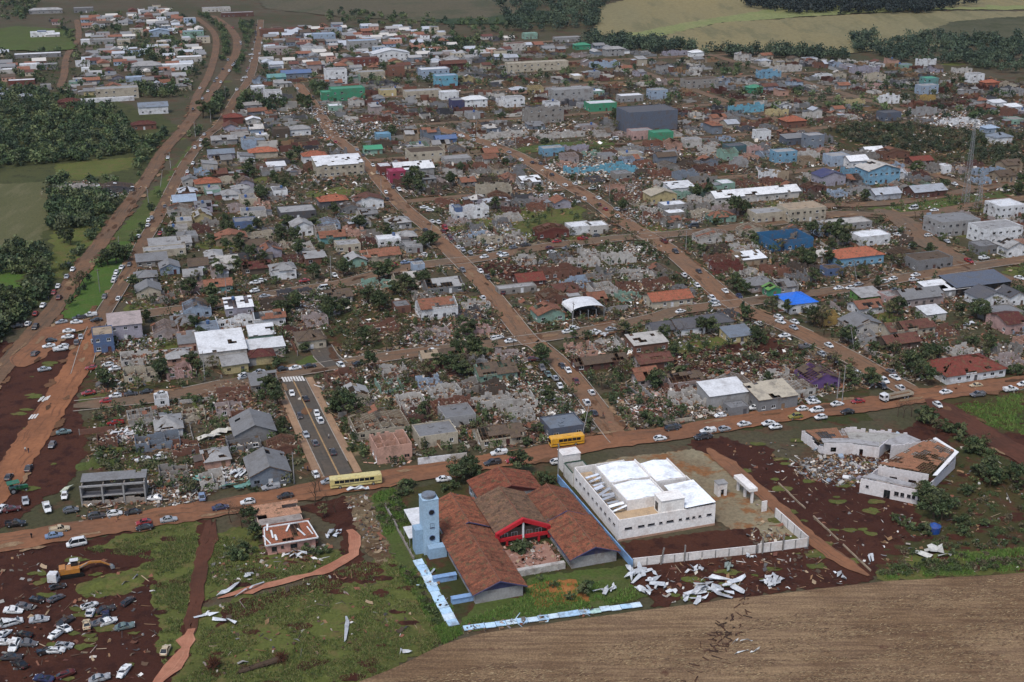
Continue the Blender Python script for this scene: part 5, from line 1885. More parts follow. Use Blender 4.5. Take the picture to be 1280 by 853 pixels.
# ------------------------------------------------------------------ the clinic
CO = TP(2, 305, 450)
def cl(x, y):
	return CO + AX * x + BX * y
def clinic():
	r = thing('clinic', 'large white clinic with bright metal roofs and one wing stripped open', 'clinic', cl(0, 0), YAW)
	W, D, H = 26.6, 31.0, 6.0
	mb = MB()
	ops = []
	for u0, u1 in ((1.6, 3.6), (5.2, 7.0), (7.9, 9.8), (11.0, 11.9), (13.0, 15.0), (16.4, 17.3), (18.4, 19.4), (20.2, 21.0), (21.9, 22.7), (24.2, 25.6)):
		ops.append((u0 - W / 2, u1 - W / 2, 3.0, 3.55))
	mb.M = Matrix.Translation((W / 2, 0, 0))
	wall_run(mb, W, H, ops, .25)
	for o in ops:
		link('window', window_mesh(round(o[1] - o[0], 1), .5, .04), r, C['dgrey'], ((o[0] + o[1]) / 2 + W / 2, .02, 3.27))
	sides = [(0, 1, -math.pi / 2, D), (W, 1, math.pi / 2, D - 14)]
	for x, _, rz, L in sides:
		y = L / 2 + .13
		mb.M = Matrix.Translation((x, y, 0)) @ Matrix.Rotation(rz, 4, 'Z')
		ops = [(u - .7, u + .7, 3.0, 3.6) for u in np.arange(-L / 2 + 2, L / 2 - 1, 2.9)]
		wall_run(mb, L - .3, H, ops, .25)
		for o in ops:
			p = mb.M @ Vector(((o[0] + o[1]) / 2, .02, 3.3))
			link('window', window_mesh(1.4, .6, .04), r, C['dgrey'], p, rz)
	mb.M = Matrix.Translation((W / 2 - 6, D, 0)) @ Matrix.Rotation(math.pi, 4, 'Z')
	wall_run(mb, W - 12, H, [], .25)
	mb.M = None
	mb.box((W - 3, D - 14, 2.6), (6, .25, 5.2))
	mb.build('wall', [m_tint('white_plaster', .9, (150, 128, 116), .35, .3)], r, S(218, 214, 210))
	# brown dust line at the foot
	mb = MB()
	mb.box((W / 2, -.06, .28), (W + .1, .1, .56))
	mb.build('plinth', [WALL], r, S(160, 128, 108))
	mb = MB()
	mb.box((W / 2, 3.2, 4.9), (W - .6, 6.0, .2))
	mb.box((2.3, 15, 4.7), (4.2, 29.0, .2))
	mb.build('deck', [m_tint('dusty_deck', .95, (110, 96, 84), .5, .5)], r, S(176, 152, 122))
	# raised white-roofed volumes: x0,y0,x1,y1,z
	WR = S(232, 236, 240)
	for x0, y0, x1, y1, z, t in ((4.5, 16.2, 15.9, 27, 7.6, .35), (4.6, 5.6, 15.4, 15.6, 7.6, .35), (16.4, 13.8, 24.8, 25.6, 7.2, .3)):
		m2 = MB()
		m2.box(((x0 + x1) / 2, (y0 + y1) / 2, z / 2 + .2), (x1 - x0, y1 - y0, z - .8))
		m2.box(((x0 + x1) / 2, y0 + .1, z - .1), (x1 - x0 + .1, .25, .75))
		m2.box((x1 + .02, (y0 + y1) / 2, z - .1), (.25, y1 - y0, .75))
		m2.box((x0 - .02, (y0 + y1) / 2, z - .1), (.25, y1 - y0, .75))
		m2.build('upper_wall', [MATS['white_plaster']], r, S(214, 210, 206))
		n = 9
		xm = (x0 + x1) / 2
		for i in range(n):
			m3 = MB()
			a, b = y0 + .3 + (y1 - y0 - .5) * i / n, y0 + .3 + (y1 - y0 - .5) * (i + 1) / n - .02
			for xa, xb, za, zb in ((x0 + .25, xm, z - .15, z + .42), (xm, x1 - .25, z + .42, z - .15)):
				m3.slab([(xa, a, za), (xb, a, zb), (xb, b, zb + R.uniform(0, .03)), (xa, b, za + R.uniform(0, .03))], .05)
			m3.build('roof_sheet', [METALROOF], r, vary(WR, .93, 1.03, R))
	n = 10
	for i in range(n):
		m3 = MB()
		a, b = -.3 + 13.0 * i / n, -.3 + 13.0 * (i + 1) / n - .02
		z = 6.5 + R.uniform(0, .04)
		m3.slab([(18.0, a, z), (26.4, a, z + .35), (26.4, b, z + .35), (18.0, b, z)], .06)
		m3.build('roof_sheet', [METALROOF], r, vary(WR, .94, 1.03, R))
	# tank room on the front edge
	m2 = MB()
	m2.box((14.7, 2.4, 6.9), (6.3, 4.4, 4.6))
	m2.box((14.7, 2.4, 9.25), (6.7, 4.8, .12))
	m2.build('tank_room', [MATS['white_plaster']], r, S(222, 219, 214))
	m2 = MB()
	m2.box((11.5, 3.0, 6.6), (.08, 1.5, 2.2))
	m2.build('tank_room_door', [GLASS], r)
	# stripped left wing: trusses and slipped sheets
	m2 = MB()
	for y in np.arange(5.2, 26, 1.9):
		m2.bar((.3, y, 5.5), (4.3, y, 6.4), .08)
	for x in (.8, 2.2, 3.6):
		m2.bar((x, 4.8, 5.6 + x * .2), (x, 26, 5.6 + x * .2), .06)
	m2.build('roof_frame', [STEEL], r)
	for i, y in enumerate(np.arange(5.4, 25, 1.55)):
		if i in (3, 7, 10):
			continue
		m3 = MB()
		w_ = R.uniform(2.6, 4.4)
		m3.box((0, 0, 0), (w_, R.uniform(.8, 1.5), .05), R.uniform(-.3, .25), ry=R.uniform(-.34, .05), rx=R.uniform(-.15, .15))
		m3.build('slipped_sheet', [METALROOF], r, R.choice((WR, C['silver'], S(196, 204, 216))), (2.2 + R.uniform(-.5, .5), y, 6.0 + R.uniform(0, .5)))
	# dark green courtyard frame at the back left
	m2 = MB()
	for a, b in (((-.2, 31, 0), (-.2, 38, 0)), ((5.2, 31, 0), (5.2, 38, 0)), ((-.2, 38, 0), (5.2, 38, 0))):
		c = (Vector(a) + Vector(b)) / 2
		m2.box((c.x, c.y, 2.0), (abs(b[0] - a[0]) + .25, abs(b[1] - a[1]) + .22, 4.0))
	m2.build('court_wall', [WALL], r, S(196, 194, 188))
	m2 = MB()
	for a, b in (((-.2, 31.4), (-.2, 37.8)), ((5.2, 31.4), (5.2, 37.8)), ((0, 37.9), (5, 37.9))):
		m2.bar((a[0], a[1], 4.1), (b[0], b[1], 4.1), .17)
	m2.build('court_rail', [WALL], r, S(48, 74, 58))
	SRC.append((*cl(8, 2.5)[:2], 5, 0, [C['white']]))
	r = thing('water_tank_house', 'white cube tank house at the back corner of the clinic', 'tank house', cl(2.9, 42.2), YAW)
	m2 = MB()
	m2.box((0, 0, 2.6), (5.2, 4.0, 5.2))
	m2.box((0, 0, 5.25), (5.5, 4.3, .12))
	m2.build('wall', [MATS['white_plaster']], r, S(206, 202, 198))
	# front yard wall, panel by panel, with leaning posts
	def wall(a, b, n, h, lab):
		d = b - a
		L = d.length
		r = thing('yard_wall', lab, 'wall', a, math.atan2(d.y, d.x), 'white walls round the clinic yard')
		for i in range(n):
			mb = MB()
			mb.box((L * (i + .5) / n, 0, h / 2), (L / n - .02, .22, h))
			mb.box((L * (i + .5) / n, 0, h + .03), (L / n - .02, .3, .07))
			mb.build('wall_panel', [MATS['white_plaster']], r, vary(S(204, 200, 196), .93, 1.03, R))
		for i in range(n + 1):
			mb = MB()
			mb.box((L * i / n, -.02, h / 2), (.26, .34, h + .02))
			mb.build('pier', [CONCRETE], r, C['lgrey'])
	wall(cl(-1.5, -12.4), cl(29.5, -16.2), 9, 2.3, 'long white wall along the front of the clinic yard')
	wall(cl(30.0, -16.3), cl(43.2, -17.4), 4, 2.6, 'short white wall at the right front corner of the clinic yard')
	wall(cl(43.4, -17.2), cl(43.2, -1.5), 5, 2.8, 'white wall along the right side of the clinic yard')
	for k, (x, y, lean) in enumerate(((5.2, -13.7, .16), (11.2, -14.3, 0.02), (36.4, -17.2, .03), (31.0, -16.9, -.02))):
		mb = MB()
		mb.box((0, 0, 2.4), (.3, .3, 4.8))
		p = cl(x, y)
		o = mb.build('post', [CONCRETE], None, C['concrete'], (p.x, p.y, -.1), YAW)
		o.rotation_euler = (0, lean, YAW)
		tag(o, ('leaning concrete post, leftmost before the white front wall', 'upright concrete post, second along the white front wall', 'concrete post at the right corner of the white wall', 'concrete post where the two white walls meet')[k], 'post', 'bare posts of the clinic wall')
	# gate pieces behind
	for x, y, w_, d_, h_, op, lab in ((35.6, 14.4, 2.6, 2.4, 3.8, 1, 'white sentry box with a dark doorway in the clinic yard'), (42.0, 2.6, 1.5, 1.0, 3.2, 0, 'short white wall stub by the orange track')):
		r = thing('gatehouse' if op else 'wall_stub', lab, 'gatehouse' if op else 'wall', cl(x, y), YAW)
		mb = MB()
		mb.M = Matrix.Translation((0, -d_ / 2, 0))
		wall_run(mb, w_, h_, [(-.5, .5, 0, 2.2)] if op else [], .25)
		mb.M = None
		if op:
			mb.box((-w_ / 2 + .12, 0, h_ / 2), (.24, d_ - .5, h_))
			mb.box((w_ / 2 - .12, 0, h_ / 2), (.24, d_ - .5, h_))
			mb.box((0, d_ / 2 - .12, h_ / 2), (w_, .24, h_))
		mb.build('wall', [MATS['white_plaster']], r, S(206, 202, 198))
		if op:
			mb = MB()
			mb.box((0, 0, h_ + .08), (w_ + .3, d_ + .3, .14))
			mb.build('roof', [FLATROOF], r, C['lgrey'])
	r = thing('gate_portal', 'white gate portal with a thick beam by the orange track', 'portal', cl(41.2, 11.4), YAW)
	for y in (-4, -.2, 3.6):
		mb = MB()
		mb.box((0, y, 1.9), (.6, .6, 3.8))
		mb.build('pillar', [MATS['white_plaster']], r, S(206, 202, 198))
	mb = MB()
	mb.box((0, -.2, 4.2), (2.4, 8.8, .9))
	mb.build('beam', [MATS['white_plaster']], r, S(214, 210, 206))
	for x, y, q in ((8, 8, 14), (20, 10, 14), (8, 26, 12), (22, 24, 12)):
		occupy(cl(x, y), q)
	SRC.append((*cl(36, -11)[:2], 4.5, 90, [C['dwhite'], C['cream'], C['wood'], C['concrete'], C['terra']]))
	SRC.append((*cl(8, 1.5)[:2], .1, 0, [C['white']]))
clinic()

# ------------------------------------------------------------------ crumpled roofing
def crumple(name, p, n, L, wd, col, lab, cat, seed, rz0=0, tan=False, spread=.9, group=None):
	"""bent, folded sheets of roofing heaped on one spot"""
	rr = random.Random(seed)
	r = thing(name, lab, cat, (p.x, p.y, 0), 0, group)
	n0 = n
	n = int(n * 1.5) if n > 2 else n
	for k in range(n):
		mb = MB()
		a = rz0 + rr.uniform(-spread, spread)
		l, w_ = L * (rr.uniform(.2, .6) if n0 > 2 else rr.uniform(.7, 1.1)), wd * rr.uniform(.4, .95)
		o = Vector((rr.uniform(-1, 1) * L * .45, rr.uniform(-1, 1) * L * .3, .45 + .3 * k / max(1, n) * 1.5))
		d, s_ = Vector((math.cos(a), math.sin(a), 0)), Vector((-math.sin(a), math.cos(a), 0))
		m = rr.choice((2, 2, 3)) if n > 2 else 4
		z = rr.uniform(0, .25)
		us = sorted([0, 1] + [rr.uniform(.15, .85) for _ in range(m - 1)])
		prev = None
		for i in range(m + 1):
			q = o + d * (l * (us[i] - .5)) + s_ * rr.uniform(-.35, .35)
			z = max(0.03, rr.uniform(0, 1.0) if i % 2 else rr.uniform(0, .35))
			tw = rr.uniform(-.35, .35)
			wa, wb = (w_ / 2, w_ / 2) if 0 < i < m else (w_ / 2 * rr.uniform(.15, 1), w_ / 2 * rr.uniform(.15, 1))
			e = (q + s_ * wa + d * rr.uniform(-.4, .4) + Vector((0, 0, max(.02, z + tw))), q - s_ * wb + Vector((0, 0, max(.02, z - tw))))
			if prev:
				mb.slab([prev[0], e[0], e[1], prev[1]], .03)
			prev = e
		mb.build('roof_sheet', [METALROOF], r, vary(col, .6, 1.05, rr))
	occupy(p, L * .5)
	return r
def crumples():
	WS = S(196, 200, 204)
	G = 'crumpled white roofing blown off the clinic'
	for t, x, y, n, L, w_, lab, rz in ((2, 395, 600, 9, 9, 1.6, 'largest tangle of torn white roof sheets at the corner of the school lawn', .9),
									(2, 260, 662, 4, 5, 1.2, 'narrow torn white sheets at the left edge of the big tangle', .2),
									(2, 440, 660, 5, 7, 1.6, 'twisted white sheets hanging over the fallen blue wall', 1.5),
									(2, 600, 680, 6, 9, 1.7, 'long white sheets on the field edge, right of the big tangle', .0),
									(2, 715, 645, 8, 11, 1.8, 'widest spread of curled white sheets below the clinic wall', -.35),
									(2, 622, 572, 4, 4, 1.4, 'small white crumpled sheets in front of the leaning posts', .9),
									(2, 770, 565, 5, 4, 1.2, 'grey green crumpled sheet with a white edge below the wall', 1.2),
									(2, 940, 620, 7, 6, 1.5, 'star-shaped heap of white sheets on the red soil', .6),
									(2, 845, 520, 3, 3, .9, 'thin white strips leaning on the clinic wall', 1.4),
									(3, 300, 790, 3, 4, 1.7, 'white sheet lump at the edge of the straw field', .2)):
		crumple('torn_roofing', TP(t, x, y), n, L, w_, WS if 'grey green' not in lab else S(120, 130, 124), lab, 'roof debris', int(x * 7 + y), rz + YAW, group=G)
	for t, x, y, n, L, w_, lab, rz, c in ((5, 330, 478, 2, 8, 1.3, 'bent white roofing strip across the clay path', .35, WS),
									(5, 240, 590, 2, 6, 1.4, 'v-shaped folded white roofing strip on the grass', -.2, WS),
									(5, 722, 625, 1, 9, 1.1, 'single straight white strip lying on the grass field', 1.25, WS),
									(5, 725, 238, 4, 4, 1.4, 'folded white sheets right of the pink farmhouse', .7, S(190, 196, 204)),
									(5, 566, 330, 2, 6, 1.0, 'white gutter strip in front of the pink farmhouse', .25, WS),
									(5, 383, 412, 2, 2, 1.2, 'little white scrap on the grass below the farmhouse', .2, WS),
									(4, 700, 330, 1, 7, .9, 'grey plank-like strip lying on the grass hump', .95, C['lgrey']),
									(5, 1050, 742, 1, 2.6, .9, 'white scrap at the edge of the straw field', .2, WS),
									(3, 740, 690, 4, 7, 2.6, 'tilted white roof panel lying in the scrub', -.7, S(190, 188, 180)),
									(3, 470, 715, 2, 3.5, .9, 'thin white post and strip at the end of the low kerb', 1.4, WS),
									(7, 690, 722, 2, 5, 1.4, 'white sheet leaning on the side of the cream bus', .2, WS),
									(6, 980, 545, 3, 6, 1.7, 'turquoise roof sheets crumpled in the ruins', -.6, S(110, 160, 150)),
									(6, 1150, 580, 4, 9, 2.0, 'long turquoise sheets beside the white wreckage', .2, S(104, 156, 146)),
									(6, 1150, 520, 5, 6, 2.0, 'white sheets heaped on the turquoise ones', .3, WS),
									(6, 600, 330, 5, 6, 1.8, 'white and grey sheets left of the broken blue-grey wall', .4, S(190, 190, 192)),
									(6, 1060, 335, 2, 8, 3.6, 'flat cream roof panel propped on the ruins', .1, S(200, 196, 184)),
									(6, 370, 585, 1, 5, 1.8, 'pale boat-like shell standing on end by the concrete bays', 1.2, S(190, 196, 176)),
									(14, 1020, 450, 1, 7, 3, 'white loose roof sheet lying in the scrub field', .2, WS),
									(12, 1240, 600, 3, 6, 1.4, 'white sheets on the bare verge by the canopy', .2, WS)):
		crumple('torn_roofing', TP(t, x, y), n, L, w_, c, lab, 'roof debris', int(x * 3 + y), rz + YAW, spread=.35, group='loose roofing sheets')
	# shredded roofing on the straw field
	p = TP(0, 930, 812)
	r = crumple('field_wreck', p, 3, 6, .6, S(200, 202, 200), 'torn awning and sticks lying out on the straw field', 'roof debris', 9, .3, spread=.4)
crumples()

# ------------------------------------------------------------------ angular ruin, pink farmhouse, concrete bays
def poly_wall(mb, a, b, h, ops=(), th=.25, broken=0.0, seed=1.0):
	a, b = Vector(a + (0,)) if len(a) == 2 else Vector(a), Vector(b + (0,)) if len(b) == 2 else Vector(b)
	d = b - a
	mb.M = Matrix.Translation((a + b) / 2) @ Matrix.Rotation(math.atan2(d.y, d.x), 4, 'Z')
	wall_run(mb, d.length, h, [(o[0] - d.length / 2, o[1] - d.length / 2, o[2], o[3]) for o in ops], th, broken, seed)
	M = mb.M
	mb.M = None
	return M
def angular_ruin():
	o = TP(3, 405, 415)
	r = thing('angular_ruin', 'angular white building with its roof torn to brown battens', 'ruin', o, YAW)
	mb = MB()
	fops = [(1.5, 2.3, 2.1, 2.8), (6.3, 8.0, 0, 2.6), (9.0, 10.2, 1.5, 2.7), (10.6, 11.6, 1.5, 2.7), (12.3, 13.3, 1.6, 2.6), (13.6, 14.4, 1.6, 2.6)]
	M = poly_wall(mb, (0, 0), (10.6, -10.7), 4.4, fops)
	for a, b, z0, z1 in fops:
		p = M @ Vector(((a + b) / 2 - 7.53, 0, (z0 + z1) / 2))
		link('window', window_mesh(b - a, z1 - z0), r, C['dgrey'], p, -rad(45.3))
	poly_wall(mb, (10.8, -10.6), (33.4, 4.2), 3.0)
	poly_wall(mb, (33.4, 4.4), (33.2, 14.5), 4.6)
	poly_wall(mb, (18.2, -4.4), (8.4, 4.4), 4.9, [(3, 5, 1, 2.4), (8, 10, 1, 2.4)])
	poly_wall(mb, (8.4, 4.6), (0.2, .4), 4.0, broken=.35, seed=4)
	poly_wall(mb, (33.0, 14.6), (19.5, 15.0), 4.6, broken=.1, seed=8)
	poly_wall(mb, (3.3, 23.6), (11, 21), 3.6, [(2, 3.6, .9, 2.4)])
	poly_wall(mb, (11, 21), (17, 16.6), 3.4, [(2, 3, 0, 2.2)])
	poly_wall(mb, (17, 16.6), (22, 20), 3.6)
	poly_wall(mb, (22, 20), (29.5, 22), 3.4)
	poly_wall(mb, (32.5, 25.6), (16, 32.5), 3.2, broken=.4, seed=2)
	poly_wall(mb, (16, 32.5), (2.2, 34), 3.2, broken=.3, seed=6)
	poly_wall(mb, (2.2, 34), (3.3, 23.6), 3.2, broken=.5, seed=9)
	mb.build('wall', [m_tint('white_plaster', .9)], r, S(192, 188, 188))
	# flat concrete band roofs
	for q, z in (([(1.0, .4), (10.9, -9.6), (12.4, -8.2), (4.0, 1.6)], 4.42), ([(3.2, 24), (11, 21.3), (17, 17), (18.4, 19), (12, 24.2), (4, 26.6)], 3.62), ([(18.8, 19.5), (22, 20.3), (29.4, 22.2), (31, 17), (23, 15.4)], 3.3)):
		mb = MB()
		mb.prism(q, z, z + .2)
		mb.build('flat_roof', [CONCRETE], r, S(150, 148, 148))
	mb = MB()
	mb.prism([(18.8, -5.2), (20, -5.6), (34.4, 4.6), (33.4, 5.2)], 4.75, 4.95)
	mb.prism([(33.3, 5.3), (34.4, 4.7), (34.2, 14.8), (33.1, 14.6)], 4.72, 4.9)
	mb.build('parapet', [MATS['white_plaster']], r, S(214, 214, 214))
	# brown field of battens over the main hall
	q = [Vector((8.6, 4.4, 5.0)), Vector((18.4, -4.5, 5.0)), Vector((33.2, 5.2, 5.0)), Vector((31.5, 14.2, 5.0)), ]
	mb = MB()
	for i in range(17):
		a = i / 16
		mb.bar(q[0].lerp(q[1], a) + Vector((0, 0, .1)), q[3].lerp(q[2], a) + Vector((0, 0, .1)), .09)
	for i in range(17):
		a = i / 16
		mb.bar(q[0].lerp(q[3], a) + Vector((0, 0, .25)), q[1].lerp(q[2], a) + Vector((0, 0, .25)), .07)
	mb.build('roof_frame', [WOOD], r)
	mb = MB()
	slope(mb, q[0] + Vector((0, 0, .4)), q[1] + Vector((0, 0, .4)), q[2] + Vector((0, 0, .4)), q[3] + Vector((0, 0, .4)), .33, 5.5, False)
	mb.build('roof', [TILEM], r, S(128, 92, 72))
	q = [Vector(v) for v in ((3.2, 26.8, 3.4), (12, 24.4, 3.4), (14.5, 31.8, 3.6), (3, 33.4, 3.6))]
	mb = MB()
	slope(mb, *q, .3, 2.5, False)
	mb.build('rear_roof', [TILEM], r, S(118, 86, 68))
	mb = MB()
	rafters(mb, *q, 1.0)
	mb.build('rear_roof_frame', [WOOD], r)
	mb = MB()
	mb.prism([(12.4, 24.2), (18.6, 19.4), (29, 22.6), (31.5, 25.4), (16, 31.8)], 1.6, 1.8)
	mb.build('court_slab', [CONCRETE], r, S(150, 148, 142))
	for i in range(16):
		mb = MB()
		mb.box((0, 0, 0), (R.uniform(1, 2.2), R.uniform(.7, 1.4), R.uniform(.4, .9)), R.random() * 3, rx=R.uniform(-.3, .3))
		t = R.random()
		mb.build('fallen_block', [WALL], r, R.choice((C['white'], C['lblue'], C['dwhite'], C['grey'], C['lavender'])), (R.uniform(-5, 9), R.uniform(5, 22), .5))
	mb = MB()
	for i in range(9):
		mb.bar((R.uniform(-4, 2), R.uniform(8, 13), .3), (R.uniform(-4, 2), R.uniform(8, 13), R.uniform(.6, 2)), .08)
	mb.build('splintered_truss', [WOOD], r)
	for x, y, rr_, n in ((2, 14, 9, 620), (12, 10, 8, 320), (-4, 16, 6, 300), (24, 26, 7, 320), (10, 27, 7, 300)):
		p = o + AX * x + BX * y
		SRC.append((p.x, p.y, rr_, n, [C['white'], C['dwhite'], C['lblue'], C['grey'], C['wood'], C['darkwood'], C['bluegrey'], C['dgrey'], C['tan']]))
	for x, y, q_ in ((8, 0, 9), (22, 4, 12), (8, 24, 10), (24, 22, 9)):
		occupy(o + AX * x + BX * y, q_)
	mb = MB()
	mb.M = None
	a, b = TP(3, 45, 375), TP(3, 455, 765)
	d = b - a
	r = thing('low_wall', 'thin broken kerb wall running from the orange track to the straw field', 'wall', a, math.atan2(d.y, d.x))
	n = 22
	for i in range(n):
		if i in (7, 8, 15):
			continue
		mb = MB()
		mb.box((d.length * (i + .5) / n, R.uniform(-.1, .1), .3), (d.length / n - .05, .3, .6))
		mb.build('wall_panel', [CONCRETE], r, C['tan'])
angular_ruin()

def pink_farmhouse():
	o = TP(5, 455, 320)
	r = thing('farmhouse', 'pink farmhouse alone on the grass with half its clay tiles gone', 'house', o, YAW)
	W, D, h = 11.8, 9.5, 3.1
	mb = MB()
	ops = {0: [(1.0, 2.3, .9, 2.2), (3.3, 4.0, 1.4, 2.1), (5.6, 7.3, .9, 2.2)], 1: [(2, 3.2, 1, 2.1), (6, 7.2, 1, 2.1)]}
	M = poly_wall(mb, (0, 0), (W, 0), h, ops[0])
	for a, b, z0, z1 in ops[0]:
		link('window', window_mesh(b - a, z1 - z0), r, C['brown'], M @ Vector(((a + b) / 2 - W / 2, 0, (z0 + z1) / 2)), 0)
	M = poly_wall(mb, (0, D), (0, .2), h, ops[1])
	poly_wall(mb, (W, .2), (W, D), h)
	poly_wall(mb, (W - .2, D), (.2, D), h)
	mb.build('wall', [WALL], r, S(176, 134, 122))
	up = Vector((0, 0, .1))
	w0, w1 = -.5, W + .6
	qs = [((w0, -.6, h - .1), (w1, -.6, h - .1), (w1 - 1.5, D / 2, h + 2.0), (w0 + .6, D / 2, h + 2.0)), ((w1, D + .5, h - .1), (w0, D + .5, h - .1), (w0 + .6, D / 2, h + 2.0), (w1 - 1.5, D / 2, h + 2.0))]
	fr, rb = MB(), MB()
	for n, q in enumerate(qs):
		q = [Vector(p) + up for p in q]
		slope(rb, *q, .38, 3.3 + n, False)
		rafters(fr, *q, 1.0)
	rb.build('roof', [TILEM], r, S(118, 76, 60))
	fr.build('roof_frame', [WOOD], r)
	wb = MB()
	for a, b in zip(([qs[0][0], qs[0][1], qs[0][2], qs[0][3]]), ([qs[0][1], qs[0][2], qs[0][3], qs[0][0]])):
		wb.bar(Vector(a) + up * 1.6, Vector(b) + up * 1.6, .2)
	for k in range(7):
		a = R.random()
		x, y = w0 + .5 + (w1 - w0 - 2) * a, R.uniform(0, D / 2)
		z = h + .2 + 2.1 * (y + .6) / (D / 2 + .6)
		wb.box((x, y, z + .15), (R.uniform(.3, .6), R.uniform(1.2, 3.2), .05), R.uniform(-.8, .8), rx=.36)
	wb.build('white_flashing', [METALROOF], r, C['white'])
	# rear part, roof lost
	mb = MB()
	poly_wall(mb, (-.6, 20), (-.4, D + .4), 2.9, broken=.1)
	poly_wall(mb, (10.6, D + .4), (10.5, 20), 2.9, broken=.2)
	poly_wall(mb, (10.4, 20.2), (-.6, 20.2), 2.9, broken=.1)
	poly_wall(mb, (0, 13.4), (10.3, 13.4), 2.9, [(2, 2.9, 0, 2.1)])
	mb.build('rear_wall', [WALL], r, S(178, 158, 146))
	mb = MB()
	slope(mb, Vector((-.9, 13.6, 3.0)), Vector((10.8, 13.6, 3.0)), Vector((10.8, 20.5, 3.5)), Vector((-.9, 20.5, 3.5)), .3, 8.1, False)
	mb.build('rear_roof', [TILEM], r, S(150, 116, 96))
	mb = MB()
	mb.box((5, 11.5, 2.9), (10.4, 3.6, .14))
	mb.build('rear_deck', [CONCRETE], r, S(140, 132, 126))
	occupy(o + AX * 6 + BX * 5, 9)
	occupy(o + AX * 5 + BX * 15, 8)
	SRC.append((*(o + AX * 6 + BX * -1)[:2], 8, 160, [C['terra'], C['white'], C['wood'], C['brick']]))
pink_farmhouse()

def concrete_bays():
	o = TP(6, 400, 672)
	r = thing('concrete_shell', 'long three-bay concrete shell standing open beside the dirt road', 'ruin', o, YAW + rad(-9))
	W, D, h = 16.2, 6.5, 5.4
	for i in range(4):
		mb = MB()
		mb.box((W * i / 3, .15, h / 2), (.4, .4, h))
		mb.build('pillar', [CONCRETE], r, C['lgrey'])
	mb = MB()
	mb.box((W / 2, .15, h + .2), (W + .5, .5, .45))
	mb.box((W / 2, .2, 2.7), (W, .3, .35))
	mb.build('beam', [CONCRETE], r, C['lgrey'])
	mb = MB()
	poly_wall(mb, (0, D), (0, .4), h + .2, broken=.12)
	poly_wall(mb, (W, .4), (W, D), h + .2)
	poly_wall(mb, (W - .2, D), (.2, D), h + .6, [(3, 4.2, 3.2, 4.2), (8, 9.4, 3.2, 4.2)], broken=.12, seed=3)
	for i in (1, 2):
		poly_wall(mb, (W * i / 3, D - .3), (W * i / 3, .5), h)
	for i, hh in ((0, 1.6), (1, 2.3), (2, 1.9)):
		poly_wall(mb, (W * i / 3 + .25, .1), (W * (i + 1) / 3 - .25, .1), hh, broken=.35, seed=i * 4 + 1)
	mb.build('wall', [WALL], r, S(138, 130, 122))
	mb = MB()
	slope(mb, Vector((-.3, 2.6, h + .45)), Vector((W + .3, 2.6, h + .45)), Vector((W + .3, D + .3, h + .9)), Vector((-.3, D + .3, h + .9)), .12, 4.4, False)
	mb.build('roof', [FLATROOF], r, C['grey'])
	mb = MB()
	mb.box((W / 2, 1.6, 2.75), (W - .6, 2.6, .16))
	mb.build('floor_slab', [CONCRETE], r, C['dgrey'])
	occupy(o + AX * 5 + BX * 3, 7)
	occupy(o + AX * 12 + BX * 2, 7)
	SRC.append((*(o + AX * 8 + BX * -2)[:2], 9, 220, [C['grey'], C['brick'], C['dwhite'], C['wood']]))
	SRC.append((*(o + AX * 24 + BX * 2)[:2], 9, 700, [C['grey'], C['brick'], C['white'], C['wood'], C['dwhite']]))
concrete_bays()

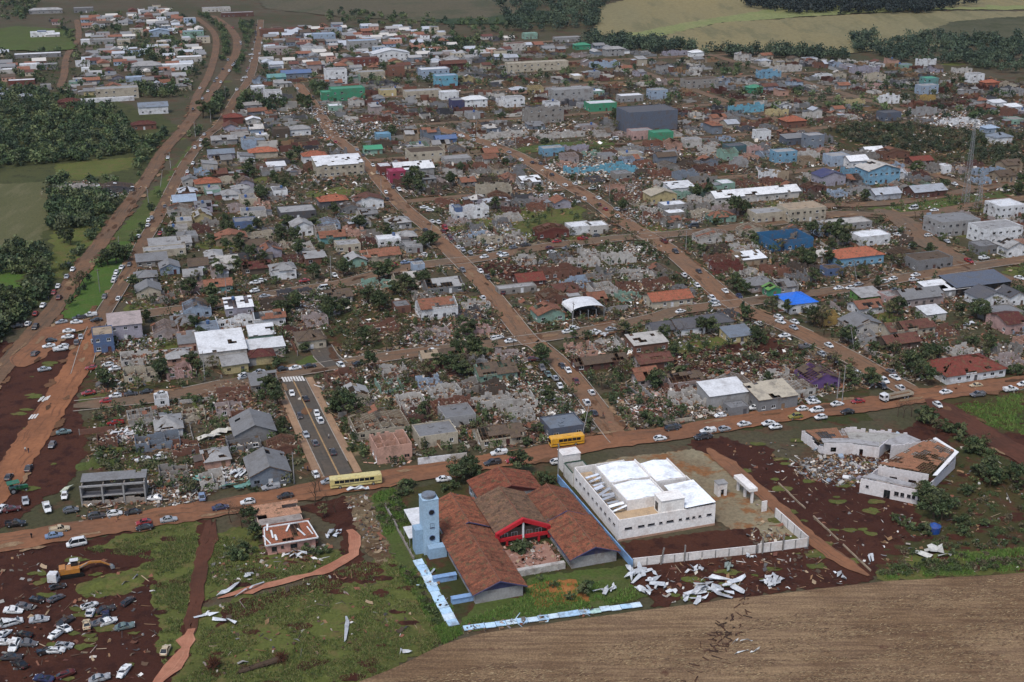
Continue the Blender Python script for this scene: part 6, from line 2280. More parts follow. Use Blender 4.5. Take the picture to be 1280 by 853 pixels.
# ------------------------------------------------------------------ vehicles
def ring(x, z0, z1, w, wt=None):
	wt = wt or w * .92
	return [(x, -w * .93, z0), (x, -w, z0 + (z1 - z0) * .35), (x, -w * .99, z0 + (z1 - z0) * .75), (x, -wt, z1), (x, wt, z1), (x, w * .99, z0 + (z1 - z0) * .75), (x, w, z0 + (z1 - z0) * .35), (x, w * .93, z0)]
WHEELM = {}
def wheel_mesh(r_=.32, w_=.22):
	k = (r_, w_)
	if k not in WHEELM:
		mb = MB()
		mb.bar((0, -w_ / 2, 0), (0, w_ / 2, 0), r_, 0, r_, 14)
		for s in (-1, 1):
			mb.bar((0, s * w_ / 2, 0), (0, s * (w_ / 2 + .012), 0), r_ * .55, 1, r_ * .5, 10)
		WHEELM[k] = mb.mesh('wheel', [TYRE, STEEL])
	return WHEELM[k]
CARS = {}
def car_proto(kind):
	"""meshes of one kind of car: body, windows, wheel places"""
	if kind in CARS:
		return CARS[kind]
	d = dict(h=(3.9, .83, .95, 1.46, -.95, -1.85, .95, .45), s=(4.35, .85, .92, 1.42, -.75, -1.45, 1.0, .4), u=(4.4, .9, 1.08, 1.68, -1.25, -2.1, 1.0, .45), v=(4.9, .95, 1.1, 2.05, -1.9, -2.4, 1.75, 1.05), p=(5.0, .9, 1.05, 1.68, -.35, -.6, 1.15, .6))[kind]
	L, w, zb, zr, rb0, rb1, fb1, fb0 = d
	h = L / 2
	mb = MB()
	mb.loft([ring(-h, .42, zb * .86, w * .86), ring(-h + .12, .3, zb * .97, w * .95), ring(-h * .55, .27, zb, w), ring(0, .27, zb, w), ring(h * .42, .27, zb * .97, w), ring(h * .8, .3, zb * .86, w * .95), ring(h - .1, .36, zb * .74, w * .86), ring(h, .42, zb * .62, w * .76)])
	# roof skin on pillars, x from rear rb0 to front fb0
	t = .05
	rw = w * .74
	mb.loft([[(rb0, -rw, zr - t), (rb0, rw, zr - t), (rb0, rw * .95, zr), (rb0, -rw * .95, zr)], [(fb0 - .5, -rw, zr - t + .02), (fb0 - .5, rw, zr - t + .02), (fb0 - .5, rw * .95, zr + .03), (fb0 - .5, -rw * .95, zr + .03)],
			 [(fb0 - .1, -rw, zr - t - .04), (fb0 - .1, rw, zr - t - .04), (fb0 - .1, rw * .95, zr - .03), (fb0 - .1, -rw * .95, zr - .03)]])
	for s in (-1, 1):
		mb.bar((fb1, s * w * .9, zb * .94), (fb0 - .1, s * rw, zr - .04), .05)
		mb.bar((rb1, s * w * .9, zb * .98), (rb0, s * rw, zr - .03), .07)
		m = (rb0 + fb0) / 2 - .1
		mb.bar((m, s * w * .95, zb * .97), (m, s * rw, zr - .02), .045)
		mb.box((fb1 - .15, s * (w + .08), zb + .02), (.14, .16, .12))
	if kind == 'p':
		# open load bed
		for s in (-1, 1):
			mb.box((-1.55, s * (w - .06), 1.18), (1.75, .08, .3))
		mb.box((-2.44, 0, 1.18), (.08, w * 1.8, .3))
	for s in (-1, 1):
		mb.box((h - .14, s * w * .6, zb * .66), (.2, .32, .14), mi=1)
		mb.box((-h + .04, s * w * .72, zb * .78), (.14, .24, .16), mi=2)
	mb.box((h - .02, 0, .5), (.06, w * .9, .16), mi=3)
	body = mb.mesh('body', [PAINT, LAMPW, LAMPR, TYRE])
	g_ = MB()
	wi = w * .9
	rwi = rw * .96
	g_.loft([[(rb1, -wi, zb * .93), (rb1, wi, zb * .93), (rb1 + .01, wi, zb * .96), (rb1 + .01, -wi, zb * .96)],
			 [(rb0, -wi * .99, zb * .93), (rb0, wi * .99, zb * .93), (rb0, rwi, zr - .06), (rb0, -rwi, zr - .06)],
			 [(fb0 - .1, -wi * .99, zb * .93), (fb0 - .1, wi * .99, zb * .93), (fb0 - .1, rwi, zr - .07), (fb0 - .1, -rwi, zr - .07)],
			 [(fb1, -wi, zb * .9), (fb1, wi, zb * .9), (fb1 - .01, wi, zb * .95), (fb1 - .01, -wi, zb * .95)]])
	glass = g_.mesh('windows', [CARGLASS])
	wh = [(h * .62, w * .88), (h * .62, -w * .88), (-h * .6, w * .88), (-h * .6, -w * .88)]
	# one-mesh version for cars far away
	fm = MB()
	fm.v, fm.f, fm.m = list(mb.v), list(mb.f), list(mb.m)
	o = len(fm.v)
	fm.v += g_.v
	fm.f += [[i + o for i in q] for q in g_.f]
	fm.m += [3] * len(g_.f)
	for x, y in wh:
		fm.bar((x, y - .1, .32), (x, y + .1, .32), .32, 3, .32, 8)
	far = fm.mesh('far_car', [PAINT, LAMPW, LAMPR, CARGLASS])
	CARS[kind] = (body, glass, wh, far)
	return CARS[kind]
WRK = {}
WPAINT = m_tint('burnt_paint', .7, (84, 58, 46), .8, 1.6, 0, .2)
def wreck_proto(kind, k):
	key = (kind, k)
	if key not in WRK:
		body, glass, wh, _ = car_proto(kind)
		rr = random.Random(k * 31 + ord(kind))
		out = []
		for me in (body, glass):
			m = me.copy()
			if m.materials[0] == PAINT:
				m.materials[0] = WPAINT
			for v in m.vertices:
				n = noise.noise_vector(Vector((v.co.x * .9 + k * 5, v.co.y * .9, v.co.z * .9)))
				f = max(0, v.co.z - .4)
				v.co += n * (.16 + .34 * f)
				v.co.z -= max(0, v.co.z - .9) * (.4 + .5 * noise.noise((v.co.x * .5 + k, k * 2.0, 0)))
			out.append(m)
		WRK[key] = (out[0], out[1], wh)
	return WRK[key]
PC = dict(w=('white', S(206, 208, 208)), s=('silver', S(150, 154, 158)), g=('grey', S(92, 94, 98)), k=('black', S(26, 27, 30)), r=('red', S(140, 34, 36)), n=('navy blue', S(36, 46, 78)), t=('teal-grey', S(92, 112, 112)),
		  y=('olive yellow', S(130, 124, 50)), b=('beige', S(178, 162, 134)), d=('dark red', S(84, 34, 36)), l=('light blue', S(112, 132, 160)), o=('orange', S(180, 84, 40)), D=('dark grey', S(52, 54, 58)))
KN = dict(h='hatchback', s='saloon car', u='suv', v='van', p='pickup')
NCAR = [0]
CARG = 'cars left along the streets'
def car(p, col, kind, yaw, wreck=False, tilt=0, rel='@', state=None):
	NCAR[0] += 1
	x, y, s = px_of(p)
	name = {'h': 'parked_car', 's': 'parked_car', 'u': 'parked_suv', 'v': 'parked_van', 'p': 'pickup_truck'}[kind] if not wreck else 'wrecked_car'
	cat = {'h': 'car', 's': 'car', 'u': 'car', 'v': 'van', 'p': 'pickup'}[kind] if not wreck else 'wrecked car'
	cn, cc = PC[col]
	cc = vary(cc, .9, 1.05, R)
	z = hz(p[0], p[1]) + .3
	grp = 'wrecked cars' if wreck else CARG
	if s < 2.0 and not wreck:
		o = link(name, car_proto(kind)[3], None, cc, (p[0], p[1], z), yaw)
		tag(o, None, cat, grp)
	else:
		o = thing(name, None, cat, (p[0], p[1], z), yaw, grp)
		if wreck:
			b, g_, wh = wreck_proto(kind, NCAR[0] % 5)
			o.rotation_euler = (R.uniform(-.12, .12), R.uniform(-.1, .1), yaw)
			o.location.z -= .12
		else:
			b, g_, wh, _ = car_proto(kind)
		link('body', b, o, cc)
		link('windows', g_, o)
		for i, (wx, wy) in enumerate(wh):
			if wreck and R.random() < .45:
				continue
			link('wheel', wheel_mesh(.36 if kind in 'up' else .32), o, None, (wx, wy, .34 if kind in 'up' else .31))
	if tilt:
		o.rotation_euler[0] = tilt
	occupy(p, 2.2)
	auto(o, (state or ('crushed ' if wreck else '')) + cn + ' ' + KN[kind] + (' stripped and battered by ' if wreck else ' standing by ') + '@', p)
	return o
KIND_W = 'hhhhssssuup'
CARTXT = {
4: "485,28,Du 575,15,wh 665,8,ks 300,95,bp 272,125,ls 720,60,rh 725,85,ks 845,45,ss 385,165,wv 80,65,kp,a",
6: "430,125,rs 560,140,wh 515,165,rh 635,130,Ds 710,120,ks 780,130,ws 560,270,rp,w 310,315,ts 255,378,gh 140,492,Ds 45,535,Dh 125,650,ss 60,690,ds 10,690,wh 230,685,wp 315,625,wh,b 345,695,gh 695,445,ws,w 775,440,wh 750,635,wh,w 980,630,lu,b 1070,683,ns",
7: "355,125,ws 430,115,ks 585,112,wu 675,103,ks 295,130,kh 175,145,ss 105,160,ws 340,252,wh,b 408,278,ks 378,365,Dh,b 465,352,wh,b 480,388,wu,b 410,460,sh,b 455,500,gh,b 545,545,Ds,b 460,660,wh 235,722,sp 308,767,ks 120,797,wh 1100,682,ws 520,695,sh",
8: "255,550,wp 222,600,Dp 322,590,rh 545,595,wh 1060,478,wh 1118,428,Du 1270,470,Dp 470,125,gu 500,155,ts 535,175,sh 560,215,wh 600,135,ws 570,115,Dh 640,190,ds 717,247,wh 692,298,wu 730,350,Ds",
9: "545,40,sh 485,12,gp 570,8,wh 585,62,kp 670,108,wh 715,130,Ds 770,137,wu 765,157,Dh 810,125,ws 795,103,gs 828,162,wh,b 995,178,ws 1110,187,gp 1230,168,wp 1275,150,wh 965,225,wh,b 1105,152,bs,w 675,212,rs 600,222,ws 637,250,ks 540,270,wh 525,245,wu 472,240,wh 515,215,ws 505,205,sh 448,268,yu 350,292,ws 375,305,wh 262,295,ws 190,313,sh 130,320,wp 118,340,Dp 300,235,wh 175,262,wh,w 8,305,Ds",
10: "410,145,Ds 432,178,wh 396,220,ss 345,278,wh 320,315,rh 352,345,du 255,392,wh 212,440,rh 168,500,wh 105,512,Ds 212,520,ku 365,490,ss 455,490,ws,a 470,465,Dp,a 535,448,wp,a 572,478,ks,a 410,543,ws,a 402,578,ws,a 305,600,kh,a 290,632,ws,a 360,650,wp,a 375,635,wh,a 455,612,gu,b 480,580,sh,b 555,605,sh,b 265,770,ss,a 620,340,gh 705,350,wh 765,240,wh 690,195,wh 680,225,ws 675,245,wh 722,165,ws 767,148,gs 640,745,wh,a 610,790,ws,w 680,768,wh,a 545,762,rs,a 210,675,gv,w",
11: "505,360,wh 560,388,ss 508,315,ws 545,305,wh 930,275,ws 870,347,wv 770,305,rs 1250,225,rs 450,820,ss,w",
12: "310,40,Dp 300,165,wh 270,195,ks 200,208,ls 135,222,rh 480,125,ws 505,140,sh 545,155,ss 620,178,wh 725,170,wu 710,160,ss 650,140,wh 775,128,gs 840,115,Dp 1005,95,rs 1145,80,rp 1215,65,Dh 1105,118,wu 1060,130,gs 970,130,dh 980,152,ws 505,250,gu,b 600,255,wh,b 640,288,Ds 715,368,dh,b 612,397,wh,b 760,628,ws 690,610,wv,w 1065,578,ws 1100,560,wh 1210,582,wp 340,680,ws 880,725,dh 410,15,rh 400,40,ds 440,80,du",
13: "470,95,dp 530,150,Du 655,255,Ds 575,275,wh 645,330,wh 795,360,ws 725,400,wu 745,435,wh 735,418,ss 870,388,nh,b 558,470,ws 975,535,wh 970,570,dh,w 1110,600,ws 1080,500,wh 1090,525,ws 1165,527,wh 1160,557,sh 185,565,ss",
14: "290,260,ws 350,258,wh 395,240,ss 535,225,ws 580,210,wh 700,190,ws 690,215,wh 595,270,gs 1065,98,wp 1255,205,ws 985,115,rp",
15: "740,750,wh 790,690,ws 793,665,wh 810,650,ss 880,590,gs 922,555,wv 895,330,wh 1040,275,wu 1070,265,wh 1072,235,ws 1030,360,wh 1000,405,ws 1000,425,oh 1012,445,ss 1090,205,wh 605,535,wv,w 580,485,wv,w 855,735,rs",
16: "1105,500,wp 1035,515,wh 1042,550,Ds 965,370,ws 990,410,ss 780,285,wh 740,260,ws 1245,720,Dp",
17: "130,510,ws 160,525,wh 170,585,ws 203,590,wu 720,448,wh,b 752,448,wh,b 787,445,wh,b 830,445,wh,b 865,445,wh,b 880,390,ws 932,384,wh 810,335,Ds 705,270,Dh 500,175,ws 462,192,wh 580,215,ss 980,465,wu 940,480,ws 1025,408,wh 1060,495,ds 1095,520,rh 1155,520,ss 1160,560,wh 1145,145,wv 1230,175,wh 240,620,rp 265,668,Dp",
18: "455,610,Dv,a",
19: "800,525,ws,a 690,515,wv,a 600,655,ws 685,715,ws 1185,415,wh 910,385,wh 770,660,wh,a 870,690,ss,w",
20: "1000,440,wh 1040,455,ws 1085,390,ss 1105,410,wh 1065,480,rh 1050,520,rs 1035,545,ds 1210,400,wh 1225,385,ws 1260,290,wh 1255,270,ss 1240,340,rh 930,400,wv 960,405,bs",
21: "55,255,wh 48,285,wh 40,320,ss 60,230,wh 95,130,ws",
}
def heading(p, code):
	if code == 'a':
		return YAW + R.choice((0, math.pi)) + R.uniform(-.15, .15)
	if code == 'b':
		return YAW + math.pi / 2 + R.choice((0, math.pi)) + R.uniform(-.08, .08)
	d, hd = road_near(p)
	if d > 3:
		hd = YAW + R.choice((0, 0, 0, math.pi / 2)) + R.uniform(-.2, .2)
	return hd + R.choice((0, math.pi)) + R.uniform(-.07, .07)
def cars():
	for t, txt in CARTXT.items():
		for tok in txt.split():
			q = tok.split(',')
			p = TP(t, float(q[0]), float(q[1]) + 2 / TILE[t][2])
			code = q[3] if len(q) > 3 else ''
			car(p, q[2][0], q[2][1], heading(p, code), wreck=code == 'w')
	WR = "70,500,ws 120,480,gh 190,445,kh 280,440,gs 450,475,wh 455,510,wh 530,495,Ds 530,530,ns 640,455,Dh 60,560,wv 200,545,ss 330,555,Ds 325,590,wh 435,570,bs 490,565,gs 280,620,wh 625,580,ts 120,620,ks 15,660,wh 75,675,wu 140,665,gs 60,735,Ds 230,705,kh 280,700,wh 325,675,sh 620,805,ws 500,840,ss 220,840,ns 330,820,dh 290,380,Dh 545,555,wh 100,770,ks 20,620,ws"
	for tok in WR.split():
		q = tok.split(',')
		p = TP(4, float(q[0]), float(q[1]) + 6)
		car(p, q[2][0], q[2][1], R.uniform(0, 6.28) if R.random() < .4 else YAW + R.uniform(-.5, .6), wreck=True)
	# small beige beetle-like car on the clay track
	p = TP(4, 830, 708)
	o = car(p, 'b', 'h', YAW + rad(70))
	AUTO.pop()
	o['label'] = 'small beige old car standing beside the wet clay track'
	# traffic crowding the far avenue
	for pts in (HWY, FRONT, ST1, ST2):
		for k in range(14):
			q = pts[int(R.uniform(.45, .97) * len(pts))]
			c = q + AX * R.choice((-3.4, 3.2)) + BX * R.uniform(-3, 3)
			if is_free(c, 2.4):
				car(c, R.choice('wwwwssgkDr'), R.choice(KIND_W), road_near(c)[1] + R.choice((0, math.pi)))
cars()

def bus(p, yaw, colr, label, L=11.0, sides=True):
	r = thing('bus', label, 'bus', (p.x, p.y, .3), yaw)
	w, z0, z1 = 1.25, .5, 3.1
	mb = MB()
	def rg(x, k=1.0, zt=z1):
		return [(x, -w * k, z0), (x, -w * k, zt - .25), (x, -w * .88 * k, zt), (x, w * .88 * k, zt), (x, w * k, zt - .25), (x, w * k, z0)]
	mb.loft([rg(-L / 2, .94, z1 - .08), rg(-L / 2 + .25), rg(L / 2 - .5), rg(L / 2 - .1, .96, z1 - .12), rg(L / 2, .9, z1 - .35)])
	mb.box((0, 0, z1 + .06), (2.4, 1.4, .16))
	mb.box((-L * .3, 0, z1 + .05), (1.2, 1.2, .14))
	mb.build('body', [PAINT], r, colr)
	n = int((L - 2.2) / 1.35)
	for s in (-1, 1):
		for i in range(n):
			g_ = MB()
			g_.box((-L / 2 + 1.2 + 1.35 * i + .6, s * (w + .005), 2.15), (1.22, .05, .85))
			g_.build('window', [CARGLASS], r)
		st = MB()
		st.box((0, s * (w + .01), 1.2), (L - .6, .03, .16))
		st.build('side_stripe', [TYRE], r)
	g_ = MB()
	g_.box((L / 2 - .1, 0, 2.0), (.3, 2.1, 1.1))
	g_.build('windscreen', [CARGLASS], r)
	for x in (L / 2 - 2.4, -L / 2 + 2.6):
		for s in (-1, 1):
			link('wheel', wheel_mesh(.5, .3), r, None, (x, s * 1.1, .5))
	for s in (-1, 1):
		h_ = MB()
		h_.box((L / 2 - .02, s * .85, .85), (.1, .3, .2))
		h_.build('headlight', [LAMPW], r)
	occupy(p, 6)
	return r
bus(TP(8, 592, 510), YAW + rad(-2) + math.pi, C['busyellow'], 'bright yellow bus standing across the street corner', 10.2)
bus(TP(7, 660, 712), YAW + rad(-4), C['buscream'], 'dusty cream bus parked below the asphalt side street', 14.0)

def flatbed():
	p = TP(9, 812, 205)
	r = thing('flatbed_truck', 'white-cabbed flatbed truck with a long open cargo bed', 'truck', (p.x, p.y, .3), YAW + rad(5))
	mb = MB()
	mb.loft([[(-5.6, -1.1, .9), (-5.6, 1.1, .9), (-5.6, 1.1, 2.5), (-5.6, -1.1, 2.5)], [(-4.2, -1.15, .6), (-4.2, 1.15, .6), (-4.2, 1.1, 2.75), (-4.2, -1.1, 2.75)], [(-3.6, -1.15, .6), (-3.6, 1.15, .6), (-3.6, 1.1, 2.75), (-3.6, -1.1, 2.75)]])
	mb.build('cab', [PAINT], r, C['white'])
	mb = MB()
	mb.box((-5.45, 0, 2.0), (.4, 1.9, .75))
	for s in (-1, 1):
		mb.box((-4.5, s * 1.12, 2.05), (.9, .06, .6))
	mb.build('windscreen', [CARGLASS], r)
	mb = MB()
	mb.box((1.4, 0, 1.05), (9.2, 2.4, .2))
	mb.build('bed', [WOOD], r)
	for s in (-1, 1):
		for i in range(4):
			mb = MB()
			mb.box((-2.0 + 2.3 * i, s * 1.22, 1.5), (2.2, .08, .75))
			mb.build('side_board', [PAINT], r, C['cream'])
	mb = MB()
	mb.box((-3.2, 0, 1.7), (.1, 2.4, 1.2))
	mb.box((6.02, 0, 1.5), (.08, 2.4, .75))
	mb.build('end_board', [PAINT], r, C['cream'])
	mb = MB()
	mb.box((.5, 0, .75), (10.5, .9, .3))
	mb.build('chassis', [TYRE], r)
	for x in (-4.6, 2.6, 4.0):
		for s in (-1, 1):
			link('wheel', wheel_mesh(.5, .34), r, None, (x, s * 1.0, .5))
	occupy(p, 6)
flatbed()

def digger():
	p = TP(4, 365, 318)
	r = thing('digger', 'yellow-orange digger with its boom stretched low over the dirt mound', 'digger', (p.x, p.y, 0), YAW)
	OR = S(168, 112, 48)
	for s in (-1, 1):
		mb = MB()
		mb.loft([[(-2.6, s * 1.3 - .3, .35), (-2.6, s * 1.3 + .3, .35), (-2.6, s * 1.3 + .3, .75), (-2.6, s * 1.3 - .3, .75)], [(-2.1, s * 1.3 - .3, .05), (-2.1, s * 1.3 + .3, .05), (-2.1, s * 1.3 + .3, 1.05), (-2.1, s * 1.3 - .3, 1.05)],
				 [(2.1, s * 1.3 - .3, .05), (2.1, s * 1.3 + .3, .05), (2.1, s * 1.3 + .3, 1.05), (2.1, s * 1.3 - .3, 1.05)], [(2.6, s * 1.3 - .3, .35), (2.6, s * 1.3 + .3, .35), (2.6, s * 1.3 + .3, .75), (2.6, s * 1.3 - .3, .75)]])
		mb.build('track', [TYRE], r)
	mb = MB()
	mb.box((-.6, 0, 1.75), (4.6, 2.6, 1.1))
	mb.box((-2.2, 0, 2.3), (1.4, 2.4, .7))
	mb.box((0, 0, 1.1), (2.2, 1.6, .3))
	mb.build('body', [PAINT], r, OR)
	mb = MB()
	mb.box((.6, .75, 2.9), (1.6, 1.1, 1.5))
	mb.build('cab', [CARGLASS], r)
	mb = MB()
	mb.box((.6, .75, 3.72), (1.9, 1.35, .16))
	mb.build('cab_roof', [PAINT], r, C['white'])
	mb = MB()
	mb.bar((1.3, -.2, 1.9), (4.2, -.2, 3.0), .42, 0, .34)
	mb.bar((4.2, -.2, 3.0), (6.6, -.2, 2.7), .34, 0, .28)
	mb.build('boom', [PAINT], r, OR)
	mb = MB()
	mb.bar((6.5, -.2, 2.8), (8.7, -.2, 1.3), .26, 0, .2)
	mb.build('dipper_arm', [PAINT], r, OR)
	mb = MB()
	mb.loft([[(8.5, -.8, 1.5), (8.5, .4, 1.5), (9.2, .4, 1.2), (9.2, -.8, 1.2)], [(8.7, -.8, .5), (8.7, .4, .5), (9.6, .4, .6), (9.6, -.8, .6)]])
	mb.build('bucket', [STEEL], r)
	mb = MB()
	mb.bar((1.5, -.75, 2.0), (3.6, -.75, 3.2), .12)
	mb.build('ram', [STEEL], r)
	occupy(p, 5)
	# wrecked truck cab in front of it
	q = TP(4, 272, 352)
	r = thing('truck_cab', 'white wrecked truck cab beside the yellow-orange digger', 'wrecked truck', (q.x, q.y, .05), YAW + 1.2)
	mb = MB()
	mb.loft([[(-1.2, -1.1, .5), (-1.2, 1.1, .5), (-1.2, 1.05, 2.6), (-1.2, -1.05, 2.6)], [(.6, -1.15, .5), (.6, 1.15, .5), (.5, 1.0, 2.7), (.5, -1.0, 2.7)], [(1.1, -1.1, .5), (1.1, 1.1, .5), (1.0, 1.0, 1.6), (1.0, -1.0, 1.6)]])
	mb.build('cab', [PAINT], r, C['white'])
	mb = MB()
	mb.box((.72, 0, 2.1), (.5, 1.8, .8), ry=.35)
	for s in (-1, 1):
		mb.box((-.2, s * 1.08, 2.0), (1.0, .1, .7))
	mb.build('windscreen', [CARGLASS], r)
	for s in (-1, 1):
		link('wheel', wheel_mesh(.5, .34), r, None, (.1, s, .45))
	# green tractor-like truck at the left edge
	q = TP(6, 92, 600)
	r = thing('tractor', 'green tractor with a canopy standing at the end of the dirt road', 'tractor', (q.x, q.y, 0), YAW + .2)
	GR = S(30, 92, 60)
	mb = MB()
	mb.loft([[(-.6, -.5, .9), (-.6, .5, .9), (-.6, .5, 1.9), (-.6, -.5, 1.9)], [(2.2, -.45, .9), (2.2, .45, .9), (2.2, .4, 1.7), (2.2, -.4, 1.7)], [(2.5, -.4, 1.0), (2.5, .4, 1.0), (2.5, .3, 1.5), (2.5, -.3, 1.5)]])
	mb.box((-1.3, 0, 1.4), (1.5, 2.0, .5))
	mb.build('body', [PAINT], r, GR)
	mb = MB()
	mb.box((-1.2, 0, 3.05), (3.2, 2.4, .18))
	mb.build('canopy', [PAINT], r, GR)
	for x in (-2.3, .1):
		for s in (-1, 1):
			mb = MB()
			mb.bar((x, s, 1.5), (x, s, 3.0), .07)
			mb.build('canopy_post', [STEEL], r)
	for s in (-1, 1):
		link('wheel', wheel_mesh(.9, .5), r, None, (-1.5, s * 1.1, .9))
		link('wheel', wheel_mesh(.5, .35), r, None, (1.8, s * .8, .5))
	q = TP(3, 735, 590)
	r = thing('water_tank', 'deep blue round water tank lying in the bushes', 'tank', (q.x, q.y, 0), 0)
	mb = MB()
	mb.bar((0, 0, 0), (0, 0, 2.0), 1.5, 0, 1.7, 18)
	mb.bar((0, 0, 2.0), (0, 0, 2.5), 1.7, 0, .7, 18)
	mb.build('shell', [PAINT], r, S(30, 66, 130))
	mb = MB()
	mb.bar((0, 0, 2.5), (0, 0, 2.62), .6, 0, .55, 14)
	mb.build('lid', [PAINT], r, S(40, 80, 150))
digger()

# ------------------------------------------------------------------ the mass of the town between the buildings read one by one
def in_poly(x, y, poly):
	c = False
	for i in range(len(poly)):
		(a, b), (d, e) = poly[i], poly[i - 1]
		if (b > y) != (e > y) and x < (d - a) * (y - b) / (e - b) + a:
			c = not c
	return c
TOWN = [(112, 640), (120, 470), (160, 340), (262, 170), (320, 95), (330, 40), (420, 34), (640, 42), (760, 62), (880, 72), (1000, 74), (1100, 78), (1180, 88), (1300, 110), (1300, 455), (1160, 475), (1000, 500), (800, 540), (560, 575), (330, 612)]
TOWN2 = [(-20, 128), (-20, 66), (60, 66), (95, 60), (60, 24), (200, 12), (255, 30), (255, 85), (235, 125), (120, 122)]
EMPTY = [[(820, 450), (850, 425), (960, 418), (1010, 452), (1040, 482), (960, 470), (880, 475), (836, 470)], [(650, 262), (735, 262), (715, 288), (655, 300), (630, 290)], [(640, 186), (700, 176), (775, 174), (775, 186), (690, 192)],
		 [(1000, 262), (1080, 258), (1190, 238), (1300, 225), (1300, 255), (1180, 272), (1060, 276)], [(1040, 158), (1180, 158), (1300, 168), (1300, 215), (1200, 205), (1120, 198), (1050, 190)],
		 [(595, 333), (640, 325), (672, 335), (690, 350), (650, 352), (612, 345)], [(430, 350), (520, 372), (520, 430), (430, 440), (410, 400)], [(1110, 280), (1160, 285), (1260, 340), (1250, 358), (1180, 340), (1130, 310)],
		 [(112, 560), (180, 555), (200, 600), (112, 610)], [(540, 36), (700, 30), (700, 45), (560, 50)]]
FARH = []
def fill_town():
	nh = nr = 0
	base = P(640, 545)
	G1, G2 = 'smaller houses still standing', 'houses broken open by the storm'
	for j in range(0, 130):
		for i in range(-60, 85):
			p = base + AX * (i * 12.6 + R.uniform(-2, 2) + (j % 2) * 5) + BX * (j * 11.5 + R.uniform(-2, 2))
			x, y, s = px_of((p.x, p.y, hz(p.x, p.y)))
			up = in_poly(x, y, TOWN2)
			if not (up or in_poly(x, y, TOWN)):
				continue
			if any(in_poly(x, y, e) for e in EMPTY):
				continue
			W, D = R.uniform(7, 12), R.uniform(6.5, 9.5)
			if road_near(p)[0] < D * .62 or not is_free(p, max(W, D) * .42):
				continue
			far = y < 210
			pr = .08 if up else .24 if x < 330 else .2 if y < 90 and x < 640 else .66 if y < 90 else .93 if (x < 480 and y > 455) or (430 < x < 830 and y > 400) else .84
			if R.random() < (.18 if y > 260 else .42 if up else .2 if y < 110 else .12) or noise.noise((p.x * .016, p.y * .016, 9)) > (.3 if not up else .12):
				continue
			h = R.choice((2.6, 2.8, 3.0, 3.2)) if not far else R.choice((2.6, 2.8, 3.0, 3.2, 3.6, 5.4))
			yaw = YAW + R.uniform(-.05, .05) + R.choice((0, 0, 0, math.pi / 2))
			if R.random() < pr:
				if nr >= 240:
					FARH.append((p, W, D, h, yaw, 'n'))
					continue
				nr += 1
				if far:
					h *= R.uniform(.6, .9)
				wall = R.choice(['dwhite', 'dwhite', 'dwhite', 'cream', 'lgrey', 'brick', 'brick', 'redbrown', 'terra', 'pinkgrey', 'concrete', 'concrete', 'grey', 'grey', 'salmon', 'lblue', 'mint', 'brown', 'brown', 'dgrey'])
				kind = R.choice('nnnnr')
				rc = R.choice(['brick', 'brown', 'lgrey', 'terra', 'grey'])
				txt = {'dwhite': 'dirty white', 'lgrey': 'light grey', 'lblue': 'light blue', 'pinkgrey': 'pinkish grey', 'terra': 'earth-red', 'dgrey': 'dark grey', 'redbrown': 'red-brown'}.get(wall, wall) + (' roofless house shell by @' if kind == 'n' else ' house shell with bare battens by @')
				house(p, W, D, h, wall, kind, rc if kind == 'r' else None, R.uniform(.4, .85) if not far else R.uniform(.5, .95), 'ruined_house', None, 'ruin', G2, yaw, lab_auto=txt, win=not far or R.random() < .5)
			else:
				if nh >= 215:
					FARH.append((p, W, D, h, yaw, 'h'))
					continue
				nh += 1
				wall = R.choice(['dwhite', 'dwhite', 'white', 'cream', 'cream', 'lgrey', 'lgrey', 'tan', 'pinkgrey', 'lblue', 'bluegrey', 'mint', 'concrete', 'salmon', 'brick', 'lavender', 'yellow'])
				kind = R.choice('ggGhhsff' if not far else 'ggGhsf')
				rc = R.choice(['lgrey', 'grey', 'lgrey', 'terra', 'brown', 'dwhite', 'redbrown', 'terra', 'silver', 'brick'] if x > 330 or y > 130 else ['lgrey', 'grey', 'grey', 'brown', 'terra', 'bluegrey', 'silver'])
				if kind in 'fs':
					rc = R.choice(['lgrey', 'grey', 'grey', 'concrete', 'bluegrey', 'white'])
				dm = R.choice((.3, .4, .5, .6)) if pr > .3 else R.choice((0, .1, .2, .3, .4))
				N = {'dwhite': 'dirty white', 'lgrey': 'light grey', 'lblue': 'light blue', 'pinkgrey': 'pinkish grey', 'terra': 'clay', 'bluegrey': 'blue-grey', 'redbrown': 'red-brown', 'brick': 'brick-red'}
				txt = N.get(wall, wall) + ' house with ' + N.get(rc, rc) + (' flat roof by @' if kind in 'fs' else ' roof by @')
				house(p, W, D, h, wall, kind, rc, dm, 'small_house', None, 'house', G1, yaw, lab_auto=txt, win=True)
	print('FILL houses', nh, 'ruins', nr)
def front_garden():
	p = TP(7, 1112, 592)
	r = thing('garden_wall', 'tall white garden wall in front of the cream slab-roofed house', 'wall', (p.x, p.y, 0), YAW - .06, 'garden walls between the lots')
	for i in range(6):
		mb = MB()
		mb.box((-7 + 2.35 * i, 0, 1.15), (2.33, .22, 2.3))
		mb.build('wall_panel', [WALL], r, C['white'] if i < 4 else C['dwhite'])
	occupy(p, 4)
front_garden()
fill_town()
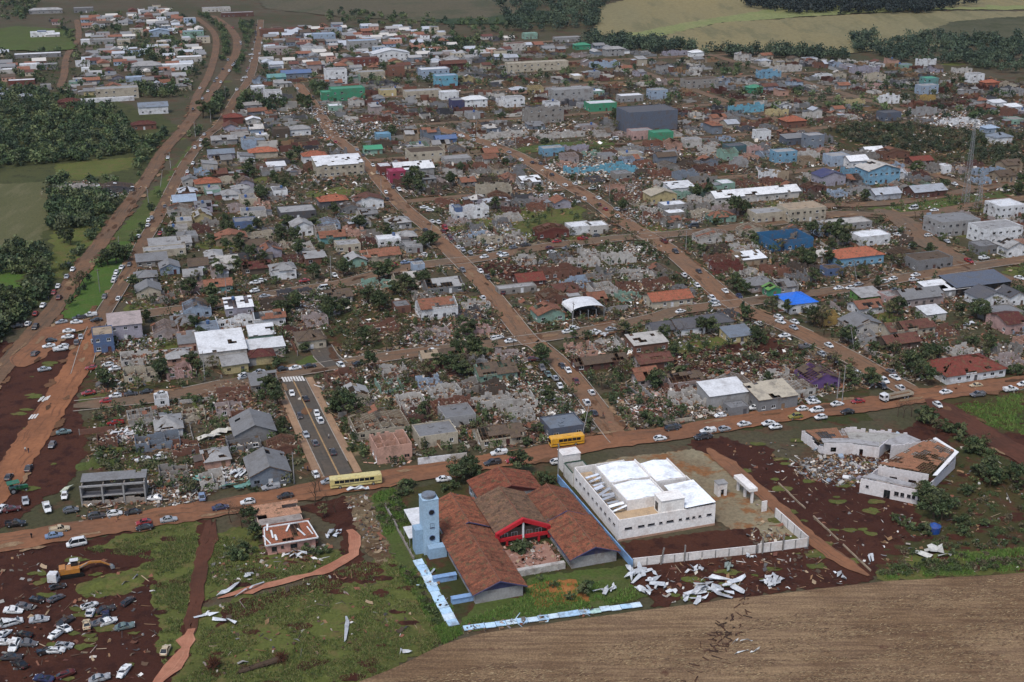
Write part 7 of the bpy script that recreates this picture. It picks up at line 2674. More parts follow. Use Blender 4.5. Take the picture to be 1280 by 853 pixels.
def garden_walls():
	n = 0
	for k in range(420):
		if n >= 150:
			break
		x, y = R.uniform(110, 1290), 560 - 380 * R.random() ** 1.1
		if not in_poly(x, y, TOWN) or any(in_poly(x, y, e) for e in EMPTY):
			continue
		p = P(x, y)
		al = R.random() < .45
		d = AX if al else BX
		L = R.uniform(6, 16)
		if not all(is_free(p + d * (L * q), .25) and road_near(p + d * (L * q))[0] > .4 for q in (-.5, -.3, -.1, .1, .3, .5)):
			continue
		n += 1
		r = thing('garden_wall', None, 'wall', (p.x, p.y, 0), YAW + (0 if al else math.pi / 2), 'garden walls between the lots')
		cname = R.choice(('concrete', 'dwhite', 'lgrey', 'brick', 'cream', 'grey', 'pinkgrey', 'terra'))
		mb = MB()
		wall_run(mb, L, R.uniform(1.4, 2.1), [], .18, R.uniform(.1, .6), k * 1.1, 0, True)
		mb.build('wall', [WALL], r, C[cname])
		for e in (-1, 1):
			mb = MB()
			mb.box((e * (L / 2 + .14), .09, 1.0), (.26, .3, 2.0))
			mb.build('pier', [CONCRETE], r, C['concrete'])
		N = {'dwhite': 'dirty white', 'lgrey': 'light grey', 'pinkgrey': 'pinkish', 'terra': 'earth-red', 'brick': 'bare brick'}
		auto(r, N.get(cname, cname) + ' broken garden wall by @', p)
garden_walls()

def distant_houses():
	"""what is past the first few hundred houses, in the farthest rows"""
	vs, fs, cs = [], [], []
	def add(pts, faces, col):
		o = len(vs)
		vs.extend(pts)
		fs.extend([[o + i for i in f] for f in faces])
		cs.extend([col] * len(pts))
	BF = [(0, 1, 5, 4), (1, 2, 6, 5), (2, 3, 7, 6), (3, 0, 4, 7), (4, 5, 6, 7)]
	for p, W, D, h, yaw, kind in FARH:
		if not is_free(p, 3):
			continue
		occupy(p, max(W, D) * .45)
		wc = C[R.choice(['dwhite', 'white', 'lgrey', 'cream', 'concrete', 'lblue', 'pinkgrey', 'tan', 'brick', 'bluegrey', 'salmon'] if kind == 'h' else ['brown', 'brick', 'concrete', 'grey', 'dwhite', 'dgrey', 'redbrown', 'lgrey', 'wood'])][:3]
		rc = C[R.choice(['lgrey', 'grey', 'grey', 'terra', 'brown', 'dwhite', 'redbrown', 'silver'])][:3]
		M = Matrix.Translation((p.x, p.y, hz(p.x, p.y))) @ Matrix.Rotation(yaw, 4, 'Z')
		def T_(q):
			return [tuple(M @ Vector(a)) for a in q]
		w2, d2 = W / 2, D / 2
		if kind == 'n':
			for (x0, y0), (x1, y1) in (((-w2, -d2), (w2, -d2)), ((-w2, d2), (w2, d2)), ((-w2, -d2), (-w2, d2)), ((w2, -d2), (w2, d2)), ((0, -d2), (0, d2))):
				n = 3
				for k in range(n):
					hh = h * R.uniform(.08, .75)
					a, b = k / n, (k + 1) / n
					xa, ya, xb, yb = x0 + (x1 - x0) * a, y0 + (y1 - y0) * a, x0 + (x1 - x0) * b, y0 + (y1 - y0) * b
					tx, ty = (0, .12) if abs(yb - ya) < .01 else (.12, 0)
					q = [(xa - tx, ya - ty), (xb + (0 if tx == 0 else tx), yb - ty), (xb + tx, yb + ty), (xa - tx if tx else xa, ya + ty)]
					add(T_([(x, y, 0) for x, y in q] + [(x, y, hh) for x, y in q]), BF, wc)
		else:
			q = [(-w2, -d2), (w2, -d2), (w2, d2), (-w2, d2)]
			add(T_([(x, y, 0) for x, y in q] + [(x, y, h) for x, y in q]), BF, wc)
			if h < 5:
				e = .4
				r_ = D * .22
				add(T_([(-w2 - e, -d2 - e, h - .1), (w2 + e, -d2 - e, h - .1), (w2 + e, 0, h + r_), (-w2 - e, 0, h + r_), (w2 + e, d2 + e, h - .1), (-w2 - e, d2 + e, h - .1)]), [(0, 1, 2, 3), (3, 2, 4, 5), (1, 4, 2), (0, 3, 5)], rc)
			else:
				q = [(-w2 + .3, -d2 + .3), (w2 - .3, -d2 + .3), (w2 - .3, d2 - .3), (-w2 + .3, d2 - .3)]
				add(T_([(x, y, h) for x, y in q] + [(x, y, h + .3) for x, y in q]), BF, rc)
			for k in range(int(W / 3)):
				x = -w2 + 1.5 + 3 * k
				for z in ([1.2] if h < 5 else [1.2, 3.9]):
					q = [(x - .5, -d2 - .05), (x + .5, -d2 - .05), (x + .5, -d2 + .02), (x - .5, -d2 + .02)]
					add(T_([(a, b, z) for a, b in q] + [(a, b, z + 1.1) for a, b in q]), BF, (.02, .022, .026))
	me = bpy.data.meshes.new('distant_houses')
	me.from_pydata(vs, [], fs)
	me.materials.append(DEBRIS)
	at = me.color_attributes.new('Col', 'FLOAT_COLOR', 'POINT')
	c4 = np.ones((len(vs), 4), dtype=np.float32)
	c4[:, :3] = np.array(cs)
	at.data.foreach_set('color', c4.ravel())
	tag(link('distant_houses', me), 'crowded rows of far houses and shells below the pale fields', 'houses', None, 'stuff')
distant_houses()

# ------------------------------------------------------------------ trees
def leaf_quads(cen, n, rx, ry, rz, size, rng):
	"""n small leaf faces spread through a lumpy volume, with the normal of each at random"""
	d = rng.normal(size=(n, 3))
	d /= np.linalg.norm(d, axis=1)[:, None]
	r = rng.random(n) ** .45
	p = cen + d * r[:, None] * np.array([rx, ry, rz])
	a = rng.normal(size=(n, 3))
	a /= np.linalg.norm(a, axis=1)[:, None]
	b = np.cross(a, rng.normal(size=(n, 3)))
	b /= np.linalg.norm(b, axis=1)[:, None]
	s = size * rng.uniform(.6, 1.3, n)[:, None]
	v = np.stack([p - a * s - b * s * .5, p + a * s * .2 - b * s * .7, p + a * s + b * s * .4, p - a * s * .3 + b * s * .7], 1)
	return v
LEAFC = [S(56, 68, 44), S(66, 76, 48), S(46, 58, 38), S(74, 80, 52), S(60, 66, 46)]
def crown_mesh(name, seed, h, rx, rz, nclump, nleaf, size, bare=0.0, cols=LEAFC, low=.35):
	rng = np.random.default_rng(seed)
	vs, cs = [], []
	for k in range(nclump):
		t = rng.random() * 2 * math.pi
		u = rng.random() ** .6
		z = rng.uniform(-1, 1)
		rr = math.sqrt(max(.05, 1 - z * z * .8)) * u * rng.uniform(.75, 1.15)
		c = np.array([rx * rr * math.cos(t), rx * rr * math.sin(t), h * (1 + low) / 2 + rz * z * .8])
		q = rng.uniform(.22, .42)
		v = leaf_quads(c, nleaf, rx * q, rx * q, rz * q * .8, size, rng)
		vs.append(v.reshape(-1, 3))
		col = np.array(cols[int(rng.integers(len(cols)))][:3]) * rng.uniform(.8, 1.2)
		cs.append(np.repeat((col[None] * rng.uniform(.75, 1.3, (len(v), 1))), 4, 0))
	v, c = np.concatenate(vs), np.concatenate(cs)
	v[:, 2] = np.maximum(v[:, 2], .05)
	f = np.arange(len(v)).reshape(-1, 4)
	return np_mesh(name, v, f, LEAF, c)
def trunk_mesh(seed, h, r, limbs, spread, bare=False):
	rr = random.Random(seed)
	mb = MB()
	def grow(p, d, L, r_, depth):
		n = 3
		for i in range(n):
			d2 = (d + Vector((rr.uniform(-.2, .2), rr.uniform(-.2, .2), .08))).normalized()
			q = p + d2 * L / n
			mb.bar(p, q, r_, 0, r_ * .8, 5)
			p, d, r_ = q, d2, r_ * .8
		if depth:
			for k in range(limbs if depth > 1 else 2 + bare):
				a = rr.uniform(0, 6.28)
				e = (d * .7 + Vector((math.cos(a), math.sin(a), rr.uniform(-.1, .5))) * spread).normalized()
				grow(p - d * L * rr.uniform(0, .3), e, L * rr.uniform(.5, .8), r_ * .8, depth - 1)
	grow(Vector((0, 0, -.1)), Vector((rr.uniform(-.06, .06), rr.uniform(-.06, .06), 1)), h * .5, r, 3 if bare else 2)
	return mb.mesh('trunk', [BARK])
KINDS = {}
def tree_kinds():
	for k in range(4):
		KINDS['broad', k] = (trunk_mesh(k, 6.5, .26, 4, .8), crown_mesh('crown', 10 + k, 6.5, 2.9, 2.4, 22 + 3 * k, 46, .30))
	for k in range(3):
		KINDS['storm', k] = (trunk_mesh(20 + k, 6.5, .22, 4, .9, True), crown_mesh('crown', 30 + k, 6.0, 2.4, 2.0, 8 + 2 * k, 22, .26, cols=[S(86, 84, 58), S(72, 76, 48), S(94, 84, 64)]))
	for k in range(3):
		KINDS['bush', k] = (trunk_mesh(40 + k, 2.4, .10, 4, 1.0), crown_mesh('crown', 50 + k, 2.2, 1.6, 1.1, 14, 36, .20, low=.1))
	for k in range(2):
		KINDS['pine', k] = (trunk_mesh(60 + k, 9, .22, 3, .4), crown_mesh('crown', 70 + k, 11, 1.7, 5.0, 26, 40, .34, cols=[S(40, 56, 40), S(48, 62, 42), S(36, 50, 38)], low=.25))
	for k in range(2):
		KINDS['bare', k] = (trunk_mesh(80 + k, 7.0, .20, 4, .9, True), None)
tree_kinds()
TN = dict(broad=('leafy_tree', 'tree', 'leafy round-crowned tree'), storm=('storm_torn_tree', 'tree', 'storm-torn tree with thin leaves'), bush=('bush', 'bush', 'dense green bush'), pine=('pine_tree', 'tree', 'tall dark narrow tree'), bare=('bare_tree', 'tree', 'bare leafless tree'))
NT = [0]
def tree(p, kind, s=1.0, tint=None, lean=0.0, force=False):
	if not force:
		for k in range(14):
			q = p + AX * R.uniform(-.7, .7) * k + BX * R.uniform(-.7, .7) * k
			if is_free(q, .8 * s) and road_near(q)[0] > .8:
				p = q
				break
		else:
			return None
	NT[0] += 1
	n = max(k[1] for k in KINDS if k[0] == kind) + 1
	tr, cr = KINDS[kind, NT[0] % n]
	nm, cat, txt = TN[kind]
	o = thing(nm, None, cat, (p[0], p[1], hz(p[0], p[1])), R.uniform(0, 6.28), {'bush': 'bushes and shrubs', 'pine': 'tall narrow trees'}.get(kind, 'trees of the town and its edges'))
	o.scale = (s * R.uniform(.85, 1.2), s * R.uniform(.85, 1.2), s * R.uniform(.85, 1.15))
	o.rotation_euler[1] = lean
	link('trunk', tr, o)
	if cr:
		t = tint or tuple(R.uniform(.8, 1.2) for _ in range(1)) * 3
		link('crown', cr, o, tuple(t) + (1,))
	occupy(p, 1.2 * s)
	auto(o, txt + ' by @', p)
	return o
def trees():
	man = {1: '295,215,b,1 365,200,b,.9 330,185,b,.8 555,178,b,1.1 600,200,u,1.2 650,205,u,1.2 690,215,u,1.1 620,225,u,1 570,490,u,1.5 545,495,u,1.2 825,665,u,1.5 695,640,u,.7 760,690,u,.8 80,230,u,1.2 110,225,u,1 250,245,u,1 640,610,u,.6 280,240,u,1.2',
		   3: '700,465,b,1.1 735,530,b,1.2 770,540,b,1.1 690,480,u,1.5 810,480,u,1.3 880,420,u,1.4 985,390,b,1 1000,380,u,1.6 930,230,u,1.6 945,250,u,1.5 840,180,u,1.4 760,130,u,1.5 800,150,u,1.4 720,110,u,1.6 1090,380,b,1 1060,350,u,1.4 1020,350,u,1.3 1120,400,u,1.2 860,600,u,1.2 600,560,u,1 560,540,u,.9 640,580,u,1 700,600,u,1.2 880,560,u,1.1 960,560,u,.9 850,560,u,1.2 1000,640,u,.7 1050,650,u,.8 920,640,u,.7 1100,640,u,.8 820,690,u,.8 700,740,u,.9',
		   5: '345,205,s,1 300,180,e,.8 375,200,b,.8 310,330,u,1.4 340,340,u,1.3 365,310,u,1.4 400,260,b,.8 420,240,u,1.2 610,300,u,1 650,320,u,1 700,310,u,.9 650,110,s,1 700,130,e,.8 740,140,e,.7 690,160,s,.8 1040,60,u,1 1010,70,u,1',
		   7: '575,345,b,1.2 620,370,b,1.1 560,330,u,1.5 640,390,u,1.5 540,350,u,1.4 300,440,b,.8 250,240,b,.7 300,455,u,1 450,750,e,.9 480,745,e,.8 1000,380,b,.8 1160,70,b,.9 1080,130,b,1 1130,150,b,1 1030,145,u,1.3 700,550,u,1 640,540,u,1 1200,150,s,1 1260,130,s,1 560,300,s,1 1150,660,b,1 1230,665,b,1',
		   8: '80,110,b,1.1 110,90,b,1.2 40,150,b,1.1 110,160,s,1.1 500,300,b,.8 380,355,b,.8 620,275,s,.9 1080,240,b,1 1060,230,u,1.4 690,390,u,1.4 480,430,u,1.2 420,530,u,1.2 470,520,u,1.1 640,505,u,1 1000,400,u,1.5 1040,410,u,1.4 980,385,u,1.4 1130,70,b,.9 1160,340,u,1.2 400,470,e,1 440,480,e,1',
		   9: '640,145,b,.8 665,150,u,1.4 865,115,b,1.2 850,90,b,1 905,130,b,1 930,150,b,.9 880,145,s,1 1225,110,u,1.3 900,280,u,1.4 925,285,u,1.5 985,310,b,.9 1000,320,u,1.5 1115,390,b,1 1085,400,u,1.5 1150,490,b,1 1200,500,u,1.5 900,580,b,1 820,265,e,.8 840,270,e,.8 870,265,e,.8',
		   10: '60,140,b,1.2 110,150,b,1.1 150,140,b,1 200,230,b,1.6 240,250,b,1.4 40,410,b,1.5 60,460,b,1.6 120,430,b,1.3 20,520,b,1.5 170,160,b,1.2 220,300,b,1.2 470,280,s,1.1 500,270,s,1 450,300,s,.9 640,150,b,1.2 690,140,b,1.3 740,130,b,1.1 380,20,b,1 420,30,b,1 790,280,b,.9 930,790,b,.8 60,330,u,2 100,360,u,2 150,390,u,2 240,150,b,1 600,160,u,1.6',
		   11: '400,420,p,.7 430,410,b,1 280,410,b,1.1 410,260,b,1.1 470,190,b,1.2 430,150,b,1.3 350,140,b,.9 620,140,b,1.2 680,120,b,1.2 640,90,b,1.1 730,130,u,1.6 60,80,b,1 380,60,b,1 1210,270,b,1.3 1020,300,b,1.1 880,490,b,1.2 920,500,b,1.2 970,480,b,1 1150,430,s,1.2 1200,450,s,1.2 1090,470,s,1.1 1120,600,u,1.6 1080,590,u,1.4 300,260,b,.9 350,280,b,.9 520,310,u,1.2 610,320,u,1.2 620,640,b,.8 140,590,b,.7 1250,380,b,1',
		   12: '80,270,b,1.3 50,300,b,1.2 200,370,b,1.2 290,340,b,1.1 180,395,b,1.1 60,470,b,1.3 30,430,b,1.2 90,440,b,1 365,120,b,1 690,545,b,1 1060,250,b,.7 790,370,u,1.4 500,520,u,1.4 560,510,u,1.2 210,600,s,1 180,640,s,1 560,640,u,1.2 500,750,b,1.1 540,740,b,1 340,800,b,1 300,830,b,1.1 100,680,s,.9 30,660,s,.9 1200,320,u,1.3',
		   13: '890,520,p,.62 895,530,b,1 320,460,s,1 300,440,s,.9 500,300,s,.9 900,380,b,.9 850,360,b,1 870,280,u,1.4 1010,120,b,1 950,120,u,1.4 1200,210,b,1.2 1250,220,b,1.1 1060,210,b,.8 440,120,u,1.2 600,130,u,1.4 700,140,u,1.4 760,130,b,.9 260,590,b,.7 220,620,s,.8 510,720,u,1.4 560,800,u,1.5 1270,550,b,1.1 1060,440,b,.7 1130,480,b,.9 1000,640,u,1',
		   14: '170,460,b,1.3 200,470,b,1.2 340,560,b,1.2 300,540,b,1 560,420,b,1.1 600,400,b,1.1 480,590,u,1.4 640,680,s,1 690,690,s,1 720,700,b,1 760,700,b,.9 1090,430,b,1.2 1070,440,b,1 940,380,u,1.6 1020,370,u,1.6 960,550,b,.9 1000,560,u,1.5 90,140,b,1 120,150,b,1 250,60,b,1 330,40,b,1 300,220,b,.9 500,270,b,.8 150,230,b,.9 850,680,b,.9 1190,610,b,.9 1200,710,u,1.4 940,750,u,1.3 700,140,b,.7 580,600,u,1.4 760,610,u,1.3',
		   16: '150,130,b,1.6 60,120,b,1.6 100,100,b,1.4 230,50,b,1.3 300,50,b,1.3 360,55,b,1.2 420,60,b,1 610,70,b,1.5 650,80,b,1.4 580,60,b,1.3 520,300,b,1.2 530,360,b,1 560,340,b,1.1 300,440,b,1.1 430,540,b,1.2 480,530,b,1.1 390,560,b,1 510,710,b,1 470,760,b,1.1 820,620,b,.9 1180,500,b,1.3 1210,520,b,1.2 870,720,b,1.1 990,760,b,1 650,390,b,.8 310,390,b,1 1070,220,b,.9 950,390,s,.8 180,700,b,.9',
		   17: '70,410,b,1.4 230,400,b,1.2 30,230,b,1 700,140,s,1 770,190,b,.9 330,310,b,1 480,300,b,1 560,320,b,.9 190,720,b,1.2 1160,620,b,1 350,200,b,1 10,120,b,1 810,560,s,.9 1150,100,s,1 1130,60,s,1 520,50,b,1',
		   18: '520,450,p,.8 505,470,b,1.1 540,460,b,1 640,560,b,1.4 690,560,b,1.3 730,550,b,1.2 780,330,s,1 920,560,b,.8 1150,680,b,1.3 1210,690,b,1.3 1260,680,b,1.2 620,590,u,1.6 30,80,b,1 20,60,b,1.2 420,700,u,1.3 560,690,u,1.3 1240,130,s,1',
		   19: '430,480,b,.9 1015,400,b,.9 1240,450,b,1.2 1055,425,b,.7 285,520,s,.9 300,680,b,1.3 350,690,b,1.2 240,670,b,1.2 180,660,b,1.2 820,710,u,1.4 690,330,b,1 720,330,b,1 1260,400,b,1 560,120,b,1 900,650,p,.5'}
	K = dict(b='broad', s='storm', u='bush', p='pine', e='bare')
	for t, txt in man.items():
		for q in txt.split():
			x, y, k, s = q.split(',')
			if k in 'bs' and R.random() < .28 and t not in (10, 15, 16):
				k = 's' if k == 'b' else 'e'
			tree(TP(t, float(x), float(y)), K[k], float(s), lean=R.uniform(-.1, .1), force=t in (1, 3, 5, 7, 10))
	# and about the yards everywhere else
	n = 0
	while n < 260:
		x, y = R.uniform(110, 1290), 500 - 400 * R.random() ** 1.25
		if not in_poly(x, y, TOWN):
			continue
		n += 1
		tree(P(x, y), R.choice(('broad', 'storm', 'storm', 'storm', 'bush', 'bare', 'bare') if x > 430 else ('broad', 'broad', 'broad', 'bush', 'storm')), R.uniform(.6, 1.15), lean=R.uniform(-.12, .12))
trees()

def mass(name, polys, n, size, label, cat, seed, cols, hmin, hmax, nleaf=34, lf=.5):
	"""a wood read as one mass: many lumpy crowns in one mesh"""
	rng = np.random.default_rng(seed)
	rr = random.Random(seed)
	vs, cs = [], []
	for poly, k in polys:
		xs, ys = [q[0] for q in poly], [q[1] for q in poly]
		c = tries = 0
		while c < k and tries < k * 30:
			tries += 1
			x, y = rr.uniform(min(xs), max(xs)), rr.uniform(min(ys), max(ys))
			if not in_poly(x, y, poly):
				continue
			p = P(x, y)
			if road_near(p)[0] < (3 if size > 2 else .6) or not is_free(p, 2 if size > 2 else .5):
				continue
			c += 1
			h = rr.uniform(hmin, hmax)
			r_ = size * rr.uniform(.6, 1.25)
			col = np.array(cols[rr.randrange(len(cols))][:3]) * rr.uniform(.8, 1.25)
			for m in range(3):
				cc = np.array([p.x + rr.uniform(-.5, .5) * r_, p.y + rr.uniform(-.5, .5) * r_, hz(p.x, p.y) + h * rr.uniform(.4, .8)])
				v = leaf_quads(cc, nleaf, r_ * .75, r_ * .75, h * .34, lf, rng)
				v[..., 2] = np.maximum(v[..., 2], hz(p.x, p.y))
				vs.append(v.reshape(-1, 3))
				cs.append(np.repeat(col[None] * rng.uniform(.75, 1.3, (len(v), 1)), 4, 0))
	v, c = np.concatenate(vs), np.concatenate(cs)
	me = np_mesh(name, v, np.arange(len(v)).reshape(-1, 4), LEAF, c)
	return tag(link(name, me), label, cat, None, 'stuff')
DK = [S(54, 68, 46), S(64, 78, 50), S(46, 58, 42), S(72, 84, 54), S(44, 56, 40), S(86, 94, 62), S(74, 80, 58)]
FARK = [S(50, 62, 50), S(58, 70, 54), S(44, 56, 46), S(66, 76, 58)]
mass('woodland', [([(-30, 130), (100, 128), (150, 138), (175, 185), (140, 200), (60, 205), (-30, 215)], 620), ([(60, 232), (150, 230), (160, 250), (120, 285), (62, 290)], 150), ([(-30, 395), (20, 385), (50, 350), (62, 330), (58, 370), (20, 410), (-30, 450)], 130), ([(0, 318), (50, 310), (66, 325), (40, 345), (0, 345)], 40),
				  ([(170, 190), (205, 165), (218, 168), (190, 215), (172, 220)], 50)], 0, 3.2, 'dense dark woodland west of the highway', 'woodland', 3, DK, 3, 8, 24, .66)
mass('avenue_hedge', [([(250, 18), (285, 28), (294, 50), (286, 78), (268, 82), (278, 60), (272, 38), (250, 26)], 80), ([(300, 30), (318, 30), (308, 70), (296, 95), (292, 90), (302, 60)], 70), ([(240, 175), (252, 160), (236, 200), (205, 245), (196, 262), (192, 250)], 50)], 0, 3.0, 'long dark hedge of trees between the lanes of the avenue', 'hedge', 4, DK, 3, 7)
mass('median_trees', [([(238, 182), (247, 176), (228, 218), (206, 252), (184, 290), (164, 325), (152, 332), (172, 292), (198, 248)], 60), ([(214, 172), (196, 205), (162, 255), (124, 300), (92, 340), (78, 338), (116, 290), (158, 240), (188, 198)], 70), ([(75, 395), (84, 380), (108, 345), (120, 330), (126, 340), (100, 385)], 6)], 0, 1.9, 'broken line of trees and scrub along both sides of the highway', 'trees', 14, DK, 2, 5, 22, .4)
mass('town_groves', [([(255, 120), (340, 118), (370, 128), (330, 146), (262, 150)], 80), ([(120, 62), (235, 58), (235, 75), (120, 78)], 36), ([(0, 0), (50, 4), (40, 26), (0, 28)], 60), ([(200, 50), (232, 54), (228, 80), (200, 78)], 24), ([(380, 115), (402, 112), (402, 130), (384, 134)], 24), ([(420, 14), (500, 20), (640, 30), (640, 42), (520, 42), (400, 26)], 90),
					 ([(515, 55), (600, 50), (610, 70), (540, 78)], 90), ([(165, 108), (215, 104), (215, 124), (170, 120)], 40), ([(0, 110), (60, 118), (60, 130), (0, 128)], 40), (TOWN2, 150), ([(330, 36), (640, 44), (640, 110), (300, 112)], 130), ([(640, 60), (1280, 110), (1280, 160), (640, 120)], 110)], 0, 3.4, 'groves of dark trees among the upper left quarters', 'trees', 5, DK, 4, 8, 20, .75)
mass('far_wood', [([(620, 5), (690, -4), (760, -6), (800, -4), (755, 10), (745, 35), (700, 40), (640, 40)], 240), ([(735, 48), (800, 52), (870, 62), (860, 72), (780, 66), (700, 52)], 110), ([(880, 64), (960, 66), (1050, 70), (1060, 76), (960, 74), (880, 72)], 80)], 0, 6, 'dark belt of far trees between town and fields', 'wood', 6, FARK, 6, 12, 26, .9)
mass('pine_wood', [([(930, -8), (1045, -6), (1042, 16), (995, 20), (930, 10)], 260), ([(1046, 0), (1210, -10), (1225, 6), (1160, 18), (1052, 19)], 300)], 0, 7, 'two blocks of near-black pine plantation on the far hill', 'wood', 7, [S(36, 42, 40), S(32, 40, 38)], 9, 15, 18, 1.2)
mass('right_wood', [([(1085, 62), (1130, 50), (1300, 48), (1300, 96), (1240, 90), (1180, 80), (1100, 76)], 330), ([(1062, 50), (1092, 44), (1094, 66), (1066, 66)], 40)], 0, 5, 'broad dark green wood at the right edge below the pasture', 'wood', 8, FARK, 5, 11, 26, .8)
mass('scrub_belt', [([(1020, 160), (1100, 152), (1190, 164), (1300, 172), (1300, 212), (1200, 205), (1110, 197), (1060, 185)], 330)], 0, 2.6, 'loose dark scrub behind the blue barn', 'scrub', 9, [S(52, 60, 44), S(62, 68, 48), S(74, 70, 54), S(46, 54, 40)], 2, 6, 26, .45)
mass('roadside_scrub', [([(1150, 560), (1200, 545), (1290, 610), (1290, 700), (1180, 700), (1120, 700), (1160, 650)], 90), ([(1175, 520), (1210, 530), (1250, 570), (1240, 580), (1190, 545)], 40), ([(468, 640), (495, 620), (530, 690), (565, 780), (545, 780), (505, 715)], 60), ([(1095, 722), (1280, 712), (1280, 700), (1110, 708)], 90)], 0, 1.3, 'tangled low scrub around the bare soil at the right', 'scrub', 10, [S(58, 70, 42), S(66, 76, 46), S(74, 68, 52)], .5, 1.8, 20, .22)

mass('yard_greenery', [(TOWN, 2500), (TOWN2, 600)], 0, 1.7, 'hedges, banana clumps and shrubs filling the yards of the whole town', 'shrubs', 12, [S(58, 68, 44), S(66, 76, 46), S(50, 60, 40), S(76, 76, 54)], 1.2, 4.6, 12, .38)

# ------------------------------------------------------------------ grass as real blades in the foreground
def grass(name, polys, n, label, seed, cols, hh=(.25, .6)):
	rng = np.random.default_rng(seed)
	rr = random.Random(seed)
	P0 = []
	for poly, k in polys:
		xs, ys = [q[0] for q in poly], [q[1] for q in poly]
		c = tries = 0
		while c < k and tries < k * 8:
			tries += 1
			x, y = rr.uniform(min(xs), max(xs)), rr.uniform(min(ys), max(ys))
			if in_poly(x, y, poly):
				p = P(x, y)
				if noise.noise((p.x * .12, p.y * .12, seed)) + .5 * noise.noise((p.x * .5, p.y * .5, seed)) < -.12:
					continue
				if not is_free(p, .1) or road_near(p)[0] < -.2:
					continue
				P0.append((p.x, p.y))
				c += 1
	P0 = np.array(P0)
	N = len(P0)
	B = 4
	base = np.repeat(P0, B, 0) + rng.normal(0, .28, (N * B, 2))
	a = rng.uniform(0, 6.28, N * B)
	h = rng.uniform(hh[0], hh[1], N * B)
	w_ = rng.uniform(.06, .16, N * B)
	lean = rng.normal(0, .25, (N * B, 2))
	v = np.zeros((N * B, 3, 3))
	v[:, 0, :2] = base + np.stack([np.cos(a), np.sin(a)], 1) * w_[:, None]
	v[:, 1, :2] = base - np.stack([np.cos(a), np.sin(a)], 1) * w_[:, None]
	v[:, 2, :2] = base + lean
	v[:, 2, 2] = h + .05
	v[:, :2, 2] = .05
	col = np.array([c[:3] for c in cols])[rng.integers(len(cols), size=N)] * rng.uniform(.75, 1.25, (N, 1))
	me = np_mesh(name, v.reshape(-1, 3), np.arange(N * B * 3).reshape(-1, 3), LEAF, np.repeat(col, B * 3, 0))
	tag(link(name, me), label, 'grass', None, 'stuff')
GC = [S(84, 96, 50), S(72, 86, 44), S(96, 100, 60), S(62, 76, 40), S(104, 98, 66)]
grass('grass', [([(105, 688), (248, 652), (246, 700), (235, 760), (205, 832), (190, 722), (110, 745), (195, 700)], 4500), ([(262, 668), (430, 690), (405, 713), (255, 752)], 2600), ([(248, 765), (400, 722), (490, 690), (530, 720), (575, 792), (540, 812), (420, 870), (200, 870)], 12000), ([(110, 600), (150, 570), (220, 560), (180, 600)], 500)], 0, 'rough grass blades over the left foreground', 21, GC)
grass('tall_grass', [([(464, 620), (492, 612), (545, 705), (578, 792), (555, 806), (500, 715)], 5000), ([(1095, 726), (1200, 692), (1280, 687), (1280, 714)], 2600), ([(572, 783), (655, 748), (660, 722), (780, 708), (812, 746), (700, 772)], 1800), ([(1195, 508), (1280, 490), (1280, 545), (1215, 528)], 1800)], 0, 'taller green grass on the bank and along the field edge', 22, [S(78, 108, 46), S(88, 112, 54), S(66, 92, 42), S(98, 108, 60)], (.35, .9))

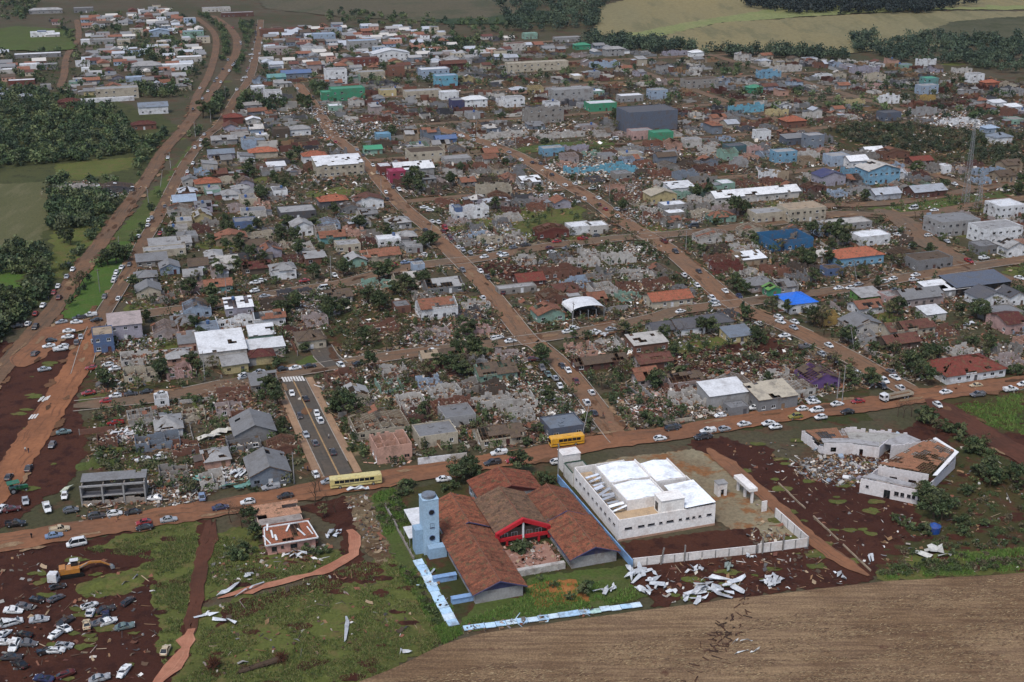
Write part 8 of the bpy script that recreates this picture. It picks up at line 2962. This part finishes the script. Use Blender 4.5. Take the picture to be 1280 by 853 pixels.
# ------------------------------------------------------------------ rubble
RUB = {}
def rubble_piece(x, y, c, big=1.0, lift=0.0):
	RUB.setdefault(RLM(x, y), []).append((x, y, c, big, lift))
_rl = [(n, P(x, y)) for n, x, y in LM[::2]]
_cache = {}
def RLM(x, y):
	k = (int(x // 12), int(y // 12))
	if k not in _cache:
		_cache[k] = min(_rl, key=lambda l: (l[1].x - x) ** 2 + ((l[1].y - y) * .6) ** 2)[0]
	return _cache[k]
def heaps():
	W_, G_, B_ = C['white'], C['grey'], C['brick']
	P_ = C['pink']
	for t, x, y, r_, n, cols in ((8, 330, 215, 13, 900, [W_, W_, P_, C['mint'], C['dwhite'], B_]), (8, 600, 350, 8, 420, [W_, C['dwhite'], C['lgrey']]), (8, 480, 280, 9, 420, [C['mint'], W_, C['dwhite']]), (8, 1050, 290, 14, 900, [W_, P_, C['dwhite'], P_, B_]), (8, 1000, 340, 9, 350, [W_, C['red'], P_]),
						   (12, 660, 70, 15, 1500, [W_, C['lblue'], W_, G_, C['silver'], C['blue']]), (12, 540, 70, 11, 700, [W_, C['lblue'], G_, C['silver']]), (18, 230, 545, 17, 1500, [C['silver'], W_, G_, C['dgrey'], C['dwhite']]), (18, 400, 575, 12, 800, [W_, C['silver'], G_, C['sky']]), (19, 950, 65, 17, 1700, [W_, W_, C['lblue'], C['silver']]),
						   (17, 1050, 290, 24, 1700, [W_, C['cyan'], C['dwhite'], W_]), (17, 1200, 400, 16, 1000, [C['silver'], W_, G_, G_]), (13, 320, 150, 13, 900, [W_, C['dwhite'], W_, G_]), (13, 340, 270, 9, 500, [W_, W_, C['lblue']]), (11, 790, 460, 12, 800, [G_, C['silver'], W_, C['dgrey']]), (11, 740, 400, 9, 500, [W_, G_, C['dgrey']]),
						   (17, 680, 110, 24, 1300, [W_, C['dwhite'], W_, G_]), (17, 720, 395, 12, 700, [W_, C['silver'], W_]), (10, 830, 610, 8, 500, [W_, C['dwhite'], C['lblue'], B_]), (10, 820, 700, 12, 700, [C['dwhite'], B_, C['tan']]), (7, 60, 250, 11, 600, [B_, C['terra'], C['dwhite']]), (7, 50, 650, 8, 450, [W_, C['mint'], W_, P_]),
						   (6, 620, 320, 8, 420, [W_, W_, G_, P_]), (7, 730, 160, 14, 700, [B_, C['dwhite'], C['terra'], W_]), (7, 900, 260, 12, 600, [W_, B_, C['dwhite']]), (12, 520, 570, 11, 650, [P_, P_, W_, B_]), (12, 330, 610, 9, 360, [W_, C['lblue'], P_]), (18, 60, 300, 20, 1200, [W_, C['dwhite'], C['cyan'], G_]), (19, 560, 640, 9, 400, [W_, C['silver'], G_]),
						   (15, 400, 490, 12, 700, [W_, W_, P_, G_]), (15, 610, 500, 12, 600, [W_, G_, C['dgrey']]), (16, 620, 80, 22, 700, [W_, G_, C['silver']]), (16, 900, 170, 30, 1700, [G_, C['silver'], C['lblue'], C['dgrey'], W_]), (9, 60, 220, 12, 600, [W_, P_, C['dwhite']]), (23, 960, 560, 26, 1500, [W_, W_, C['silver']]), (14, 700, 530, 9, 300, [B_, C['terra'], W_])):
		p = TP(t, x, y)
		s = px_of(p)[2]
		SRC.append((p.x, p.y, r_ * 3.2 / s if s > 3.2 else r_, int(n * max(1, 3.2 / s) * .8), cols))
heaps()
def rubble():
	W0 = [C['white'], C['wood'], C['tan'], C['brown'], C['terra'], C['dwhite'], C['lgrey'], C['wood'], C['darkwood'], C['darkwood'], C['terra'], C['brick'], C['brick'], C['concrete'], C['brown'], C['brown'], C['tan'], C['grey'], C['dgrey'], C['wood'], C['redbrown'], C['pinkgrey']]
	DKW = [C['darkwood'], C['brown'], C['wood'], C['brick'], C['terra'], C['dgrey'], C['grey'], C['tan'], C['dwhite'], C['white'], C['redbrown']]
	for x, y, r_, n, cols in SRC:
		s = px_of((x, y, 0))[2]
		n = int(n * min(1.0, (s / 3.2)) )
		for _ in range(n):
			a, d = R.uniform(0, 6.28), r_ * (R.random() ** .75) * 1.15
			xx, yy = x + d * math.cos(a), y + d * math.sin(a)
			rubble_piece(xx, yy, R.choice(cols) if R.random() < .5 else R.choice(W0), 1.0 if s > 2.4 else 1.35, max(0, 1 - d / r_) * .35)
	for loc, W, D, yaw, base, lift in INS:
		s = px_of(loc)[2]
		if lift <= 0:
			continue
		n = int(W * D * (1.3 if s > 2.4 else .55))
		cy, sy = math.cos(yaw), math.sin(yaw)
		for _ in range(n):
			u, v = R.uniform(-.5, .5) * (W - .8), R.uniform(-.5, .5) * (D - .8)
			k = noise.noise((u * .3 + loc[0], v * .3 + loc[1], 4)) + .4
			rubble_piece(loc[0] + u * cy - v * sy, loc[1] + u * sy + v * cy, R.choice(DKW) if R.random() < .7 else R.choice(base), 1.0 if s > 2.4 else 1.3, max(.1, k) * lift + .15)
	# thrown far and wide, thickest where the storm went through
	n = 0
	while n < 88000:
		x, y = R.uniform(-20, 1300), 560 - 470 * R.random() ** 1.05
		if not in_poly(x, y, TOWN):
			continue
		p = P(x, y)
		k = .45 + 1.3 * noise.noise((p.x * .022, p.y * .022, 2.0)) + .9 * noise.noise((p.x * .09, p.y * .09, 7.0)) + (.22 if x > 430 else -.18) + (.12 if y < 230 and x > 560 else 0)
		n += .34
		if R.random() > k:
			continue
		rd = road_near(p)[0]
		if rd < .6 and R.random() < .97:
			continue
		rubble_piece(p.x, p.y, R.choice(W0), R.uniform(.7, 1.5) * (1 if y > 250 else 1.35))
		n += .66
	for poly, k in (([(0, 690), (110, 690), (190, 720), (200, 800), (180, 853), (0, 853)], 260), ([(900, 545), (1080, 560), (1090, 720), (960, 690)], 330), ([(800, 700), (1000, 690), (1060, 730), (830, 755)], 260),
					([(260, 670), (440, 690), (540, 790), (250, 850)], 260), ([(1100, 560), (1280, 560), (1280, 715), (1100, 720)], 420), ([(110, 500), (330, 480), (330, 600), (110, 630)], 1500), ([(250, 735), (330, 725), (330, 700), (270, 700)], 60), ([(432, 622), (462, 618), (492, 694), (456, 690)], 200)):
		xs, ys = [q[0] for q in poly], [q[1] for q in poly]
		c = 0
		while c < k:
			x, y = R.uniform(min(xs), max(xs)), R.uniform(min(ys), max(ys))
			if in_poly(x, y, poly):
				p = P(x, y)
				c += 1
				if road_near(p)[0] > .5:
					rubble_piece(p.x, p.y, R.choice(W0), R.uniform(.6, 1.2))
	tot = 0
	for k, (lm, L) in enumerate(sorted(RUB.items())):
		n = len(L)
		if n < 5:
			continue
		tot += n
		a = np.array([(l[0], l[1], l[3], l[4]) for l in L])
		col = np.array([l[2][:3] for l in L]) * NP.uniform(.5, 1.08, (n, 1)) * np.array([1.03, .99, .92])
		kind = NP.random(n)
		big = a[:, 2]
		dim = np.zeros((n, 3))
		pl, sh, ch = kind < .36, (kind >= .36) & (kind < .76), kind >= .76
		dim[pl] = np.stack([NP.uniform(1.0, 4.2, pl.sum()), NP.uniform(.1, .26, pl.sum()), NP.uniform(.05, .12, pl.sum())], 1)
		dim[sh] = np.stack([NP.uniform(.6, 2.6, sh.sum()), NP.uniform(.4, 1.3, sh.sum()), NP.uniform(.03, .06, sh.sum())], 1)
		dim[ch] = NP.uniform(.15, .7, (ch.sum(), 3)) * np.array([1.2, 1, .8])
		dim[:, :2] *= big[:, None] * .82
		woody = pl & (NP.random(n) < .55)
		col[woody] = np.array([C['wood'][:3], C['darkwood'][:3], C['brown'][:3], C['tan'][:3]])[NP.integers(4, size=woody.sum())] * NP.uniform(.7, 1.2, (woody.sum(), 1))
		tilt = NP.normal(0, .22, (n, 2))
		yaw = YAW + NP.normal(0, .7, n) + NP.choice([0, math.pi / 2], n)
		z = np.array([hz(q[0], q[1]) for q in a]) + dim[:, 2] / 2 + np.abs(tilt[:, 1]) * dim[:, 0] * .35 + a[:, 3] * NP.random(n) + .06
		cen = np.stack([a[:, 0], a[:, 1], z], 1)
		k = ~sh
		v, f, c = boxes(cen[k], dim[k], yaw[k], tilt[k], col[k])
		v2, f2, c2 = bent(cen[sh], dim[sh], yaw[sh], tilt[sh], col[sh])
		me = np_mesh('rubble', np.concatenate([v, v2]), np.concatenate([f, f2 + len(v)]), DEBRIS, np.concatenate([c, c2]))
		tag(link('rubble', me), 'planks, broken tiles and torn sheets strewn around ' + lm, 'rubble', 'storm rubble', 'stuff')
	print('RUBBLE', tot)
rubble()

def straw():
	n = 9000
	pts = []
	while len(pts) < n:
		x, y = R.uniform(430, 1300), R.uniform(715, 870)
		if y > 862 - (x - 440) * .17 and y > 742 - (x - 960) * .06:
			p = P(x, y)
			if noise.noise((p.x * .06, p.y * .3, 1)) > -.15:
				pts.append((p.x, p.y))
	a = np.array(pts)
	dim = np.stack([NP.uniform(.3, 1.1, n), NP.uniform(.04, .1, n), NP.uniform(.02, .05, n)], 1)
	col = np.array([S(150, 132, 102)[:3], S(126, 106, 82)[:3], S(84, 66, 54)[:3], S(112, 92, 72)[:3]])[NP.integers(4, size=n)] * NP.uniform(.8, 1.2, (n, 1))
	v, f, c = boxes(np.stack([a[:, 0], a[:, 1], np.full(n, .45)], 1), dim, rad(14) + NP.normal(0, .35, n), NP.normal(0, .1, (n, 2)), col)
	tag(link('straw', np_mesh('straw', v, f, DEBRIS, c)), 'loose straw scattered along the furrows', 'straw', None, 'stuff')
	m = 80
	k = NP.normal(0, 1, (m, 2)) * np.array([10, 1.6])
	o = np.array(P(905, 795)[:2])
	th = rad(60)
	q = np.stack([k[:, 0] * math.cos(th) - k[:, 1] * math.sin(th), k[:, 0] * math.sin(th) + k[:, 1] * math.cos(th)], 1) + o
	dim = np.stack([NP.uniform(.6, 2.6, m), NP.uniform(.08, .3, m), NP.uniform(.05, .25, m)], 1)
	col = np.array([S(64, 46, 38)[:3], S(74, 54, 44)[:3], S(54, 42, 36)[:3]])[NP.integers(3, size=m)]
	v, f, c = boxes(np.stack([q[:, 0], q[:, 1], np.full(m, .5)], 1), dim, NP.uniform(0, 6, m), NP.normal(0, .15, (m, 2)), col)
	tag(link('uprooted_crop', np_mesh('uprooted_crop', v, f, DEBRIS, c)), 'dark uprooted stalks and clods torn across the straw field', 'debris', None, 'stuff')
straw()

# ------------------------------------------------------------------ poles, mast, uprooted trees, people
def poles():
	mesh = {}
	def parts(h):
		if h not in mesh:
			a, b, c = MB(), MB(), MB()
			a.bar((0, 0, -.2), (0, 0, h), .17, 0, .11, 8)
			b.box((0, 0, h - .7), (2.0, .12, .14))
			b.box((0, 0, h - 1.6), (1.2, .1, .12))
			for x in (-.9, -.3, .3, .9):
				c.bar((x, 0, h - .63), (x, 0, h - .38), .06, 0, .04, 6)
			mesh[h] = (a.mesh('post', [CONCRETE]), b.mesh('crossarm', [WOOD]), c.mesh('insulators', [STEEL]))
		return mesh[h]
	def pole(p, h, lean=0):
		r = thing('utility_pole', None, 'utility pole', (p[0], p[1], hz(p[0], p[1])), YAW + R.choice((0, math.pi / 2)), 'utility poles along the streets')
		r.rotation_euler[0] = lean
		a, b, c = parts(h)
		link('post', a, r, C['lgrey'])
		link('crossarm', b, r)
		o = link('insulators', c, r)
		o['kind'] = 'stuff'
		auto(r, ('leaning' if abs(lean) > .12 else 'upright') + ' concrete utility pole by @', p)
	pole(TP(9, 618, 212), 12.5)
	pole(TP(8, 550, 690), 11.5)
	for pts, side in ((ST2, -1), (ST1, 1), (S2, 1), (S1, 1), (S3, 1), (FRONT, 1), (AVE, 1), (ST0, -1)):
		s = 0
		for i in range(1, len(pts) - 1):
			s += (pts[i] - pts[i - 1]).length
			if s > 42 and px_of(pts[i])[1] > 120:
				s = 0
				d = (pts[i + 1] - pts[i - 1]).normalized()
				n = Vector((-d.y, d.x, 0)) * side
				p = pts[i] + n * 6.6
				if R.random() < .75 and is_free(p, .4) and road_near(p)[0] > .3:
					pole(p, R.choice((9.0, 9.5, 10.5)), R.choice((0, 0, .03, -.04, .2, -.25)))
	# lattice masts
	for q, h, lab in (((1206, 255), 42, 'tall slim lattice mast at the right of town'), ((1222, 262), 18, 'short lattice mast beside the tall one')):
		p = P(*q)
		r = thing('lattice_mast', lab, 'mast', (p.x, p.y, 0), YAW)
		w_ = 1.3
		for sx in (-1, 1):
			for sy in (-1, 1):
				mb = MB()
				mb.bar((sx * w_, sy * w_, 0), (sx * .35, sy * .35, h), .12, 0, .08)
				mb.build('leg', [STEEL], r)
		mb = MB()
		n = int(h / 2.2)
		for i in range(n):
			a, b = i / n, (i + 1) / n
			wa, wb = w_ + (.35 - w_) * a, w_ + (.35 - w_) * b
			for k in range(4):
				c0 = [(-1, -1), (1, -1), (1, 1), (-1, 1)][k]
				c1 = [(-1, -1), (1, -1), (1, 1), (-1, 1)][(k + 1) % 4]
				mb.bar((c0[0] * wa, c0[1] * wa, h * a), (c1[0] * wb, c1[1] * wb, h * b), .045)
				mb.bar((c0[0] * wb, c0[1] * wb, h * b), (c1[0] * wb, c1[1] * wb, h * b), .04)
		tag(mb.build('bracing', [STEEL], r), kind='stuff')
poles()

def uprooted():
	for t, x, y, s, lab, ln in ((5, 225, 800, 1.6, 'big uprooted root ball caked in red earth on the grass', 0), (5, 420, 790, 1.2, 'fallen dark tree trunk with a stub of roots on the grass', 9)):
		p = TP(t, x, y)
		r = thing('uprooted_tree', lab, 'fallen tree', (p.x, p.y, 0), YAW + .1)
		rr = random.Random(int(x))
		ba = MB()
		for i in range(90):
			a, b = rr.uniform(0, 6.28), rr.uniform(-.2, 1.4)
			d = Vector((math.cos(a) * math.cos(b), math.sin(a) * math.cos(b), math.sin(b)))
			q = Vector((ln / 2, 0, s * .7))
			m = q + d * s * rr.uniform(.6, 1.1)
			ba.bar(q + d * .2, m, .16 * s, 0, .07)
			ba.bar(m, m + (d + Vector((rr.uniform(-1, 1), rr.uniform(-1, 1), rr.uniform(-1, 1)))) * .5 * s, .07, 0, .02)
		ba.build('roots', [m_plain('earthy_roots', S(84, 56, 44), .95, .05, .5, 2)], r)
		if ln:
			tb = MB()
			tb.bar((-ln / 2, -.6, .5), (ln / 2, 0, .8), .45, 0, .75, 9)
			for i in range(14):
				x0 = rr.uniform(-ln / 2, ln / 3)
				tb.bar((x0, 0, .6), (x0 - rr.uniform(.5, 2), rr.uniform(-1.8, 1.8), rr.uniform(.2, 1.6)), .14, 0, .04)
			tb.build('trunk', [BARK], r)
		occupy(p, 2)
	# the dirt mound and hump in front of the digger
	for t, x, y, w_, d_, h_, lab in ((4, 560, 360, 17, 6, 1.3, 'grassy earth hump with a raw red face'), (4, 480, 290, 9, 5, 1.0, 'loose red earth heap under the digger boom'), (6, 470, 470, 12, 5, 1.6, 'bright green overgrown mound beside the concrete bays')):
		p = TP(t, x, y)
		n, m = 28, 14
		v = []
		for i in range(n + 1):
			for j in range(m + 1):
				a, b = i / n * 2 - 1, j / m * 2 - 1
				k = max(0, 1 - a * a) * max(0, 1 - b * b)
				q = p + AX * (a * w_ / 2) + BX * (b * d_ / 2)
				v.append((q.x, q.y, .02 + h_ * k * (1 + .7 * noise.noise((q.x * .6, q.y * .6, 1)))))
		f = [(i * (m + 1) + j, (i + 1) * (m + 1) + j, (i + 1) * (m + 1) + j + 1, i * (m + 1) + j + 1) for i in range(n) for j in range(m)]
		me = bpy.data.meshes.new('earth_mound')
		me.from_pydata(v, [], f)
		me.materials.append(M_LUSH if 'bright' in lab else M_RED if 'loose' in lab else M_GRASS)
		for q in me.polygons:
			q.use_smooth = True
		tag(link('earth_mound', me), kind='structure', label=lab)
uprooted()

def people():
	def body(seed):
		rr = random.Random(seed)
		me = bpy.data.meshes.new('body')
		s = rr.choice((-1, 1))
		V = [(0, 0, .95), (0, 0, 1.2), (0, 0, 1.42), (0, .01, 1.53), (0, .02, 1.64), (0, .02, 1.74), (.19, 0, 1.40), (.25, .03 * s, 1.13), (.25, .12, .88), (-.19, 0, 1.40), (-.25, -.03 * s, 1.13), (-.24, .08, .88), (.10, .0, .88), (.11, .10 * s, .5), (.11, .04 * s, .06), (.11, .18, .03), (-.10, 0, .88), (-.11, -.12 * s, .5), (-.11, -.16 * s, .06), (-.11, 0, .03)]
		E = [(0, 1), (1, 2), (2, 3), (3, 4), (4, 5), (2, 6), (6, 7), (7, 8), (2, 9), (9, 10), (10, 11), (0, 12), (12, 13), (13, 14), (14, 15), (0, 16), (16, 17), (17, 18), (18, 19)]
		me.from_pydata(V, E, [])
		o = bpy.data.objects.new('body_shape', me)
		COL.objects.link(o)
		o.modifiers.new('s', 'SKIN')
		rd = [.15, .16, .15, .06, .10, .08, .07, .05, .035, .07, .05, .035, .10, .075, .05, .04, .10, .075, .05, .04]
		for i, v in enumerate(me.skin_vertices[0].data):
			v.radius = (rd[i], rd[i])
			v.use_root = i == 0
		sub = o.modifiers.new('u', 'SUBSURF')
		sub.levels = sub.render_levels = 1
		dg = bpy.context.evaluated_depsgraph_get()
		m2 = bpy.data.meshes.new_from_object(o.evaluated_get(dg))
		bpy.data.objects.remove(o)
		cl = [m_plain('cloth_' + n, S(*c), .9, .1) for n, c in (('navy', (44, 50, 70)), ('grey', (86, 88, 92)), ('red', (120, 44, 44)), ('white', (170, 170, 166)), ('black', (28, 28, 30)))]
		m2.materials.clear()
		for m in (rr.choice(cl), cl[rr.choice((0, 1, 4))], SKIN, m_plain('hair', S(34, 28, 24), .8, .2)):
			m2.materials.append(m)
		for p in m2.polygons:
			z = p.center.z
			p.material_index = 3 if z > 1.70 else 2 if z > 1.50 or (abs(p.center.x) > .2 and z < 1.0) else 0 if z > .92 else 1
			p.use_smooth = True
		return m2
	bs = [body(k) for k in range(4)]
	for k, (t, x, y, lab) in enumerate(((6, 125, 412, 'person in dark clothes walking on the orange dirt road, the left one of a pair'), (6, 140, 416, 'person in dark clothes walking on the orange dirt road, the right one of a pair'), (6, 758, 272, 'person standing on the bare lot behind the broken blue-grey wall'),
									 (6, 780, 272, 'second person standing on the bare lot behind the broken wall'), (7, 525, 480, 'person walking down the middle of the asphalt side street'), (8, 775, 368, 'person walking up the first dirt street past a dark car'),
									 (10, 290, 362, 'person standing by the cars at the edge of the highway'), (6, 155, 832, 'person on a dark motorcycle lot beside the main dirt road'), (13, 330, 60, 'person standing at the corner of the second street'), (14, 1110, 190, 'person standing on the muddy street by the depot'), (7, 420, 640, 'person standing near the lower end of the asphalt side street'))):
		p = TP(t, x, y)
		if 'motorcycle' in lab:
			lab = 'person standing on the verge of the main dirt road, far left'
		o = link('person', bs[k % 4], None, None, (p.x, p.y, .3), R.uniform(0, 6.28))
		tag(o, lab, 'person', 'people about the streets')
people()
finish_labels()

# ------------------------------------------------------------------ thin haze in the air
def haze():
	mb = MB()
	mb.box((0, 4250, 86), (14200, 9700, 176))
	m = bpy.data.materials.new('haze')
	m.use_nodes = True
	t = m.node_tree
	for n in list(t.nodes):
		if n.type == 'BSDF_PRINCIPLED':
			t.nodes.remove(n)
	v = t.nodes.new('ShaderNodeVolumePrincipled')
	v.inputs['Color'].default_value = (.80, .86, .92, 1)
	v.inputs['Density'].default_value = .000022
	v.inputs['Anisotropy'].default_value = .2
	t.links.new(v.outputs[0], t.nodes['Material Output'].inputs['Volume'])
	tag(mb.build('haze', [m]), 'thin pale haze hanging in the air over the land', 'haze', None, 'stuff')
haze()
